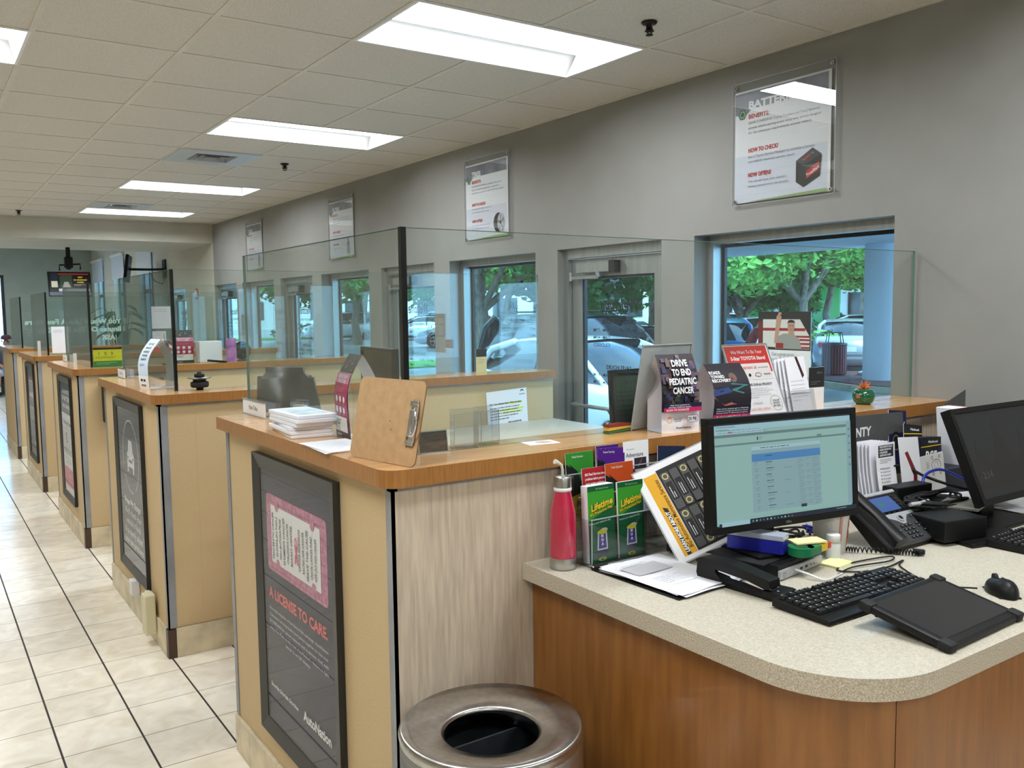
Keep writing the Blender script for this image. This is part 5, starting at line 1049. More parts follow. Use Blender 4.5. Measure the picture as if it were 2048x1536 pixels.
brochure('glossy photo brochure leaning at the right edge of the lit monitor', (2.545, 1.80, DZ+.09), .11, .185, art_tire, 8, roll=-12)
def art_24(a, W, H):
    a.rect(0, 0, W, H, WHITE); a.rect(W*.12, H*.74, W*.8, H*.22, ink(44, 44, 48))
    for i, tx in enumerate(('YOUR 24-MONTH ROAD', 'HAZARD PROTECTION', '& ROADSIDE', 'ASSISTANCE GUIDE')): a.text(tx, W*.18, H*(.915-.05*i), H*.032, WHITE, 'l', .04, .2, w=W*(.68, .62, .42, .6)[i])
    a.lines(W*.18, H*.7, W*.68, 3, H*.03, GREYT, H*.008, 3)
    for i, tx in enumerate(('Battery service', 'Lockout service', 'Towing service', 'Flat tire repair', 'Fuel delivery', 'Road hazard cover')): a.rect(W*.18, H*(.53-.06*i), W*.03, H*.025, BLACK); a.text(tx, W*.26, H*(.53-.06*i), H*.026, BLACK, 'l', .01)
    a.lines(W*.2, H*.14, W*.6, 3, H*.03, GREYT, H*.008, 6)
for k in range(6):
    mb = MB(); v = []; N = 6; hh = .185
    for b in range(N+1):
        s = b/N; v += [(0, .012*math.sin(s*PI*.9)+.02*(s**2), s*hh), (.1, .012*math.sin(s*PI*.9)+.02*(s**2), s*hh)]
    if k == 5:
        mb.warp = lambda q: Vector((q.x, .012*math.sin(q.y/.185*PI*.9)-.02*(q.y/.185)**2*0-.012+.02*(q.y/.185)**2-q.z, q.y)); mb.rect(0, 0, .1, hh, WHITE, ny=8, z=0); _r = mb.rect; mb.rect = lambda x, y, w_, h_, m_, nx=1, ny=0, z=None: _r(x, y, w_, h_, m_, nx, 4, z); art_24(mb, .1, hh)
    else: mb.add(v, [(2*i, 2*i+1, 2*i+3, 2*i+2) for i in range(N)], M_paper, True); mb.add([(p[0], p[1]+.004, p[2]) for p in v], [(2*i, 2*i+2, 2*i+3, 2*i+1) for i in range(N)], M_paper, True)
    tag(mb.build('leaflet', mw=T((2.60+.007*(5-k)*0+.004*k, 1.735-.011*k, DZ+.055)) @ Rz(-3)), 'white road hazard leaflet with black title in front of its pile' if k == 5 else 'white leaflet in the pile behind the titled one', 'leaflet', None if k == 5 else 'leaflets behind the road hazard leaflet')
mb = MB(); mb.box(-.005, -.02, 0, .14, .09, .055, M_black); tag(mb.build('leaflet_stand', mw=T((2.59, 1.665, DZ)) @ Rz(-3)), 'black stand holding the white road hazard leaflets', 'stand')
def art_ribbon(a, W, H): a.rect(0, 0, W, H, WHITE); a.poly([(W*.25, H*.78), (W*.4, H*.8), (W*.8, H*.48), (W*.62, H*.44)], ink(126, 40, 44)); a.poly([(W*.62, H*.5), (W*.8, H*.5), (W*.62, H*.05), (W*.42, H*.05)], ink(126, 24, 32))
brochure('white folder with a dark red angular ribbon beside the leaflets', (2.70, 1.63, DZ+.02), .115, .24, art_ribbon, 10, roll=-4)
def art_car(a, W, H):
    a.rrect(0, 0, W, H, .01, ink(222, 220, 214)); c = W*.78; a.ring(c, H*.68, W*.13, .002, BLACK, ry=H*.16); a.ring(c, H*.68, W*.06, .0015, GREYT, ry=H*.1)
    for dx in (-.1, .1):
        for dy in (-.22, .22): a.ring(c+W*dx, H*(.68+dy), .006, .0015, BLACK)
    a.lines(W*.08, H*.75, W*.2, 2, .008, BLACK, .004, 3); a.lines(W*.12, H*.58, W*.2, 1, .008, BLACK, .005, 4); a.lines(W*.1, H*.45, W*.7, 6, .01, ink(190, 190, 186), .0015, 6); a.lines(W*.5, H*.8, W*.1, 4, .006, GREYT, .0015, 7)
brochure('cream card with a car outline diagram standing behind the cables', (2.815, 1.68, DZ+.035), .215, .13, art_car, 6, rz=-2, roll=3)
mb = MB(); mb.box(0, 0, 0, .42, .10, .10, mat('navy_tray', (22, 24, 44), .5)); tag(mb.build('literature_tray', mw=T((3.02, 1.70, DZ+.0)) @ Rz(-2)), 'navy literature tray behind the sleeping monitor', 'tray')
for k in range(5):
    mb = MB(); mb.box(0, 0, 0, .016, .09, .215, M_paper if k < 4 else ink(160, 40, 50)); tag(mb.build('pamphlet', mw=T((3.20+.02*k, 1.71, DZ+.1)) @ Ry(-8)), 'red pamphlet at the right end of the pamphlet row' if k == 4 else 'white pamphlet in the row behind the sleeping monitor', 'pamphlet', None if k == 4 else 'row of white pamphlets')
# desk phone
t = thing('desk_phone', 'black office phone with lit blue screen and silver trim', 'phone', M=T((2.236, 1.392, DZ)) @ Rz(-1))
tl = 34; ML = T((0, 0, .012)) @ Rx(tl)
mb = MB(); mb.M = Matrix(); w = .235
mb.M = frame((0, 0, 0), (0, 1, 0), (0, 0, 1)); mb.prism([(0, 0), (.0, .012), (.165, .125), (.178, .118), (.05, .0)], 0, w, M_black); mb.build('base', t, bevel=.003)
M_pf = mat('phone_charcoal', (52, 53, 56), .42, bump=.1, nscale=300)
mb = MB(); mb.M = ML; mb.cbox((w/2, .094, .004), (w, .19, .014), M_pf, b=.004); mb.build('face_plate', t)
mb = MB(); mb.M = ML; mb.cbox((w/2, .187, .008), (w+.002, .012, .018), M_sil, b=.003); mb.z = .0116; mb.poly([(.058, .098), (.1, .094), (.125, .080), (.14, .066), (.155, .066), (.17, .08), (.19, .094), (.228, .098), (.228, .108), (.058, .108)], M_sil); mb.build('silver_trim', t)
mb = MB(); mb.M = ML; mb.z = .0114; mb.rect(.057, .106, .175, .074, mat('phone_gloss_black', (8, 8, 10), .12)); mb.build('display_bezel', t)
mb = MB(); mb.M = ML; mb.z = .0122; mb.rect(.083, .118, .112, .056, scr(66, 104, 176, .8)); mb.disc(.128, .146, .012, scr(52, 122, 134, .8)); mb.disc(.124, .144, .006, scr(60, 130, 110, .8)); mb.build('display', t)
mb = MB(); mb.M = ML; mb.cyl((.147, .086, .011), (.147, .086, .0155), .0125, M_sil, n=22); mb.cyl((.147, .086, .0155), (.147, .086, .0165), .008, M_chrome, n=20); mb.build('navigation_button', t)
kb = MB(); kb.M = ML; lg = MB(); lg.M = ML
def pb(x, y, ww=.012, hh=.008, lit=True):
    kb.cbox((x, y, .0125), (ww, hh, .004), M_key, b=.001); lg.z = .0147; lg.rect(x-.0015, y-.0015, .003, .003, M_leg) if lit else None
for r in range(4):
    for c in range(3): pb(.122+.0185*c+.004*r*0, .058-.0145*r)
for x, y in ((.08, .075), (.2, .085), (.08, .05), (.08, .038), (.094, .044), (.083, .02), (.192, .058), (.205, .052), (.192, .047), (.2, .03), (.212, .035), (.207, .022)): pb(x, y, .009, .006)
kb.build('key_pad', t); lg.build('key_marks', t)
mb = MB(); mb.M = ML
for i in range(5): mb.cbox((.067, .121+.0118*i, .0125), (.008, .005, .002), M_key); mb.cbox((.209, .121+.0118*i, .0125), (.008, .005, .002), M_key)
for i in range(4): mb.cbox((.097+.026*i, .111, .0125), (.012, .004, .002), M_key)
mb.build('line_keys', t)
mb = MB(); mb.M = ML; v = []; n = 16
for i in range(n+1):
    s = i/n; y = -.004+.2*s; th = .012+.022*(abs(2*s-1)**2.5); wd = .046+.004*abs(2*s-1)
    for k in range(12):
        a = 2*PI*k/12; v.append((.025+wd/2*math.cos(a)*(1 if abs(math.cos(a)) < .9 else 1.0), y, .03-.0*s+(th/2+.004)*math.sin(a)*.9-(.0 if 0 < i < n else 0)+.010*math.sin(PI*s)))
mb.add(v, [(i*12+k, i*12+(k+1) % 12, (i+1)*12+(k+1) % 12, (i+1)*12+k) for i in range(n) for k in range(12)], M_black, True); mb.add(v, [tuple(range(12))[::-1], tuple(range(n*12, n*12+12))], M_black); mb.build('handset', t)
# coiled cord
pts = []; P = [Vector(p) for p in ((2.155, 1.53, DZ+.07), (2.14, 1.50, DZ+.012), (2.175, 1.455, DZ+.01), (2.24, 1.385, DZ+.01), (2.28, 1.335, DZ+.01), (2.30, 1.33, DZ+.01), (2.28, 1.35, DZ+.012))]
N = 420
for i in range(N):
    s = i/N*(len(P)-1); k = int(s); f = s-k; p = P[k].lerp(P[k+1], f); d = (P[k+1]-P[k]).normalized(); u = d.cross(Vector((0, 0, 1))).normalized(); w_ = d.cross(u); a = i/N*2*PI*48; pts.append(p+(u*math.cos(a)+w_*math.sin(a))*.0065)
mb = MB(); mb.tube(pts, .0018, M_black, 5); tag(mb.build('coiled_cord'), 'black coiled phone cord lying on the desk', 'cord')
# cup, pill bottle
t = thing('paper_cup', 'white takeaway cup with an orange and red emblem behind the monitor', 'cup', (2.135, 1.515, DZ))
mb = MB(); mb.lathe([(0, 0), (.042, 0), (.053, .125), (.055, .128), (.052, .128), (.04, .006), (0, .006)], mat('cup_white', (232, 230, 226), .5), 36); mb.build('body', t)
def cupw(q):
    r = .0425+.0865*q.y+.0006+q.z; a = q.x/.05-PI/2; return Vector((r*math.cos(a), r*math.sin(a), q.y))
mb = MB(); mb.warp = cupw; mb.z = .0; mb.rrect(.015, .02, .03, .08, .012, ink(226, 96, 36)); mb.text('BURGER', .02, .075, .01, REDP, 'l', .04, w=.024); mb.text('KING', .019, .045, .018, ink(206, 40, 30), 'l', .06, w=.026); mb.rect(-.022, .04, .003, .08, ink(196, 110, 100), ny=4); mb.rect(-.016, .04, .002, .08, ink(196, 110, 100), ny=4); mb.disc(-.035, .02, .006, REDP); mb.build('print', t)
t = thing('pill_bottle', 'small white plastic bottle in front of the takeaway cup', 'bottle', (2.075, 1.462, DZ))
mb = MB(); mb.lathe([(0, 0), (.019, 0), (.0195, .003), (.0195, .04), (.016, .048), (.0145, .052)], mat('frosted_plastic', (206, 210, 208), .35), 28); mb.build('body', t)
mb = MB(); mb.lathe([(.0155, .048), (.0185, .049), (.0185, .068), (.0175, .07), (0, .07)], M_white, 28); mb.build('cap', t)
# cables, adapters
rd = random.Random(11)
BL = mat('blue_cable', (24, 40, 150), .4)
def rope(c, n, m, spread, r, z, labels, grp, seed):
    rr_ = random.Random(seed)
    for i in range(n):
        pts = []; a = rr_.random()*6.28
        for k in range(6): a += rr_.uniform(.5, 1.3); pts.append((c[0]+math.cos(a)*spread[0]*rr_.uniform(.4, 1), c[1]+math.sin(a)*spread[1]*rr_.uniform(.4, 1), z+r+rr_.random()*.03))
        cable('cable', labels, pts, r, m, grp)
rope((2.08, 1.66), 7, M_blackm, (.13, .08), .0035, DZ, 'black cable looping on the desk behind the lit monitor', 'cables behind the lit monitor', 3)
rope((2.24, 1.62), 6, BL, (.07, .05), .0035, DZ+.01, 'blue network cable bundled behind the phone', 'blue cables behind the phone', 5)
rope((1.80, 1.76), 4, M_blackm, (.08, .05), .003, DZ, "black cable behind the leaning sheet", "cables behind the leaning sheet", 6)
rope((2.66, 1.50), 12, M_blackm, (.16, .08), .004, DZ+.06, 'black cable tangled over the adapters', 'tangled cables over the adapters', 8)
cable('cable', 'thick black cable arching from the board down to the adapters', [(2.66, 1.70, DZ+.155), (2.75, 1.67, DZ+.155), (2.80, 1.62, DZ+.12), (2.86, 1.55, DZ+.09), (2.93, 1.5, DZ+.07)], .005, M_blackm)
cable('cable', 'dark blue cable arching behind the adapters', [(2.72, 1.58, DZ+.08), (2.76, 1.60, DZ+.13), (2.86, 1.60, DZ+.14), (2.95, 1.57, DZ+.10)], .005, BL)
for i, (x, y, z, d, rz, lb) in enumerate(((2.52, 1.385, DZ, (.17, .13, .062), -12, 'black adapter box on the desk right of the phone'), (2.66, 1.60, DZ, (.17, .06, .115), -6, 'upright black box behind the tangled cables'), (2.75, 1.53, DZ+.0, (.11, .09, .06), 20, 'black power adapter under the tangled cables'), (2.62, 1.335, DZ, (.26, .17, .012), -14, 'flat black plate under the adapter box'))):
    mb = MB(); mb.cbox((0, 0, d[2]/2), d, M_black, b=.004)
    tag(mb.build('power_adapter' if i in (0, 2) else ('black_box' if i == 1 else 'base_plate'), mw=T((x, y, z+(.0 if i == 3 else .0125))) @ Rz(rz) if i != 1 else T((x, y, z)) @ Rz(rz)), lb, 'adapter' if i in (0, 2) else 'box')
mb = MB(); mb.cbox((0, 0, .006), (.16, .12, .006), mat('scratched_aluminium', (150, 146, 134), .4, .6, noise=.2, nscale=14)); tag(mb.build('metal_bracket', mw=T((2.69, 1.43, DZ+.07)) @ Rz(15)), 'scratched grey metal plate by the sleeping monitor', 'bracket')
for k in range(3):
    mb = MB(); mb.cyl((-.02, 0, 0), (.02, 0, 0), .006, mat('grey_connector', (176, 176, 180), .35)); mb.cyl((.02, 0, 0), (.03, 0, 0), .0045, M_chrome); tag(mb.build('cable_connector', mw=T((2.47+.07*k, 1.46+.02*k, DZ+.10-.01*k)) @ Rz(20*k-10)), 'grey cable plug in the tangled cables', 'plug', 'plugs in the tangled cables')
for k in range(2):
    mb = MB(); mb.box(-.11, -.07, 0, .11, .07, .0015, M_paper); tag(mb.build('paper_sheet', mw=T((2.98+.12*k, 1.55-.1*k, DZ+.04-.03*k)) @ Rz(-20+15*k)), 'white paper under the sleeping monitor, %s' % ('nearer the tray', 'nearer the right edge')[k], 'paper')
# ================================================================ OUTDOORS
GZ = -.12
M_wet = mat('wet_grey_paving', (150, 156, 160), .28, noise=.1, nscale=.6)
M_asp = mat('pale_asphalt', (158, 162, 162), .5, noise=.1, nscale=.8)
mb = MB(); mb.box(WX+.24, -20, GZ-.1, 130, 170, GZ, M_asp); tag(mb.build('ground'), kind='structure')
mb = MB(); mb.box(WX+.24, -6, GZ, 16.2, 19, GZ+.008, M_wet); tag(mb.build('forecourt'), kind='structure')
M_grass = mat('lawn_green', (74, 150, 52), .9, noise=.25, nscale=5)
mb = MB(); mb.box(8, 24.5, GZ, 17.5, 27.5, GZ+.05, M_grass); mb.box(10, 56, GZ, 60, 60, GZ+.05, M_grass); mb.box(30, 33, GZ, 60, 36, GZ+.05, M_grass); tag(mb.build('lawn'), kind='structure')
M_can = mat('canopy_soffit_panels', (200, 208, 214), .6, noise=.02, nscale=2)
mb = MB(); mb.box(11, -6, 3.05, 18.6, 17.3, 3.35, M_can); t_ = tag(mb.build('canopy_roof'), 'pale flat canopy roof over the forecourt outside', 'canopy')
mb = MB(); mb.cyl((0, 0, -.05), (0, 0, 3.05-GZ), .42, mat('white_painted_column', (206, 212, 218), .5), n=40); mb.cyl((0, 0, -.05), (0, 0, .12), .47, mat('column_base_grey', (170, 174, 176), .6), n=40); tag(mb.build('round_column', loc=(18.0, 11.5, GZ)), 'round white column at the right edge of the nearest window', 'column')
mb = MB(); mb.box(0, 0, 0, .5, .45, 5, mat('silver_cladding', (196, 204, 212), .35, .3)); 
for z in (1.25, 2.5, 3.75): mb.box(-.004, -.004, z, .504, .454, z+.012, M_aludk)
mb.box(-.004, .22, 0, 0, .23, 5, M_aludk); tag(mb.build('clad_pillar', loc=(15, 17.35, GZ)), 'square panelled pillar seen through the nearest door', 'pillar')
# planting bed
mb = MB(); P = [(16.4, 4), (16.4, 11.2), (17, 12.8), (18.2, 13.8), (20.0, 13.9), (21, 12.6), (21.5, 11), (21.5, 4)]; mb.prism(P, 0, .13, mat('kerb_concrete', (176, 172, 150), .8, noise=.1, nscale=6)); c = [(p[0]*.97+.6, p[1]*.96+.35) for p in P]; tag(mb.build('planting_bed', loc=(0, 0, GZ)), kind='structure')
mb = MB(); mb.prism(c, .13, .15, mat('red_bark_mulch', (112, 74, 74), .95, noise=.45, nscale=9, rgb2=(74, 40, 44), bump=1)); tag(mb.build('mulch', loc=(0, 0, GZ)), kind='stuff')
bpy.data.objects['mulch']['label'] = 'dark red bark mulch in the planting bed outside the nearest window'; bpy.data.objects['mulch']['category'] = 'mulch'
# slatted bin
t = thing('slatted_bin', 'dark red slatted litter bin on the mulch outside the nearest window', 'litter bin', (18.35, 13.0, GZ+.15)); mb = MB()
for k in range(26): a = 2*PI*k/26; mb.M = Rz(math.degrees(a)); mb.box(.27, -.022, .03, .285, .022, .72, mat('dark_red_slats', (112, 40, 52), .5))
mb.build('slats', t); mb = MB(); mb.lathe([(0, .02), (.265, .02), (.265, .7), (.25, .7)], M_blackm, 24); mb.build('liner', t); mb = MB(); mb.lathe([(.2, .77), (.29, .77), (.295, .72), (.28, .70)], mat('bin_lid', (58, 52, 56), .5), 26); mb.build('lid', t)
mb = MB(); mb.tube([(.25, 0, .77), (.2, 0, 1.02), (-.2, 0, 1.02), (-.25, 0, .77)], .012, M_blackm, 6); mb.tube([(0, .25, .77), (0, .2, 1.02), (0, -.2, 1.02), (0, -.25, .77)], .012, M_blackm, 6); mb.build('hoop', t)
for k, (x, y, s) in enumerate(((18.8, 12.4, 1), (19.6, 12.1, 1.2))):
    mb = MB(); bm = bmesh.new(); bmesh.ops.create_icosphere(bm, subdivisions=2, radius=.22*s); rr2 = random.Random(k)
    for v in bm.verts: v.co *= rr2.uniform(.8, 1.15); v.co.z *= .45
    mb.bm(bm, mat('white_stone', (216, 216, 214), .8) if k == 0 else mat('grey_stone', (98, 104, 108), .8), True); tag(mb.build('stone', loc=(x, y, GZ+.2)), ('small white rock' if k == 0 else 'dark grey rock')+' on the mulch beside the column', 'rock')
# ---------------------------------------------------------------- vehicles
M_tyre = mat('tyre_rubber', (22, 22, 24), .8); M_wg = mat('car_window_tint', (20, 28, 34), .08, spec=.8); M_rimm = mat('alloy_rim', (170, 174, 178), .3, .7); M_tail = mat('tail_lamp', (170, 20, 26), .2); M_head = mat('head_lamp', (220, 226, 232), .1, spec=.8)
CARS = {'sedan': dict(L=4.75, w=.91, belt=.93, hood=.88, roof=1.45, cab=(-1.75, 1.15), rf=(-.95, .15), trunk=1.02), 'suv': dict(L=4.9, w=.96, belt=1.05, hood=1.02, roof=1.74, cab=(-2.3, 1.05), rf=(-2.0, .2), trunk=1.08),
        'hatch': dict(L=4.2, w=.87, belt=.95, hood=.92, roof=1.5, cab=(-1.95, 1.15), rf=(-1.45, .3), trunk=1.0)}
def make_car(kind, paint, label, M, group=None, text=None):
    c = CARS[kind]; t = thing('car', label, 'car', M=M, group=group); h = c['L']/2; W = c['w']; b = c['belt']; hd = c['hood']; tr = c['trunk']
    S = [(-h, .45, .62, .72), (-h+.06, .3, tr-.12, .84), (-h+.3, .24, tr, .95), (-h+.7, .2, tr if kind == 'sedan' else b, 1), (-.9, .2, b, 1), (0, .2, b, 1), (.9, .2, b, 1), (1.25, .2, hd+.04, 1), (h-.7, .2, hd-.04, .98), (h-.25, .22, hd-.14, .9), (h-.05, .28, hd-.28, .74), (h, .4, .56, .6)]
    mb = MB(); v = []; n = 11
    for x, zb, zt, k in S:
        w = W*k; ring = [(w*.86, zb), (w*.98, zb+.12), (w, (zb+zt)/2), (w*.985, zt-.1), (w*.88, zt)]
        pts = [(-p[0], p[1]) for p in ring]+[(0, zt+.02)]+[(p[0], p[1]) for p in ring[::-1]]
        v += [(x, p[0], p[1]) for p in pts]
    f = [(i*n+k, (i+1)*n+k, (i+1)*n+k+1, i*n+k+1) for i in range(len(S)-1) for k in range(n-1)]+[(i*n+n-1, (i+1)*n+n-1, (i+1)*n, i*n) for i in range(len(S)-1)]
    mb.add(v, f, paint, True); mb.add(v, [tuple(range(n)), tuple(range((len(S)-1)*n, len(S)*n))[::-1]], paint)
    for yy in (-1, 1): mb.box(-h+.3, yy*W*.985-.012, .2, h-.3, yy*W*.985+.012, .29, M_blackm)
    mb.build('body', t)
    # glasshouse
    x0, x1 = c['cab']; r0, r1 = c['rf']; rz = c['roof']; m = 10; v = []; st = []
    for i in range(m+1):
        x = x0+(x1-x0)*i/m
        if x < r0: s = (x-x0)/(r0-x0); z = b+(rz-.03-b)*math.sin(s*PI/2)**.9
        elif x > r1: s = (x1-x)/(x1-r1); z = b-.02+(rz-b)*math.sin(s*PI/2)**1.0
        else: s = (x-r0)/(r1-r0); z = rz-.03+.03*math.sin(s*PI)+0
        q = max(0, (z-b)/(rz-b)); st.append((x, z, W*(.87-.21*q)))
    n = 5; v = []
    for x, z, hw in st: v += [(x, -W*.88, b-.03), (x, -hw, z-.03), (x, 0, z), (x, hw, z-.03), (x, W*.88, b-.03)]
    mb = MB(); mb.add(v, [(i*n+k, (i+1)*n+k, (i+1)*n+k+1, i*n+k+1) for i in range(m) for k in range(n-1)], M_wg, True); mb.build('windows', t)
    mb = MB(); R = [(x, z, hw) for x, z, hw in st if z > rz-.12]; v = []
    for x, z, hw in R: v += [(x, -hw-.012, z-.07), (x, -hw*.9, z+.0), (x, 0, z+.015), (x, hw*.9, z), (x, hw+.012, z-.07)]
    mb.add(v, [(i*n+k, (i+1)*n+k, (i+1)*n+k+1, i*n+k+1) for i in range(len(R)-1) for k in range(n-1)], paint, True)
    for s in (-1, 1):
        mb.tube([(x1-.02, s*W*.86, b), ((x1+r1)/2, s*W*.8, (b+rz)/2+.05), (r1+.05, s*W*.66, rz-.06)], .035, paint, 6); mb.tube([(x0+.03, s*W*.86, b), ((x0+r0)/2, s*W*.8, (b+rz)/2+.09), (r0, s*W*.66, rz-.06)], .05 if kind != 'suv' else .07, paint, 6)
        mb.tube([(-.28, s*W*.885, b-.02), (-.3, s*W*.68, rz-.06)], .022, M_blackm, 6)
        if kind == 'suv': mb.tube([(-1.3, s*W*.885, b-.02), (-1.32, s*W*.68, rz-.06)], .05, paint, 6); mb.tube([(-1.9, s*W*.6, rz+.03), (.1, s*W*.6, rz+.04)], .018, M_blackm, 6)
    mb.build('roof', t)
    for sx in (-1, 1):
        for s in (-1, 1):
            x = sx*(h-.98 if sx > 0 else h-1.0); y = s*(W-.02); mb = MB(); mb.cyl((x, y-s*.24, .335), (x, y+s*.012, .335), .335, M_tyre, n=28); mb.cyl((x, y-s*.2, .36), (x, y-s*.001, .36), .4, M_blackm, n=28, caps=True)
            w = mb.build('wheel', t); mb = MB(); mb.cyl((x, y, .335), (x, y+s*.016, .335), .225, M_blackm, n=24); mb.tube([(x+.22*math.cos(2*PI*k/24), y+s*.018, .335+.22*math.sin(2*PI*k/24)) for k in range(24)], .013, M_rimm, 5, True)
            for k in range(5):
                a = 2*PI*k/5; d = (math.cos(a), math.sin(a)); mb.tube([(x+.03*d[0], y+s*.022, .335+.03*d[1]), (x+.21*d[0], y+s*.02, .335+.21*d[1])], .022, M_rimm, 5)
            mb.cyl((x, y, .335), (x, y+s*.03, .335), .045, M_rimm, n=12); mb.build('alloy_rim', w)
    for s in (-1, 1):
        mb = MB(); mb.cbox((h-.13, s*W*.6, hd-.25), (.24, .32, .11), M_head, b=.03); mb.build('head_lamp', t)
        mb = MB(); mb.cbox((-h+.1, s*W*.66, tr-.2), (.16, .3, .13), M_tail, b=.03); mb.build('tail_lamp', t)
        mb = MB(); mb.cbox((.85, s*(W+.08), b+.03), (.12, .18, .12), paint, b=.03); mb.build('wing_mirror', t)
        for x in (.25, -.75): mb = MB(); mb.cbox((x, s*(W+.006), b-.18), (.17, .03, .028), M_rimm, b=.008); mb.build('door_handle', t)
    mb = MB(); mb.cbox((-h+.01, 0, tr-.32), (.03, .34, .12), M_white); mb.build('number_plate', t)
    if text:
        mb = MB(); mb.M = T((0, -W-.004, 0)) @ frame((0, 0, 0), (1, 0, 0), (0, 0, 1)); mb.text(text, .1, b-.1, .055, ink(70, 70, 90), 'c', .02, .15, w=1.7); mb.build('side_lettering', t)
    return t
def paint(k, rgb): return mat('car_paint_'+k, rgb, .25, .15, coat=.8)
PW = paint('white', (222, 224, 226)); PB = paint('black', (26, 30, 34)); PS = paint('silver', (160, 164, 172)); PBL = paint('blue', (30, 110, 176)); PG = paint('grey', (96, 102, 110)); PR = paint('red', (150, 36, 44))
def CM(x, y, deg): return T((x, y, GZ)) @ Rz(deg)
make_car('sedan', PW, 'white sedan parked right outside the nearest door', CM(7.45, 8.95, -90))
make_car('suv', PB, 'black SUV parked behind the white sedan outside', CM(9.95, 12.15, -90))
make_car('sedan', PB, 'black sedan beyond the black SUV, seen through the nearest door', CM(12.9, 14.0, -72))
make_car('sedan', PS, 'silver sedan with lettering on its side by the grass strip', CM(22.4, 37.0, 152), text='New & Used Cars Available')
make_car('hatch', PBL, 'blue hatchback at the left edge of the nearest window', CM(19.0, 17.1, 42))
make_car('sedan', PW, 'white sedan behind the person in the red shirt', CM(24.5, 20.0, -35))
make_car('sedan', PS, 'pale silver sedan seen from behind at the white column', CM(21.6, 14.9, 36)).children
cs = make_car('sedan', PW, 'white sedan facing left beyond the round bush', CM(31, 21.2, 130))
far = [('sedan', PW, 37, 33, 60), ('hatch', PS, 30, 29.5, 100), ('sedan', PS, 33.5, 39, 140), ('suv', PW, 41, 38, 30), ('sedan', PG, 45, 33.5, 50), ('sedan', PW, 26, 48, 160), ('hatch', PW, 30, 55, 150), ('suv', PS, 35, 62, 140), ('sedan', PBL, 27, 62, 120), ('sedan', PW, 34, 45, 120), ('hatch', PR, 48, 41, 20), ('suv', PW, 22.5, 52, 170), ('sedan', PS, 52, 38, 70)]
where = ['left of the green truck', 'behind the blue hatchback', 'seen above the black SUV', 'behind the trees right of the door', 'between the tree trunks in the nearest window', 'in the third window, near row', 'in the third window, second row', 'in the third window, third row', 'in the third window, blue one at back', 'beyond the light pole in the second window', 'far right in the nearest window', 'at the left edge of the third window', 'beyond the bush in the nearest window']
cn = {PW: 'white', PS: 'silver', PG: 'grey', PBL: 'blue', PR: 'red'}
for (k, p, x, y, a), w_ in zip(far, where): make_car(k, p, 'distant %s %s %s' % (cn[p], {'sedan': 'sedan', 'hatch': 'hatchback', 'suv': 'SUV'}[k], w_), CM(x, y, a), group='distant parked cars')
# green truck
M_gt = mat('bright_green_paint', (30, 190, 80), .4, coat=.4)
t = thing('truck', 'bright green box truck parked under the far trees', 'truck', M=CM(41.5, 32.6, 140)); mb = MB(); mb.cbox((-.9, 0, 1.95), (3.6, 2.2, 2.4), M_gt, b=.08); mb.cbox((-.9, 0, .62), (5.4, 1.9, .35), M_gt, b=.05); mb.build('cargo_box', t)
mb = MB(); mb.cbox((1.9, 0, 1.45), (1.6, 2.0, 1.5), M_gt, b=.2); mb.cbox((2.75, 0, .95), (.7, 1.9, .8), M_gt, b=.15); mb.build('cab', t); mb = MB(); mb.box(2.2, -1.01, 1.55, 2.72, 1.01, 2.0, M_wg); mb.box(-2.72, -1.0, 1.9, -2.69, 1.0, 2.8, M_wg); mb.box(-2.4, -1.115, 1.9, .6, -1.1, 2.7, M_wg); mb.build('windows', t)
for x in (-1.8, 1.9):
    for s in (-1, 1): mb = MB(); mb.cyl((x, s*.75, .45), (x, s*1.0, .45), .45, M_tyre, n=24); mb.cyl((x, s*1.0, .45), (x, s*1.01, .45), .22, M_rimm, n=20); mb.build('wheel', t)
# buildings, pole
M_bld = mat('white_stucco', (214, 216, 214), .8, noise=.03, nscale=1)
t = thing('building', 'long low white building far behind the trees', 'building', (0, 0, GZ)); mb = MB(); mb.M = T((44, 74, 0)) @ Rz(-52); mb.box(-30, 0, 0, 52, 12, 6.2, M_bld); mb.box(-30, -.3, 5.8, 52, 12.3, 6.5, M_bld); mb.build('walls', t)
for k in range(20): mb = MB(); mb.M = T((44, 74, 0)) @ Rz(-52); mb.box(-28+4*k, -.08, 1.0, -25.6+4*k, 0, 2.9, M_wg); mb.box(-27.6+4*k, -.08, 4.1, -27+4*k, 0, 4.7, M_wg); mb.build('window', t)
def pole(x, y, h, lab):
    t = thing('light_pole', lab, 'light pole', (x, y, GZ)); mb = MB(); mb.cyl((0, 0, .6), (0, 0, h), .13, mat('pole_white', (206, 212, 216), .4), r1=.09, n=14); mb.build('shaft', t); mb = MB(); mb.cyl((0, 0, 0), (0, 0, .6), .22, M_bld, n=16); mb.build('footing', t)
pole(30.4, 24.4, 4.3, 'pale light pole in the nearest window'); pole(26.3, 40, 9, 'pale light pole seen through the second window')
for k, (x, y) in enumerate(((24.9, 38.6), (26.3, 37.9))):
    mb = MB(); mb.lathe([(0, 0), (.14, 0), (.14, .7), (.2, .72), (.2, .8), (.1, 1.0), (0, 1.02)], mat('hydrant_red', (214, 60, 96), .5), 16); mb.v = [Vector((v.x*1.6, v.y*1.6, v.z*1.5)) for v in mb.v]
    tag(mb.build('bollard', loc=(x, y, GZ)), 'red post %s the light pole in the second window' % ('left of', 'right of')[k], 'post')
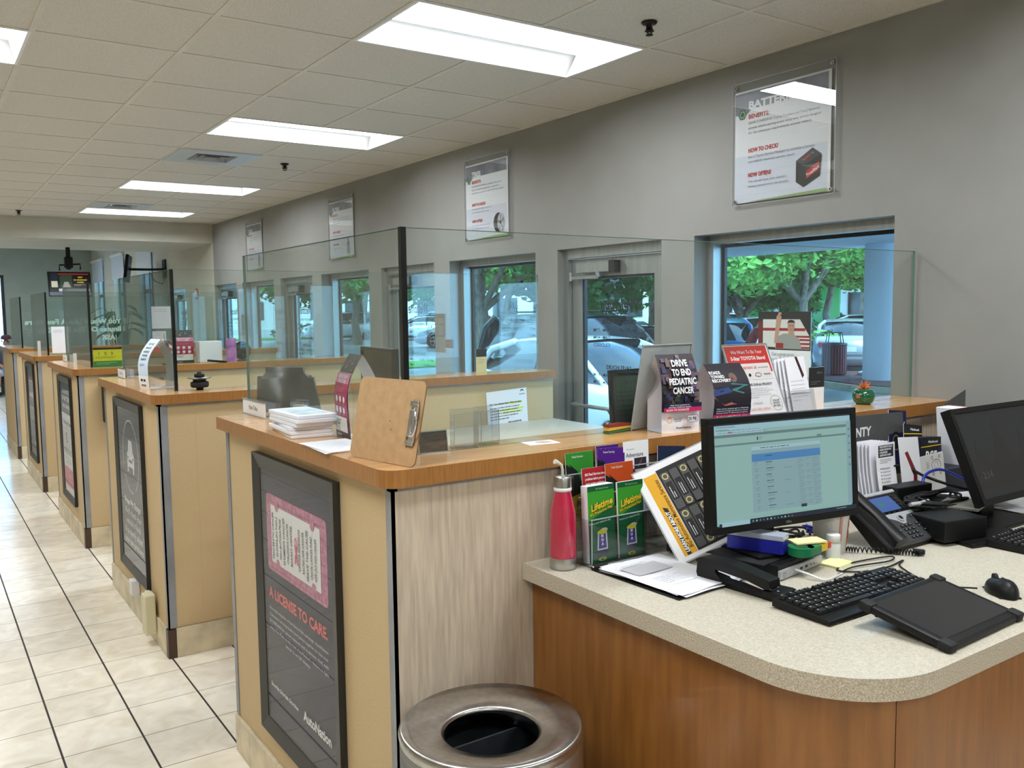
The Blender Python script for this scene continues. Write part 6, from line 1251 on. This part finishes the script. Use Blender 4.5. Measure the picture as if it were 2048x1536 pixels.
# ---------------------------------------------------------------- trees and hedges
M_bark = mat('grey_bark', (128, 118, 108), .9, noise=.3, nscale=9, stretch=(1, 1, .3), bump=.6)
LEAF = [mat('leaf_mid_green', (62, 122, 56), .75, noise=.3, nscale=1.2), mat('leaf_bright_green', (96, 150, 66), .75, noise=.3, nscale=1.2), mat('leaf_deep_green', (38, 84, 46), .8, noise=.3, nscale=1.2)]
def leaves(seed, n, clumps, s, m):
    rd = random.Random(seed); mb = MB(); V = []; F = []
    for i in range(n):
        c, r = clumps[rd.randrange(len(clumps))]
        d = Vector((rd.gauss(0, 1), rd.gauss(0, 1), rd.gauss(0, 1))).normalized(); p = Vector(c)+Vector((d.x*r, d.y*r, d.z*r*.7))*rd.uniform(.55, 1.05)
        a = Vector((rd.gauss(0, 1), rd.gauss(0, 1), rd.gauss(0, .6))).normalized(); q = a.cross(d); q = q.normalized() if q.length > .01 else Vector((0, 0, 1)); k = s*rd.uniform(.6, 1.3); o = len(V)
        V += [p-a*k, p-q*k*.55+d*k*.2, p+a*k, p+q*k*.55+d*k*.2]; F.append((o, o+1, o+2, o+3))
    mb.add(V, F, m); return mb
PROTO = {}
def tree(x, y, hgt, rad, lm, lab, seed=0, lean=0, base=.38):
    key = (lm, seed)
    if key in PROTO:
        return dup(PROTO[key][0], T((x, y, GZ)) @ Rz(seed*40+x*37) @ Matrix.Diagonal((rad/PROTO[key][1], rad/PROTO[key][1], hgt/PROTO[key][2], 1)), lab)
    t = thing('tree', lab, 'tree', (x, y, GZ), group='trees outside'); rd = random.Random(100+seed)
    clumps = []; mb = MB(); fork = hgt*base*.8
    mb.tube([(0, 0, 0), (.04*rad, .02*rad, fork*.5), (lean*.3, 0, fork)], [.22, .17, .15], M_bark, 10)
    for k in range(7):
        a = 2*PI*k/7+rd.random(); R = rad*rd.uniform(.5, .8); z = hgt*rd.uniform(base+.12, .85); e = Vector((R*math.cos(a)+lean, R*math.sin(a), z)); mid = Vector((lean*.5+R*.35*math.cos(a), R*.35*math.sin(a), fork+(z-fork)*.55))
        mb.tube([(lean*.3, 0, fork-.1), mid, e], [.11, .07, .02], M_bark, 6); clumps.append((tuple(e), rad*rd.uniform(.32, .5))); clumps.append((tuple(mid+Vector((0, 0, hgt*.14))), rad*.36))
    clumps.append(((lean, 0, hgt*.86), rad*.5))
    for k in range(5): a = rd.random()*6.28; clumps.append(((rad*.75*math.cos(a), rad*.75*math.sin(a), hgt*rd.uniform(base, base+.2)), rad*.28))
    mb.build('trunk', t); leaves(seed, 9000, clumps, .15, LEAF[lm]).build('foliage', t)
    PROTO[key] = (t, rad, hgt); return t
tr_ = [(25.3, 19.2, 6.6, 4.3, 1, 'bright green tree with pale forked trunk in the middle of the nearest window', 1, 0), (26, 22.5, 4.6, 2.9, 0, 'small round tree at the left of the nearest window', 2, 0), (34, 30.5, 9, 6, 2, 'dark tree behind the left side of the nearest window', 3, 0), (38.5, 27.5, 9, 6, 2, 'dark tree behind the blue-white pole, right side', 3, 0),
       (34, 22, 8, 5, 0, 'leafy tree left of the white column', 2, 0), (44, 33, 10, 7, 0, 'tall far tree above the green truck', 2, 0), (50, 32, 10, 7, 2, 'tall far tree at the right of the nearest window', 3, 0),
       (12.6, 19.8, 6.2, 4.6, 0, 'spreading tree with leaning limbs in the second window', 4, 0), (19.5, 31, 7.5, 5, 1, 'bright tree behind the spreading tree in the second window', 1, 0), (27, 33, 8, 5.5, 0, 'tree behind the panelled pillar, left side', 2, 0), (25, 25, 6.2, 4, 0, 'tree right of the panelled pillar seen through the door', 4, 0), (36, 38, 9, 6, 2, 'dark tree far behind the door', 3, 0),
       (20, 44, 8, 5.5, 0, 'tree beyond the lawn in the third window', 4, 0), (28, 60, 10, 7, 2, 'dark tree by the white building', 3, 0), (14.5, 36, 7.5, 4.6, 1, 'bright tree at the right of the third window', 1, 0), (24, 53, 9, 6, 0, 'tree behind the silver lettered sedan', 2, 0), (13, 44, 8, 5, 2, 'dark tree seen through the far door', 3, 0), (9, 36, 7.5, 4.6, 0, 'tree outside the fourth window', 4, 0),
       (42, 48, 10, 7, 0, 'far tree left of the nearest window', 2, 0), (60, 40, 11, 8, 2, 'farthest dark tree at the right', 3, 0), (32, 47, 9, 6, 1, 'far bright tree in the second window', 1, 0)]
for a in tr_: tree(a[0], a[1], a[2], a[3], a[4], a[5], a[6], a[7])
def hedge(x, y, w, d, h, lab, lm=0, rz=0):
    rd = random.Random(int(x*10)); cl = [((rd.uniform(-w/2, w/2), rd.uniform(-d/2, d/2), h*rd.uniform(.3, .7)), h*.42) for _ in range(max(5, int(w*3)))]
    mb = leaves(int(x), 1500, cl, .13, LEAF[lm]); tag(mb.build('hedge', mw=T((x, y, GZ+.05)) @ Rz(rz)), lab, 'hedge')
hedge(20.6, 14.7, 1.0, 1.0, 1.25, 'round bright bush right of the mechanic poster', 1); hedge(27.5, 50, 5, 2, 1.3, 'clipped hedge beyond the silver lettered sedan', 0); hedge(38, 27, 9, 2, 1.2, 'long hedge below the tree trunks in the nearest window', 1, 120); hedge(27.5, 25, 6, 1.6, 1.1, 'low hedge behind the blue hatchback', 0, 120); hedge(23, 58, 8, 2, 1.1, 'low hedge across the road in the third window', 0, 30)
# ---------------------------------------------------------------- people
SKIN = mat('skin', (196, 148, 120), .55, noise=.05, nscale=20)
def skin_obj(name, pts, edges, rad, m, parent, lv=2, root=0):
    me = bpy.data.meshes.new(name); me.from_pydata([Vector(p) for p in pts], edges, []); o = bpy.data.objects.new(name, me); COL.objects.link(o); o.parent = parent; me.materials.append(m)
    s = o.modifiers.new('skin', 'SKIN'); s.use_smooth_shade = True
    for i, r in enumerate(rad):
        v = me.skin_vertices[0].data[i]; v.radius = (r, r) if isinstance(r, (int, float)) else r; v.use_root = (i == root)
    b = o.modifiers.new('sub', 'SUBSURF'); b.levels = lv; b.render_levels = lv
    return o
def person(label, M, J, shirt, pants, shoes, hair, sleeves=.6, shorts=False, cap=None, longhair=False, beard=None):
    """J: joint positions; body is one skinned surface, clothes and hair are its children"""
    t = thing('person', label, 'person', M=M); V = Vector; g = lambda k: V(J[k])
    names = ['pelvis', 'waist', 'chest', 'neck', 'head0', 'head1']; pts = [g(k) for k in names]; rad = [(.13, .1), (.12, .09), (.15, .1), .055, (.07, .085), (.075, .09)]; ed = [(i, i+1) for i in range(5)]
    def chain(ks, rs, at):
        prev = at
        for k, r in zip(ks, rs): pts.append(g(k)); rad.append(r); ed.append((prev, len(pts)-1)); prev = len(pts)-1
        return prev
    for s in 'LR':
        w = chain(['sh'+s, 'el'+s, 'wr'+s], [.055, .042, .03], 2); hd = g('wr'+s)+(g('wr'+s)-g('el'+s)).normalized()*.06; pts.append(hd); rad.append((.035, .02)); ed.append((w, len(pts)-1)); hi = len(pts)-1
        d = (g('wr'+s)-g('el'+s)).normalized(); side = d.orthogonal().normalized()
        for k in range(5):
            o_ = side*((k-2)*.018); L = (.05, .07, .078, .07, .055)[k]; base = hd+o_*.9+d*(-.02 if k == 0 else .02)
            pts.append(base); rad.append(.0095); ed.append((hi, len(pts)-1)); pts.append(base+d*L*.6+o_*.3); rad.append(.0085); ed.append((len(pts)-2, len(pts)-1)); pts.append(base+d*L+d.cross(side)*.02); rad.append(.0075); ed.append((len(pts)-2, len(pts)-1))
        chain(['hip'+s, 'kn'+s, 'an'+s, 'toe'+s], [.085, .058, .04, .035], 0)
    skin_obj('body', pts, ed, rad, SKIN, t)
    hc = g('head1'); up = (g('head1')-g('head0')).normalized(); fw = V(J['face']).normalized(); sd = up.cross(fw).normalized(); MH = Matrix(((fw.x, sd.x, up.x, hc.x), (fw.y, sd.y, up.y, hc.y), (fw.z, sd.z, up.z, hc.z), (0, 0, 0, 1)))
    mb = MB(); mb.M = MH
    mb.tube([(.085, 0, .0), (.112, 0, -.03), (.09, 0, -.038)], [.008, .014, .008], SKIN, 8)
    for s in (-1, 1): mb.cbox((.0, s*.083, -.012), (.03, .014, .05), SKIN, b=.006)
    mb.build('nose_and_ears', t)
    mb = MB(); mb.M = MH
    for s in (-1, 1): mb.cbox((.083, s*.03, .005), (.01, .02, .008), BLACK, b=.002); mb.cbox((.084, s*.03, .022), (.008, .028, .005), hair)
    mb.cbox((.082, 0, -.062), (.01, .04, .007), mat('lip', (150, 84, 78), .5), b=.002)
    if beard: mb.cbox((.06, 0, -.085), (.05, .09, .04), beard, b=.015)
    mb.build('face_features', t)
    if longhair or not cap:
        mb = MB(); mb.M = MH; bm = bmesh.new(); bmesh.ops.create_uvsphere(bm, u_segments=20, v_segments=12, radius=1)
        for v in bm.verts:
            x, y, z = v.co; v.co = V((x*.1-.015, y*.098, z*.115+.02))
            if longhair and z < .2: v.co = V((min(v.co.x, .02)-.02, v.co.y*1.25, z*.22+.02))
        dele = [v for v in bm.verts if v.co.x > .045 and v.co.z < .055]+([] if longhair else [v for v in bm.verts if v.co.z < -.035]); bmesh.ops.delete(bm, geom=list(set(dele)), context='VERTS'); mb.bm(bm, hair, True); mb.build('hair', t)
    if cap:
        mb = MB(); mb.M = MH; mb.lathe([(.102, .035), (.1, .07), (.08, .105), (.04, .122), (0, .126)], cap, 22); mb.prism([(.06, -.075), (.15, -.05), (.175, 0), (.15, .05), (.06, .075)], .038, .046, cap); mb.build('cap', t)
    # shirt
    ps = [g('pelvis')+V((0, 0, .02)), g('waist'), g('chest'), g('neck')-(g('neck')-g('chest'))*.35]; rs = [(.155, .125), (.15, .12), (.175, .125), .07]; es = [(0, 1), (1, 2), (2, 3)]
    for s in 'LR':
        a = len(ps); e = g('sh'+s).lerp(g('el'+s), sleeves) if sleeves <= 1 else g('el'+s); ps += [g('sh'+s), e]; rs += [.078, .068]; es += [(2, a), (a, a+1)]
        if sleeves > 1: ps.append(g('el'+s).lerp(g('wr'+s), sleeves-1)); rs.append(.052); es.append((a+1, a+2))
    skin_obj('shirt', ps, es, rs, shirt, t)
    ps = [g('pelvis')]; rs = [(.15, .12)]; es = []
    for s in 'LR':
        a = len(ps); ps += [g('hip'+s), g('kn'+s)]; rs += [.105, .082]; es += [(0, a), (a, a+1)]
        if not shorts: ps.append(g('an'+s)+V((0, 0, .03))); rs.append(.066); es.append((a+1, a+2))
    skin_obj('trousers' if not shorts else 'shorts', ps, es, rs, pants, t)
    for s in 'LR':
        a, b = g('an'+s), g('toe'+s); mb = MB(); d = (b-a); mb.M = T(a) @ Rz(math.degrees(math.atan2(d.y, d.x))); mb.cbox((.06, 0, -.035), (.27, .1, .08), shoes, b=.03); mb.build('shoe', t)
        if shorts: mb = MB(); mb.cyl(a+V((0, 0, .0)), a+V((0, 0, .11)), .05, M_white, n=14); mb.build('sock', t)
    return t
def stand(bend=0, arms=0, turn=0):
    b = bend; J = dict(pelvis=(0, 0, .92), waist=(.05*b, 0, 1.06), chest=(.16*b, 0, 1.30-.06*b), neck=(.27*b, 0, 1.47-.13*b), head0=(.31*b, 0, 1.545-.16*b), head1=(.37*b+.01, 0, 1.615-.19*b), face=(1, 0, -.45*b))
    for s, k in (('L', 1), ('R', -1)): J.update({'sh'+s: (.2*b, .19*k, 1.40-.1*b), 'el'+s: (.16+.2*b, .23*k, 1.13-.1*b), 'wr'+s: (.36+.12*b, .14*k, 1.06-.05*b+arms), 'hip'+s: (0, .1*k, .88), 'kn'+s: (.03, .11*k, .5), 'an'+s: (0, .12*k, .08), 'toe'+s: (.13, .13*k, .04)})
    return J
M_rs = mat('dark_red_shirt', (142, 34, 50), .8, noise=.08, nscale=12); M_pt = mat('dark_trousers', (40, 42, 50), .8, noise=.1, nscale=12); M_teal = mat('teal_shirt', (84, 150, 160), .8, noise=.08, nscale=12); M_hair = mat('dark_hair', (36, 28, 24), .6, noise=.3, nscale=50)
person('person in a dark red shirt and black cap stooping outside the nearest window', T((14.5, 12.35, GZ)) @ Rz(-48), stand(.75), M_rs, M_pt, M_blackm, M_hair, cap=M_black, beard=M_white)
person('person with dark hair and teal shirt outside, left of the mechanic poster', T((13.9, 11.0, GZ)) @ Rz(150), stand(.2), M_teal, M_pt, M_blackm, M_hair, sleeves=1.6, longhair=True)
J = dict(pelvis=(0, 0, .50), waist=(-.03, 0, .64), chest=(-.05, 0, .88), neck=(-.02, 0, 1.05), head0=(0, 0, 1.11), head1=(.015, 0, 1.18), face=(1, 0, -.1))
for s, k in (('L', 1), ('R', -1)): J.update({'sh'+s: (-.03, .2*k, .99), 'el'+s: (.1, .26*k, .74), 'wr'+s: (.3, .08*k, .62), 'hip'+s: (.03, .11*k, .48), 'kn'+s: (.45, .17*k, .49), 'an'+s: (.48, .18*k, .1), 'toe'+s: (.62, .2*k, .05)})
person('person in a grey shirt and pale shorts seated at the far left', T((1.66, 21.75, 0)) @ Rz(-96), J, mat('grey_blue_shirt', (84, 90, 112), .85, noise=.06, nscale=12), mat('pale_shorts', (190, 206, 224), .8), M_blackm, M_hair, sleeves=.85, shorts=True, cap=mat('dark_cap', (90, 46, 50), .8))
# ================================================================ FAR ROOM AND STATIONS
M_lea = mat('black_leather', (24, 24, 26), .4, bump=.4, nscale=60)
def armchair(lab, M):
    t = thing('armchair', lab, 'armchair', M=M, group='black waiting room armchairs')
    mb = MB(); mb.cbox((0, 0, .34), (.56, .56, .16), M_lea, b=.04); mb.build('seat', t); mb = MB(); mb.cbox((-.27, 0, .62), (.14, .6, .55), M_lea, Ry(0), b=.05); mb.build('backrest', t)
    for s in (-1, 1): mb = MB(); mb.cbox((0, s*.33, .4), (.6, .1, .42), M_lea, b=.04); mb.build('armrest', t)
    for x in (-.24, .24):
        for s in (-1, 1): mb = MB(); mb.cyl((x, s*.3, 0), (x, s*.3, .27), .02, M_blackm, n=10); mb.build('leg', t)
    return t
a0 = armchair('black armchair under the seated person at the far left', T((1.66, 21.78, 0)) @ Rz(-96)); dup(a0, T((.95, 21.75, 0)) @ Rz(-92), 'black armchair at the far left edge, beside the seated person')
def office_chair(lab, M):
    t = thing('office_chair', lab, 'office chair', M=M)
    mb = MB(); bm = bmesh.new(); bmesh.ops.create_cube(bm, size=1)
    for v in bm.verts: v.co = Vector((v.co.x*.09, v.co.y*(.40 if v.co.z < 0 else .26), v.co.z*.5))
    bmesh.ops.bevel(bm, geom=bm.edges[:], offset=.04, segments=3, affect='EDGES'); mb.M = T((-.20, 0, 1.24)) @ Ry(-6); mb.bm(bm, M_lea, True); mb.build('backrest', t)
    mb = MB(); mb.cbox((0, 0, .68), (.5, .5, .1), M_lea, b=.04); mb.build('seat', t); mb = MB(); mb.cyl((0, 0, .12), (0, 0, .64), .03, M_chrome); mb.build('gas_post', t)
    for s in (-1, 1): mb = MB(); mb.tube([(-.18, s*.27, .7), (-.16, s*.29, .9), (.1, s*.29, .93), (.16, s*.28, .9)], .018, M_chrome, 8); mb.build('armrest', t)
    for k in range(5): a = 2*PI*k/5; mb = MB(); mb.tube([(0, 0, .13), (.3*math.cos(a), .3*math.sin(a), .08)], .02, M_blackm, 6); mb.cyl((.3*math.cos(a), .3*math.sin(a)-.02, .035), (.3*math.cos(a), .3*math.sin(a)+.02, .035), .034, M_blackm, n=12); mb.build('leg', t)
    mb = MB(); mb.tube([(-.1, 0, .66), (-.24, 0, .72), (-.27, 0, .95)], .025, M_blackm, 6); mb.build('back_post', t); return t
office_chair('black high-backed office chair with chrome arms behind the nearest glass', T((1.44, 3.62, 0)) @ Rz(35))
# station desks and screens
for u, (Y, Ls, XR) in list(enumerate(UNITS))[1:4]:
    mb = MB(); mb.box(1.5, Y-.62, DZ-.04, XR-.0, Y-.002, DZ, M_lam); mb.box(1.52, Y-.6, .0, 1.54, Y-.01, DZ-.04, M_panel); mb.box(XR-.03, Y-.6, .0, XR-.01, Y-.01, DZ-.04, M_panel); tag(mb.build('work_desk'), 'cream topped work desk behind the %s counter' % NM[u-1], 'desk', 'work desks in the stations')
monitor('dark monitor turned edge-on behind the nearest glass corner', frame((1.925, 4.20, DZ+.12), (-.10, -.995, 0), (0, 0, 1)), .46, .4, art_dark)
mb = MB(); mb.cbox((0, 0, .006), (.2, .2, .012), M_black, b=.004); mb.cbox((0, 0, .1), (.03, .07, .2), M_black); o = mb.build('monitor_foot', mw=T((1.93, 3.97, DZ)) @ Rz(-96)); ms = [x for x in bpy.data.objects if x.name.startswith('computer_monitor') and x.get('label', '').startswith('dark monitor turned')][0]
o.parent = ms; o.matrix_parent_inverse = ms.matrix_world.inverted(); o.name = 'stand'
# writing on the fifth screen, read from behind
mb = MB(); mb.M = FRONTF(0, 12.06, 0); M_wt = mat('white_vinyl', (206, 226, 216), .6)
mb.text('If You Would Like A Few More', 1.70, 1.60, .06, M_wt, 'c', .04, mirror=True, w=1.15); mb.text('Minutes Or The Same Day', 1.75, 1.50, .06, M_wt, 'c', .04, mirror=True, w=1.0); mb.text('ASK', 2.05, 1.395, .06, M_wt, 'c', .05, mirror=True)
tag(mb.build('glass_lettering'), 'reversed white lettering on the farthest glass screen', 'lettering')
# televisions
t = thing('television', 'television hanging from the bulkhead showing a news picture', 'television', M=frame((1.635, 13.95, 1.98), (1, .03, 0), (0, .22, 1)))
mb = MB(); mb.cbox((.275, .18, -.025), (.56, .36, .045), M_black, b=.006); mb.build('housing', t); mb = MB(); mb.z = -.002; W, H = .54, .34; mb.M = T((.005, .01, 0)); a = mb
a.rect(0, 0, W, H, scr(10, 12, 16)); a.rect(.02, .12, .1, .2, scr(26, 34, 44)); a.rect(.03, .12, .08, .09, scr(190, 196, 170)); a.rect(.14, .1, .16, .2, scr(40, 60, 44)); a.poly([(.17, .12), (.2, .2), (.25, .2), (.28, .12)], scr(150, 150, 140)); a.rect(.12, .31, .4, .01, scr(190, 40, 40)); a.text('NEW', .41, .26, .018, scr(220, 190, 60), 'c', .03); a.text('U.S. SECRETARY', .41, .22, .018, scr(220, 190, 60), 'c', .03, w=.18); a.text('NAMED', .41, .185, .018, scr(220, 190, 60), 'c', .03); a.lines(.32, .16, .18, 2, .014, scr(200, 200, 200), .004, 3); a.rect(.12, .06, .4, .04, scr(190, 196, 200)); a.disc(.2, .08, .014, scr(190, 60, 60)); a.rect(0, 0, W, .05, scr(70, 84, 110)); mb.build('screen', t)
mb = MB(); mb.M = t.matrix_world.inverted(); mb.tube([(1.78, 13.97, 2.34), (1.78, 13.97, 2.42), (2.05, 13.97, 2.44), (2.05, 13.97, 2.36)], .012, M_blackm, 6); mb.cyl((1.9, 13.98, 2.36), (1.9, 13.98, 2.674), .03, M_blackm, n=12); mb.cbox((1.9, 13.98, 2.46), (.11, .1, .16), M_blackm, b=.02); mb.build('ceiling_mount', t)
t = thing('television', 'black television on a wall arm seen edge-on by the far windows', 'television', M=T((3.0, 15.6, 2.46)) @ Rz(75) @ Rx(8)); mb = MB(); mb.cbox((0, 0, 0), (.75, .05, .44), M_black, b=.01); mb.build('housing', t); mb = MB(); mb.M = t.matrix_world.inverted(); mb.tube([(3.02, 15.6, 2.45), (3.3, 15.35, 2.44), (3.48, 15.2, 2.44)], .02, M_blackm, 6); mb.box(3.475, 15.1, 2.3, 3.495, 15.3, 2.6, M_blackm); mb.tube([(3.3, 15.4, 2.4), (3.35, 15.3, 2.25), (3.45, 15.2, 2.2), (3.48, 15.2, 2.3)], .008, M_blackm, 6); mb.build('wall_arm', t)
# potted palm far away
t = thing('potted_palm', 'leafy dark green potted plant in the far room', 'plant', (3.0, 16.6, 0)); mb = MB(); mb.lathe([(0, 0), (.18, 0), (.24, .45), (.25, .47), (.21, .47), (.2, .42), (0, .42)], mat('clay_pot', (96, 70, 56), .7), 24); mb.build('pot', t)
mb = MB(); rd = random.Random(8); M_pl = mat('palm_leaf', (40, 84, 46), .5, noise=.2, nscale=6)
for i in range(30):
    a = rd.random()*2*PI; r = rd.uniform(.25, .6); z = rd.uniform(1.35, 1.85); p0 = Vector((0, 0, .45)); p1 = Vector((r*.4*math.cos(a), r*.4*math.sin(a), z)); d = Vector((math.cos(a), math.sin(a), 0)); s = Vector((-math.sin(a), math.cos(a), 0)); mb.tube([p0, p1], .006, M_pl, 4)
    v = [p1, p1+d*.12+s*.06+Vector((0, 0, .03)), p1+d*.12-s*.06+Vector((0, 0, .03)), p1+d*.28+s*.05-Vector((0, 0, .03)), p1+d*.28-s*.05-Vector((0, 0, .03)), p1+d*.38-Vector((0, 0, .12))]; mb.add(v, [(0, 2, 1), (1, 2, 4, 3), (3, 4, 5)], M_pl, True)
mb.build('foliage', t)
# things on the second to fourth ledges
t = thing('brake_part', 'black and steel wheel hub part standing on the second counter ledge', 'machine part', (1.205, 4.61, LZ)); mb = MB(); mb.lathe([(0, 0), (.018, 0), (.018, .012), (.04, .013), (.045, .02), (.045, .04), (.036, .044)], M_blackm, 26); mb.build('base', t)
mb = MB(); mb.lathe([(.03, .042), (.034, .055), (.058, .06), (.058, .064), (.02, .066)], mat('worn_steel', (130, 130, 128), .35, .9, noise=.2, nscale=40), 26); mb.build('flange', t); mb = MB(); mb.lathe([(.012, .064), (.026, .066), (.026, .082), (.012, .084), (.012, .092), (0, .092)], M_blackm, 8); mb.build('nut', t)
t = thing('desk_fan', 'round black desk fan on the third counter ledge', 'fan', M=T((2.22, 7.17, LZ)) @ Rz(-10)); mb = MB(); mb.lathe([(0, 0), (.05, 0), (.045, .01), (0, .012)], M_black, 20); mb.cyl((0, 0, .005), (0, .01, .05), .01, M_black); mb.build('base', t)
mb = MB(); mb.M = T((0, 0, .085)) @ Rx(90); 
for r in (.02, .04, .058, .072): mb.tube([(r*math.cos(2*PI*k/28), r*math.sin(2*PI*k/28), .02-.2*r*r) for k in range(28)], .0022, M_black, 5, True)
mb.cyl((0, 0, -.02), (0, 0, .02), .074, M_black, n=28, caps=False); mb.cyl((0, 0, -.021), (0, 0, -.018), .073, M_blackm, n=28); mb.build('cage', t); mb = MB(); mb.M = T((0, 0, .085)) @ Rx(90)
for k in range(4): a = k*PI/2; mb.poly([(0, 0), (.06*math.cos(a), .06*math.sin(a)), (.06*math.cos(a+.8), .06*math.sin(a+.8))], mat('fan_blade', (50, 50, 54), .4)); 
mb.build('blades', t)
mb = MB(); mb.cbox((0, 0, .085), (.18, .12, .17), mat('pale_grey_plastic', (206, 212, 210), .5), b=.006); tag(mb.build('label_printer', loc=(1.955, 7.16, LZ)), 'pale grey box printer beside the pink tent on the third ledge', 'printer')
mb = MB(); mb.cbox((0, 0, .012), (.03, .15, .016), M_black, Rx(6), b=.004); tag(mb.build('stapler', mw=T((1.98, 7.03, LZ)) @ Rz(70)), 'black stapler in front of the pale printer on the third ledge', 'stapler')
mb = MB(); mb.box(0, 0, 0, .08, .003, .19, mat('purple_pink_print', (176, 130, 170), .5, noise=.5, nscale=12, rgb2=(110, 50, 120))); tag(mb.build('greeting_card', mw=T((2.06, 7.05, LZ)) @ Rz(-5)), 'purple and pink card standing on the third ledge', 'card')
t = thing('desk_flag', 'small striped red and white flag on the third counter ledge', 'flag', (1.60, 7.08, LZ)); mb = MB(); mb.cyl((0, 0, 0), (0, 0, .24), .003, mat('gold_stick', (180, 150, 80), .4), n=8); mb.cyl((0, 0, 0), (0, 0, .01), .025, M_black); mb.build('stick', t)
mb = MB()
for k in range(7): mb.add([(0, 0, .19-.022*k), (.07, .015, .165-.024*k), (.07, .015, .141-.024*k), (0, 0, .168-.022*k)], [(0, 3, 2, 1)], ink(170, 40, 50) if k % 2 == 0 else WHITE)
mb.add([(0, -.001, .19), (.032, .005, .18), (.032, .005, .13), (0, -.001, .14)], [(0, 3, 2, 1)], ink(36, 44, 90)); mb.build('cloth', t)
mb = MB(); mb.box(0, 0, 0, .2, .004, .145, mat('yellow_sign', (206, 206, 40), .5)); mb.M = FRONTF(0, 0, 0); mb.z = .0002; mb.rect(0, 0, .2, .045, ink(50, 120, 62)); mb.rect(0, .13, .2, .015, BLACK); [mb.text(str(k+1), .04+.045*k, .09, .022, ink(120, 120, 30), 'c', .04) for k in range(3)]; mb.lines(.02, .075, .16, 2, .01, ink(120, 120, 30), .003, 4); mb.lines(.02, .03, .16, 2, .01, ink(160, 200, 140), .003, 5)
tag(mb.build('counter_sign', loc=(1.10, 7.13, LZ)), 'yellow and green numbered sign on the third counter ledge', 'sign')
for (x, y, z, w, h, lb) in ((1.52, 7.108, 1.60, .17, .17, 'blank white sheet taped high on the third glass screen'), (1.52, 7.108, 1.46, .10, .12, 'small pale sheet taped low on the third glass screen'), (1.12, 9.607, 1.34, .15, .26, 'cream sheet on the fourth glass screen')):
    mb = MB(); mb.box(0, 0, 0, w, .001, h, M_paper); mb.M = FRONTF(0, 0, 0); mb.z = .0002; mb.lines(.02, h*.85, w-.05, 2, .015, GREYT, .003, 4); tag(mb.build('taped_sheet', loc=(x, y-.001, z)), lb, 'paper')
mb = MB(); mb.prism([(0, 0), (.5, 0), (.42, .12), (.3, .09)], 0, .004, mat('red_card', (206, 60, 54), .5)); tag(mb.build('red_display', mw=FRONTF(1.9, 9.56, LZ+.0)), 'red sloping display card on the fourth counter ledge', 'sign')
mb = MB(); mb.box(0, 0, 0, .03, .002, .14, M_white); tag(mb.build('counter_card', mw=T((1.01, 9.75, LZ)) @ Rz(20)), 'narrow white card at the aisle side of the fourth ledge', 'card')
mb = MB(); mb.box(0, 0, 0, .02, .03, .1, M_white); tag(mb.build('counter_card', mw=T((1.0, 7.35, LZ)) @ Rz(0)), 'narrow white card at the corner of the third ledge', 'card')
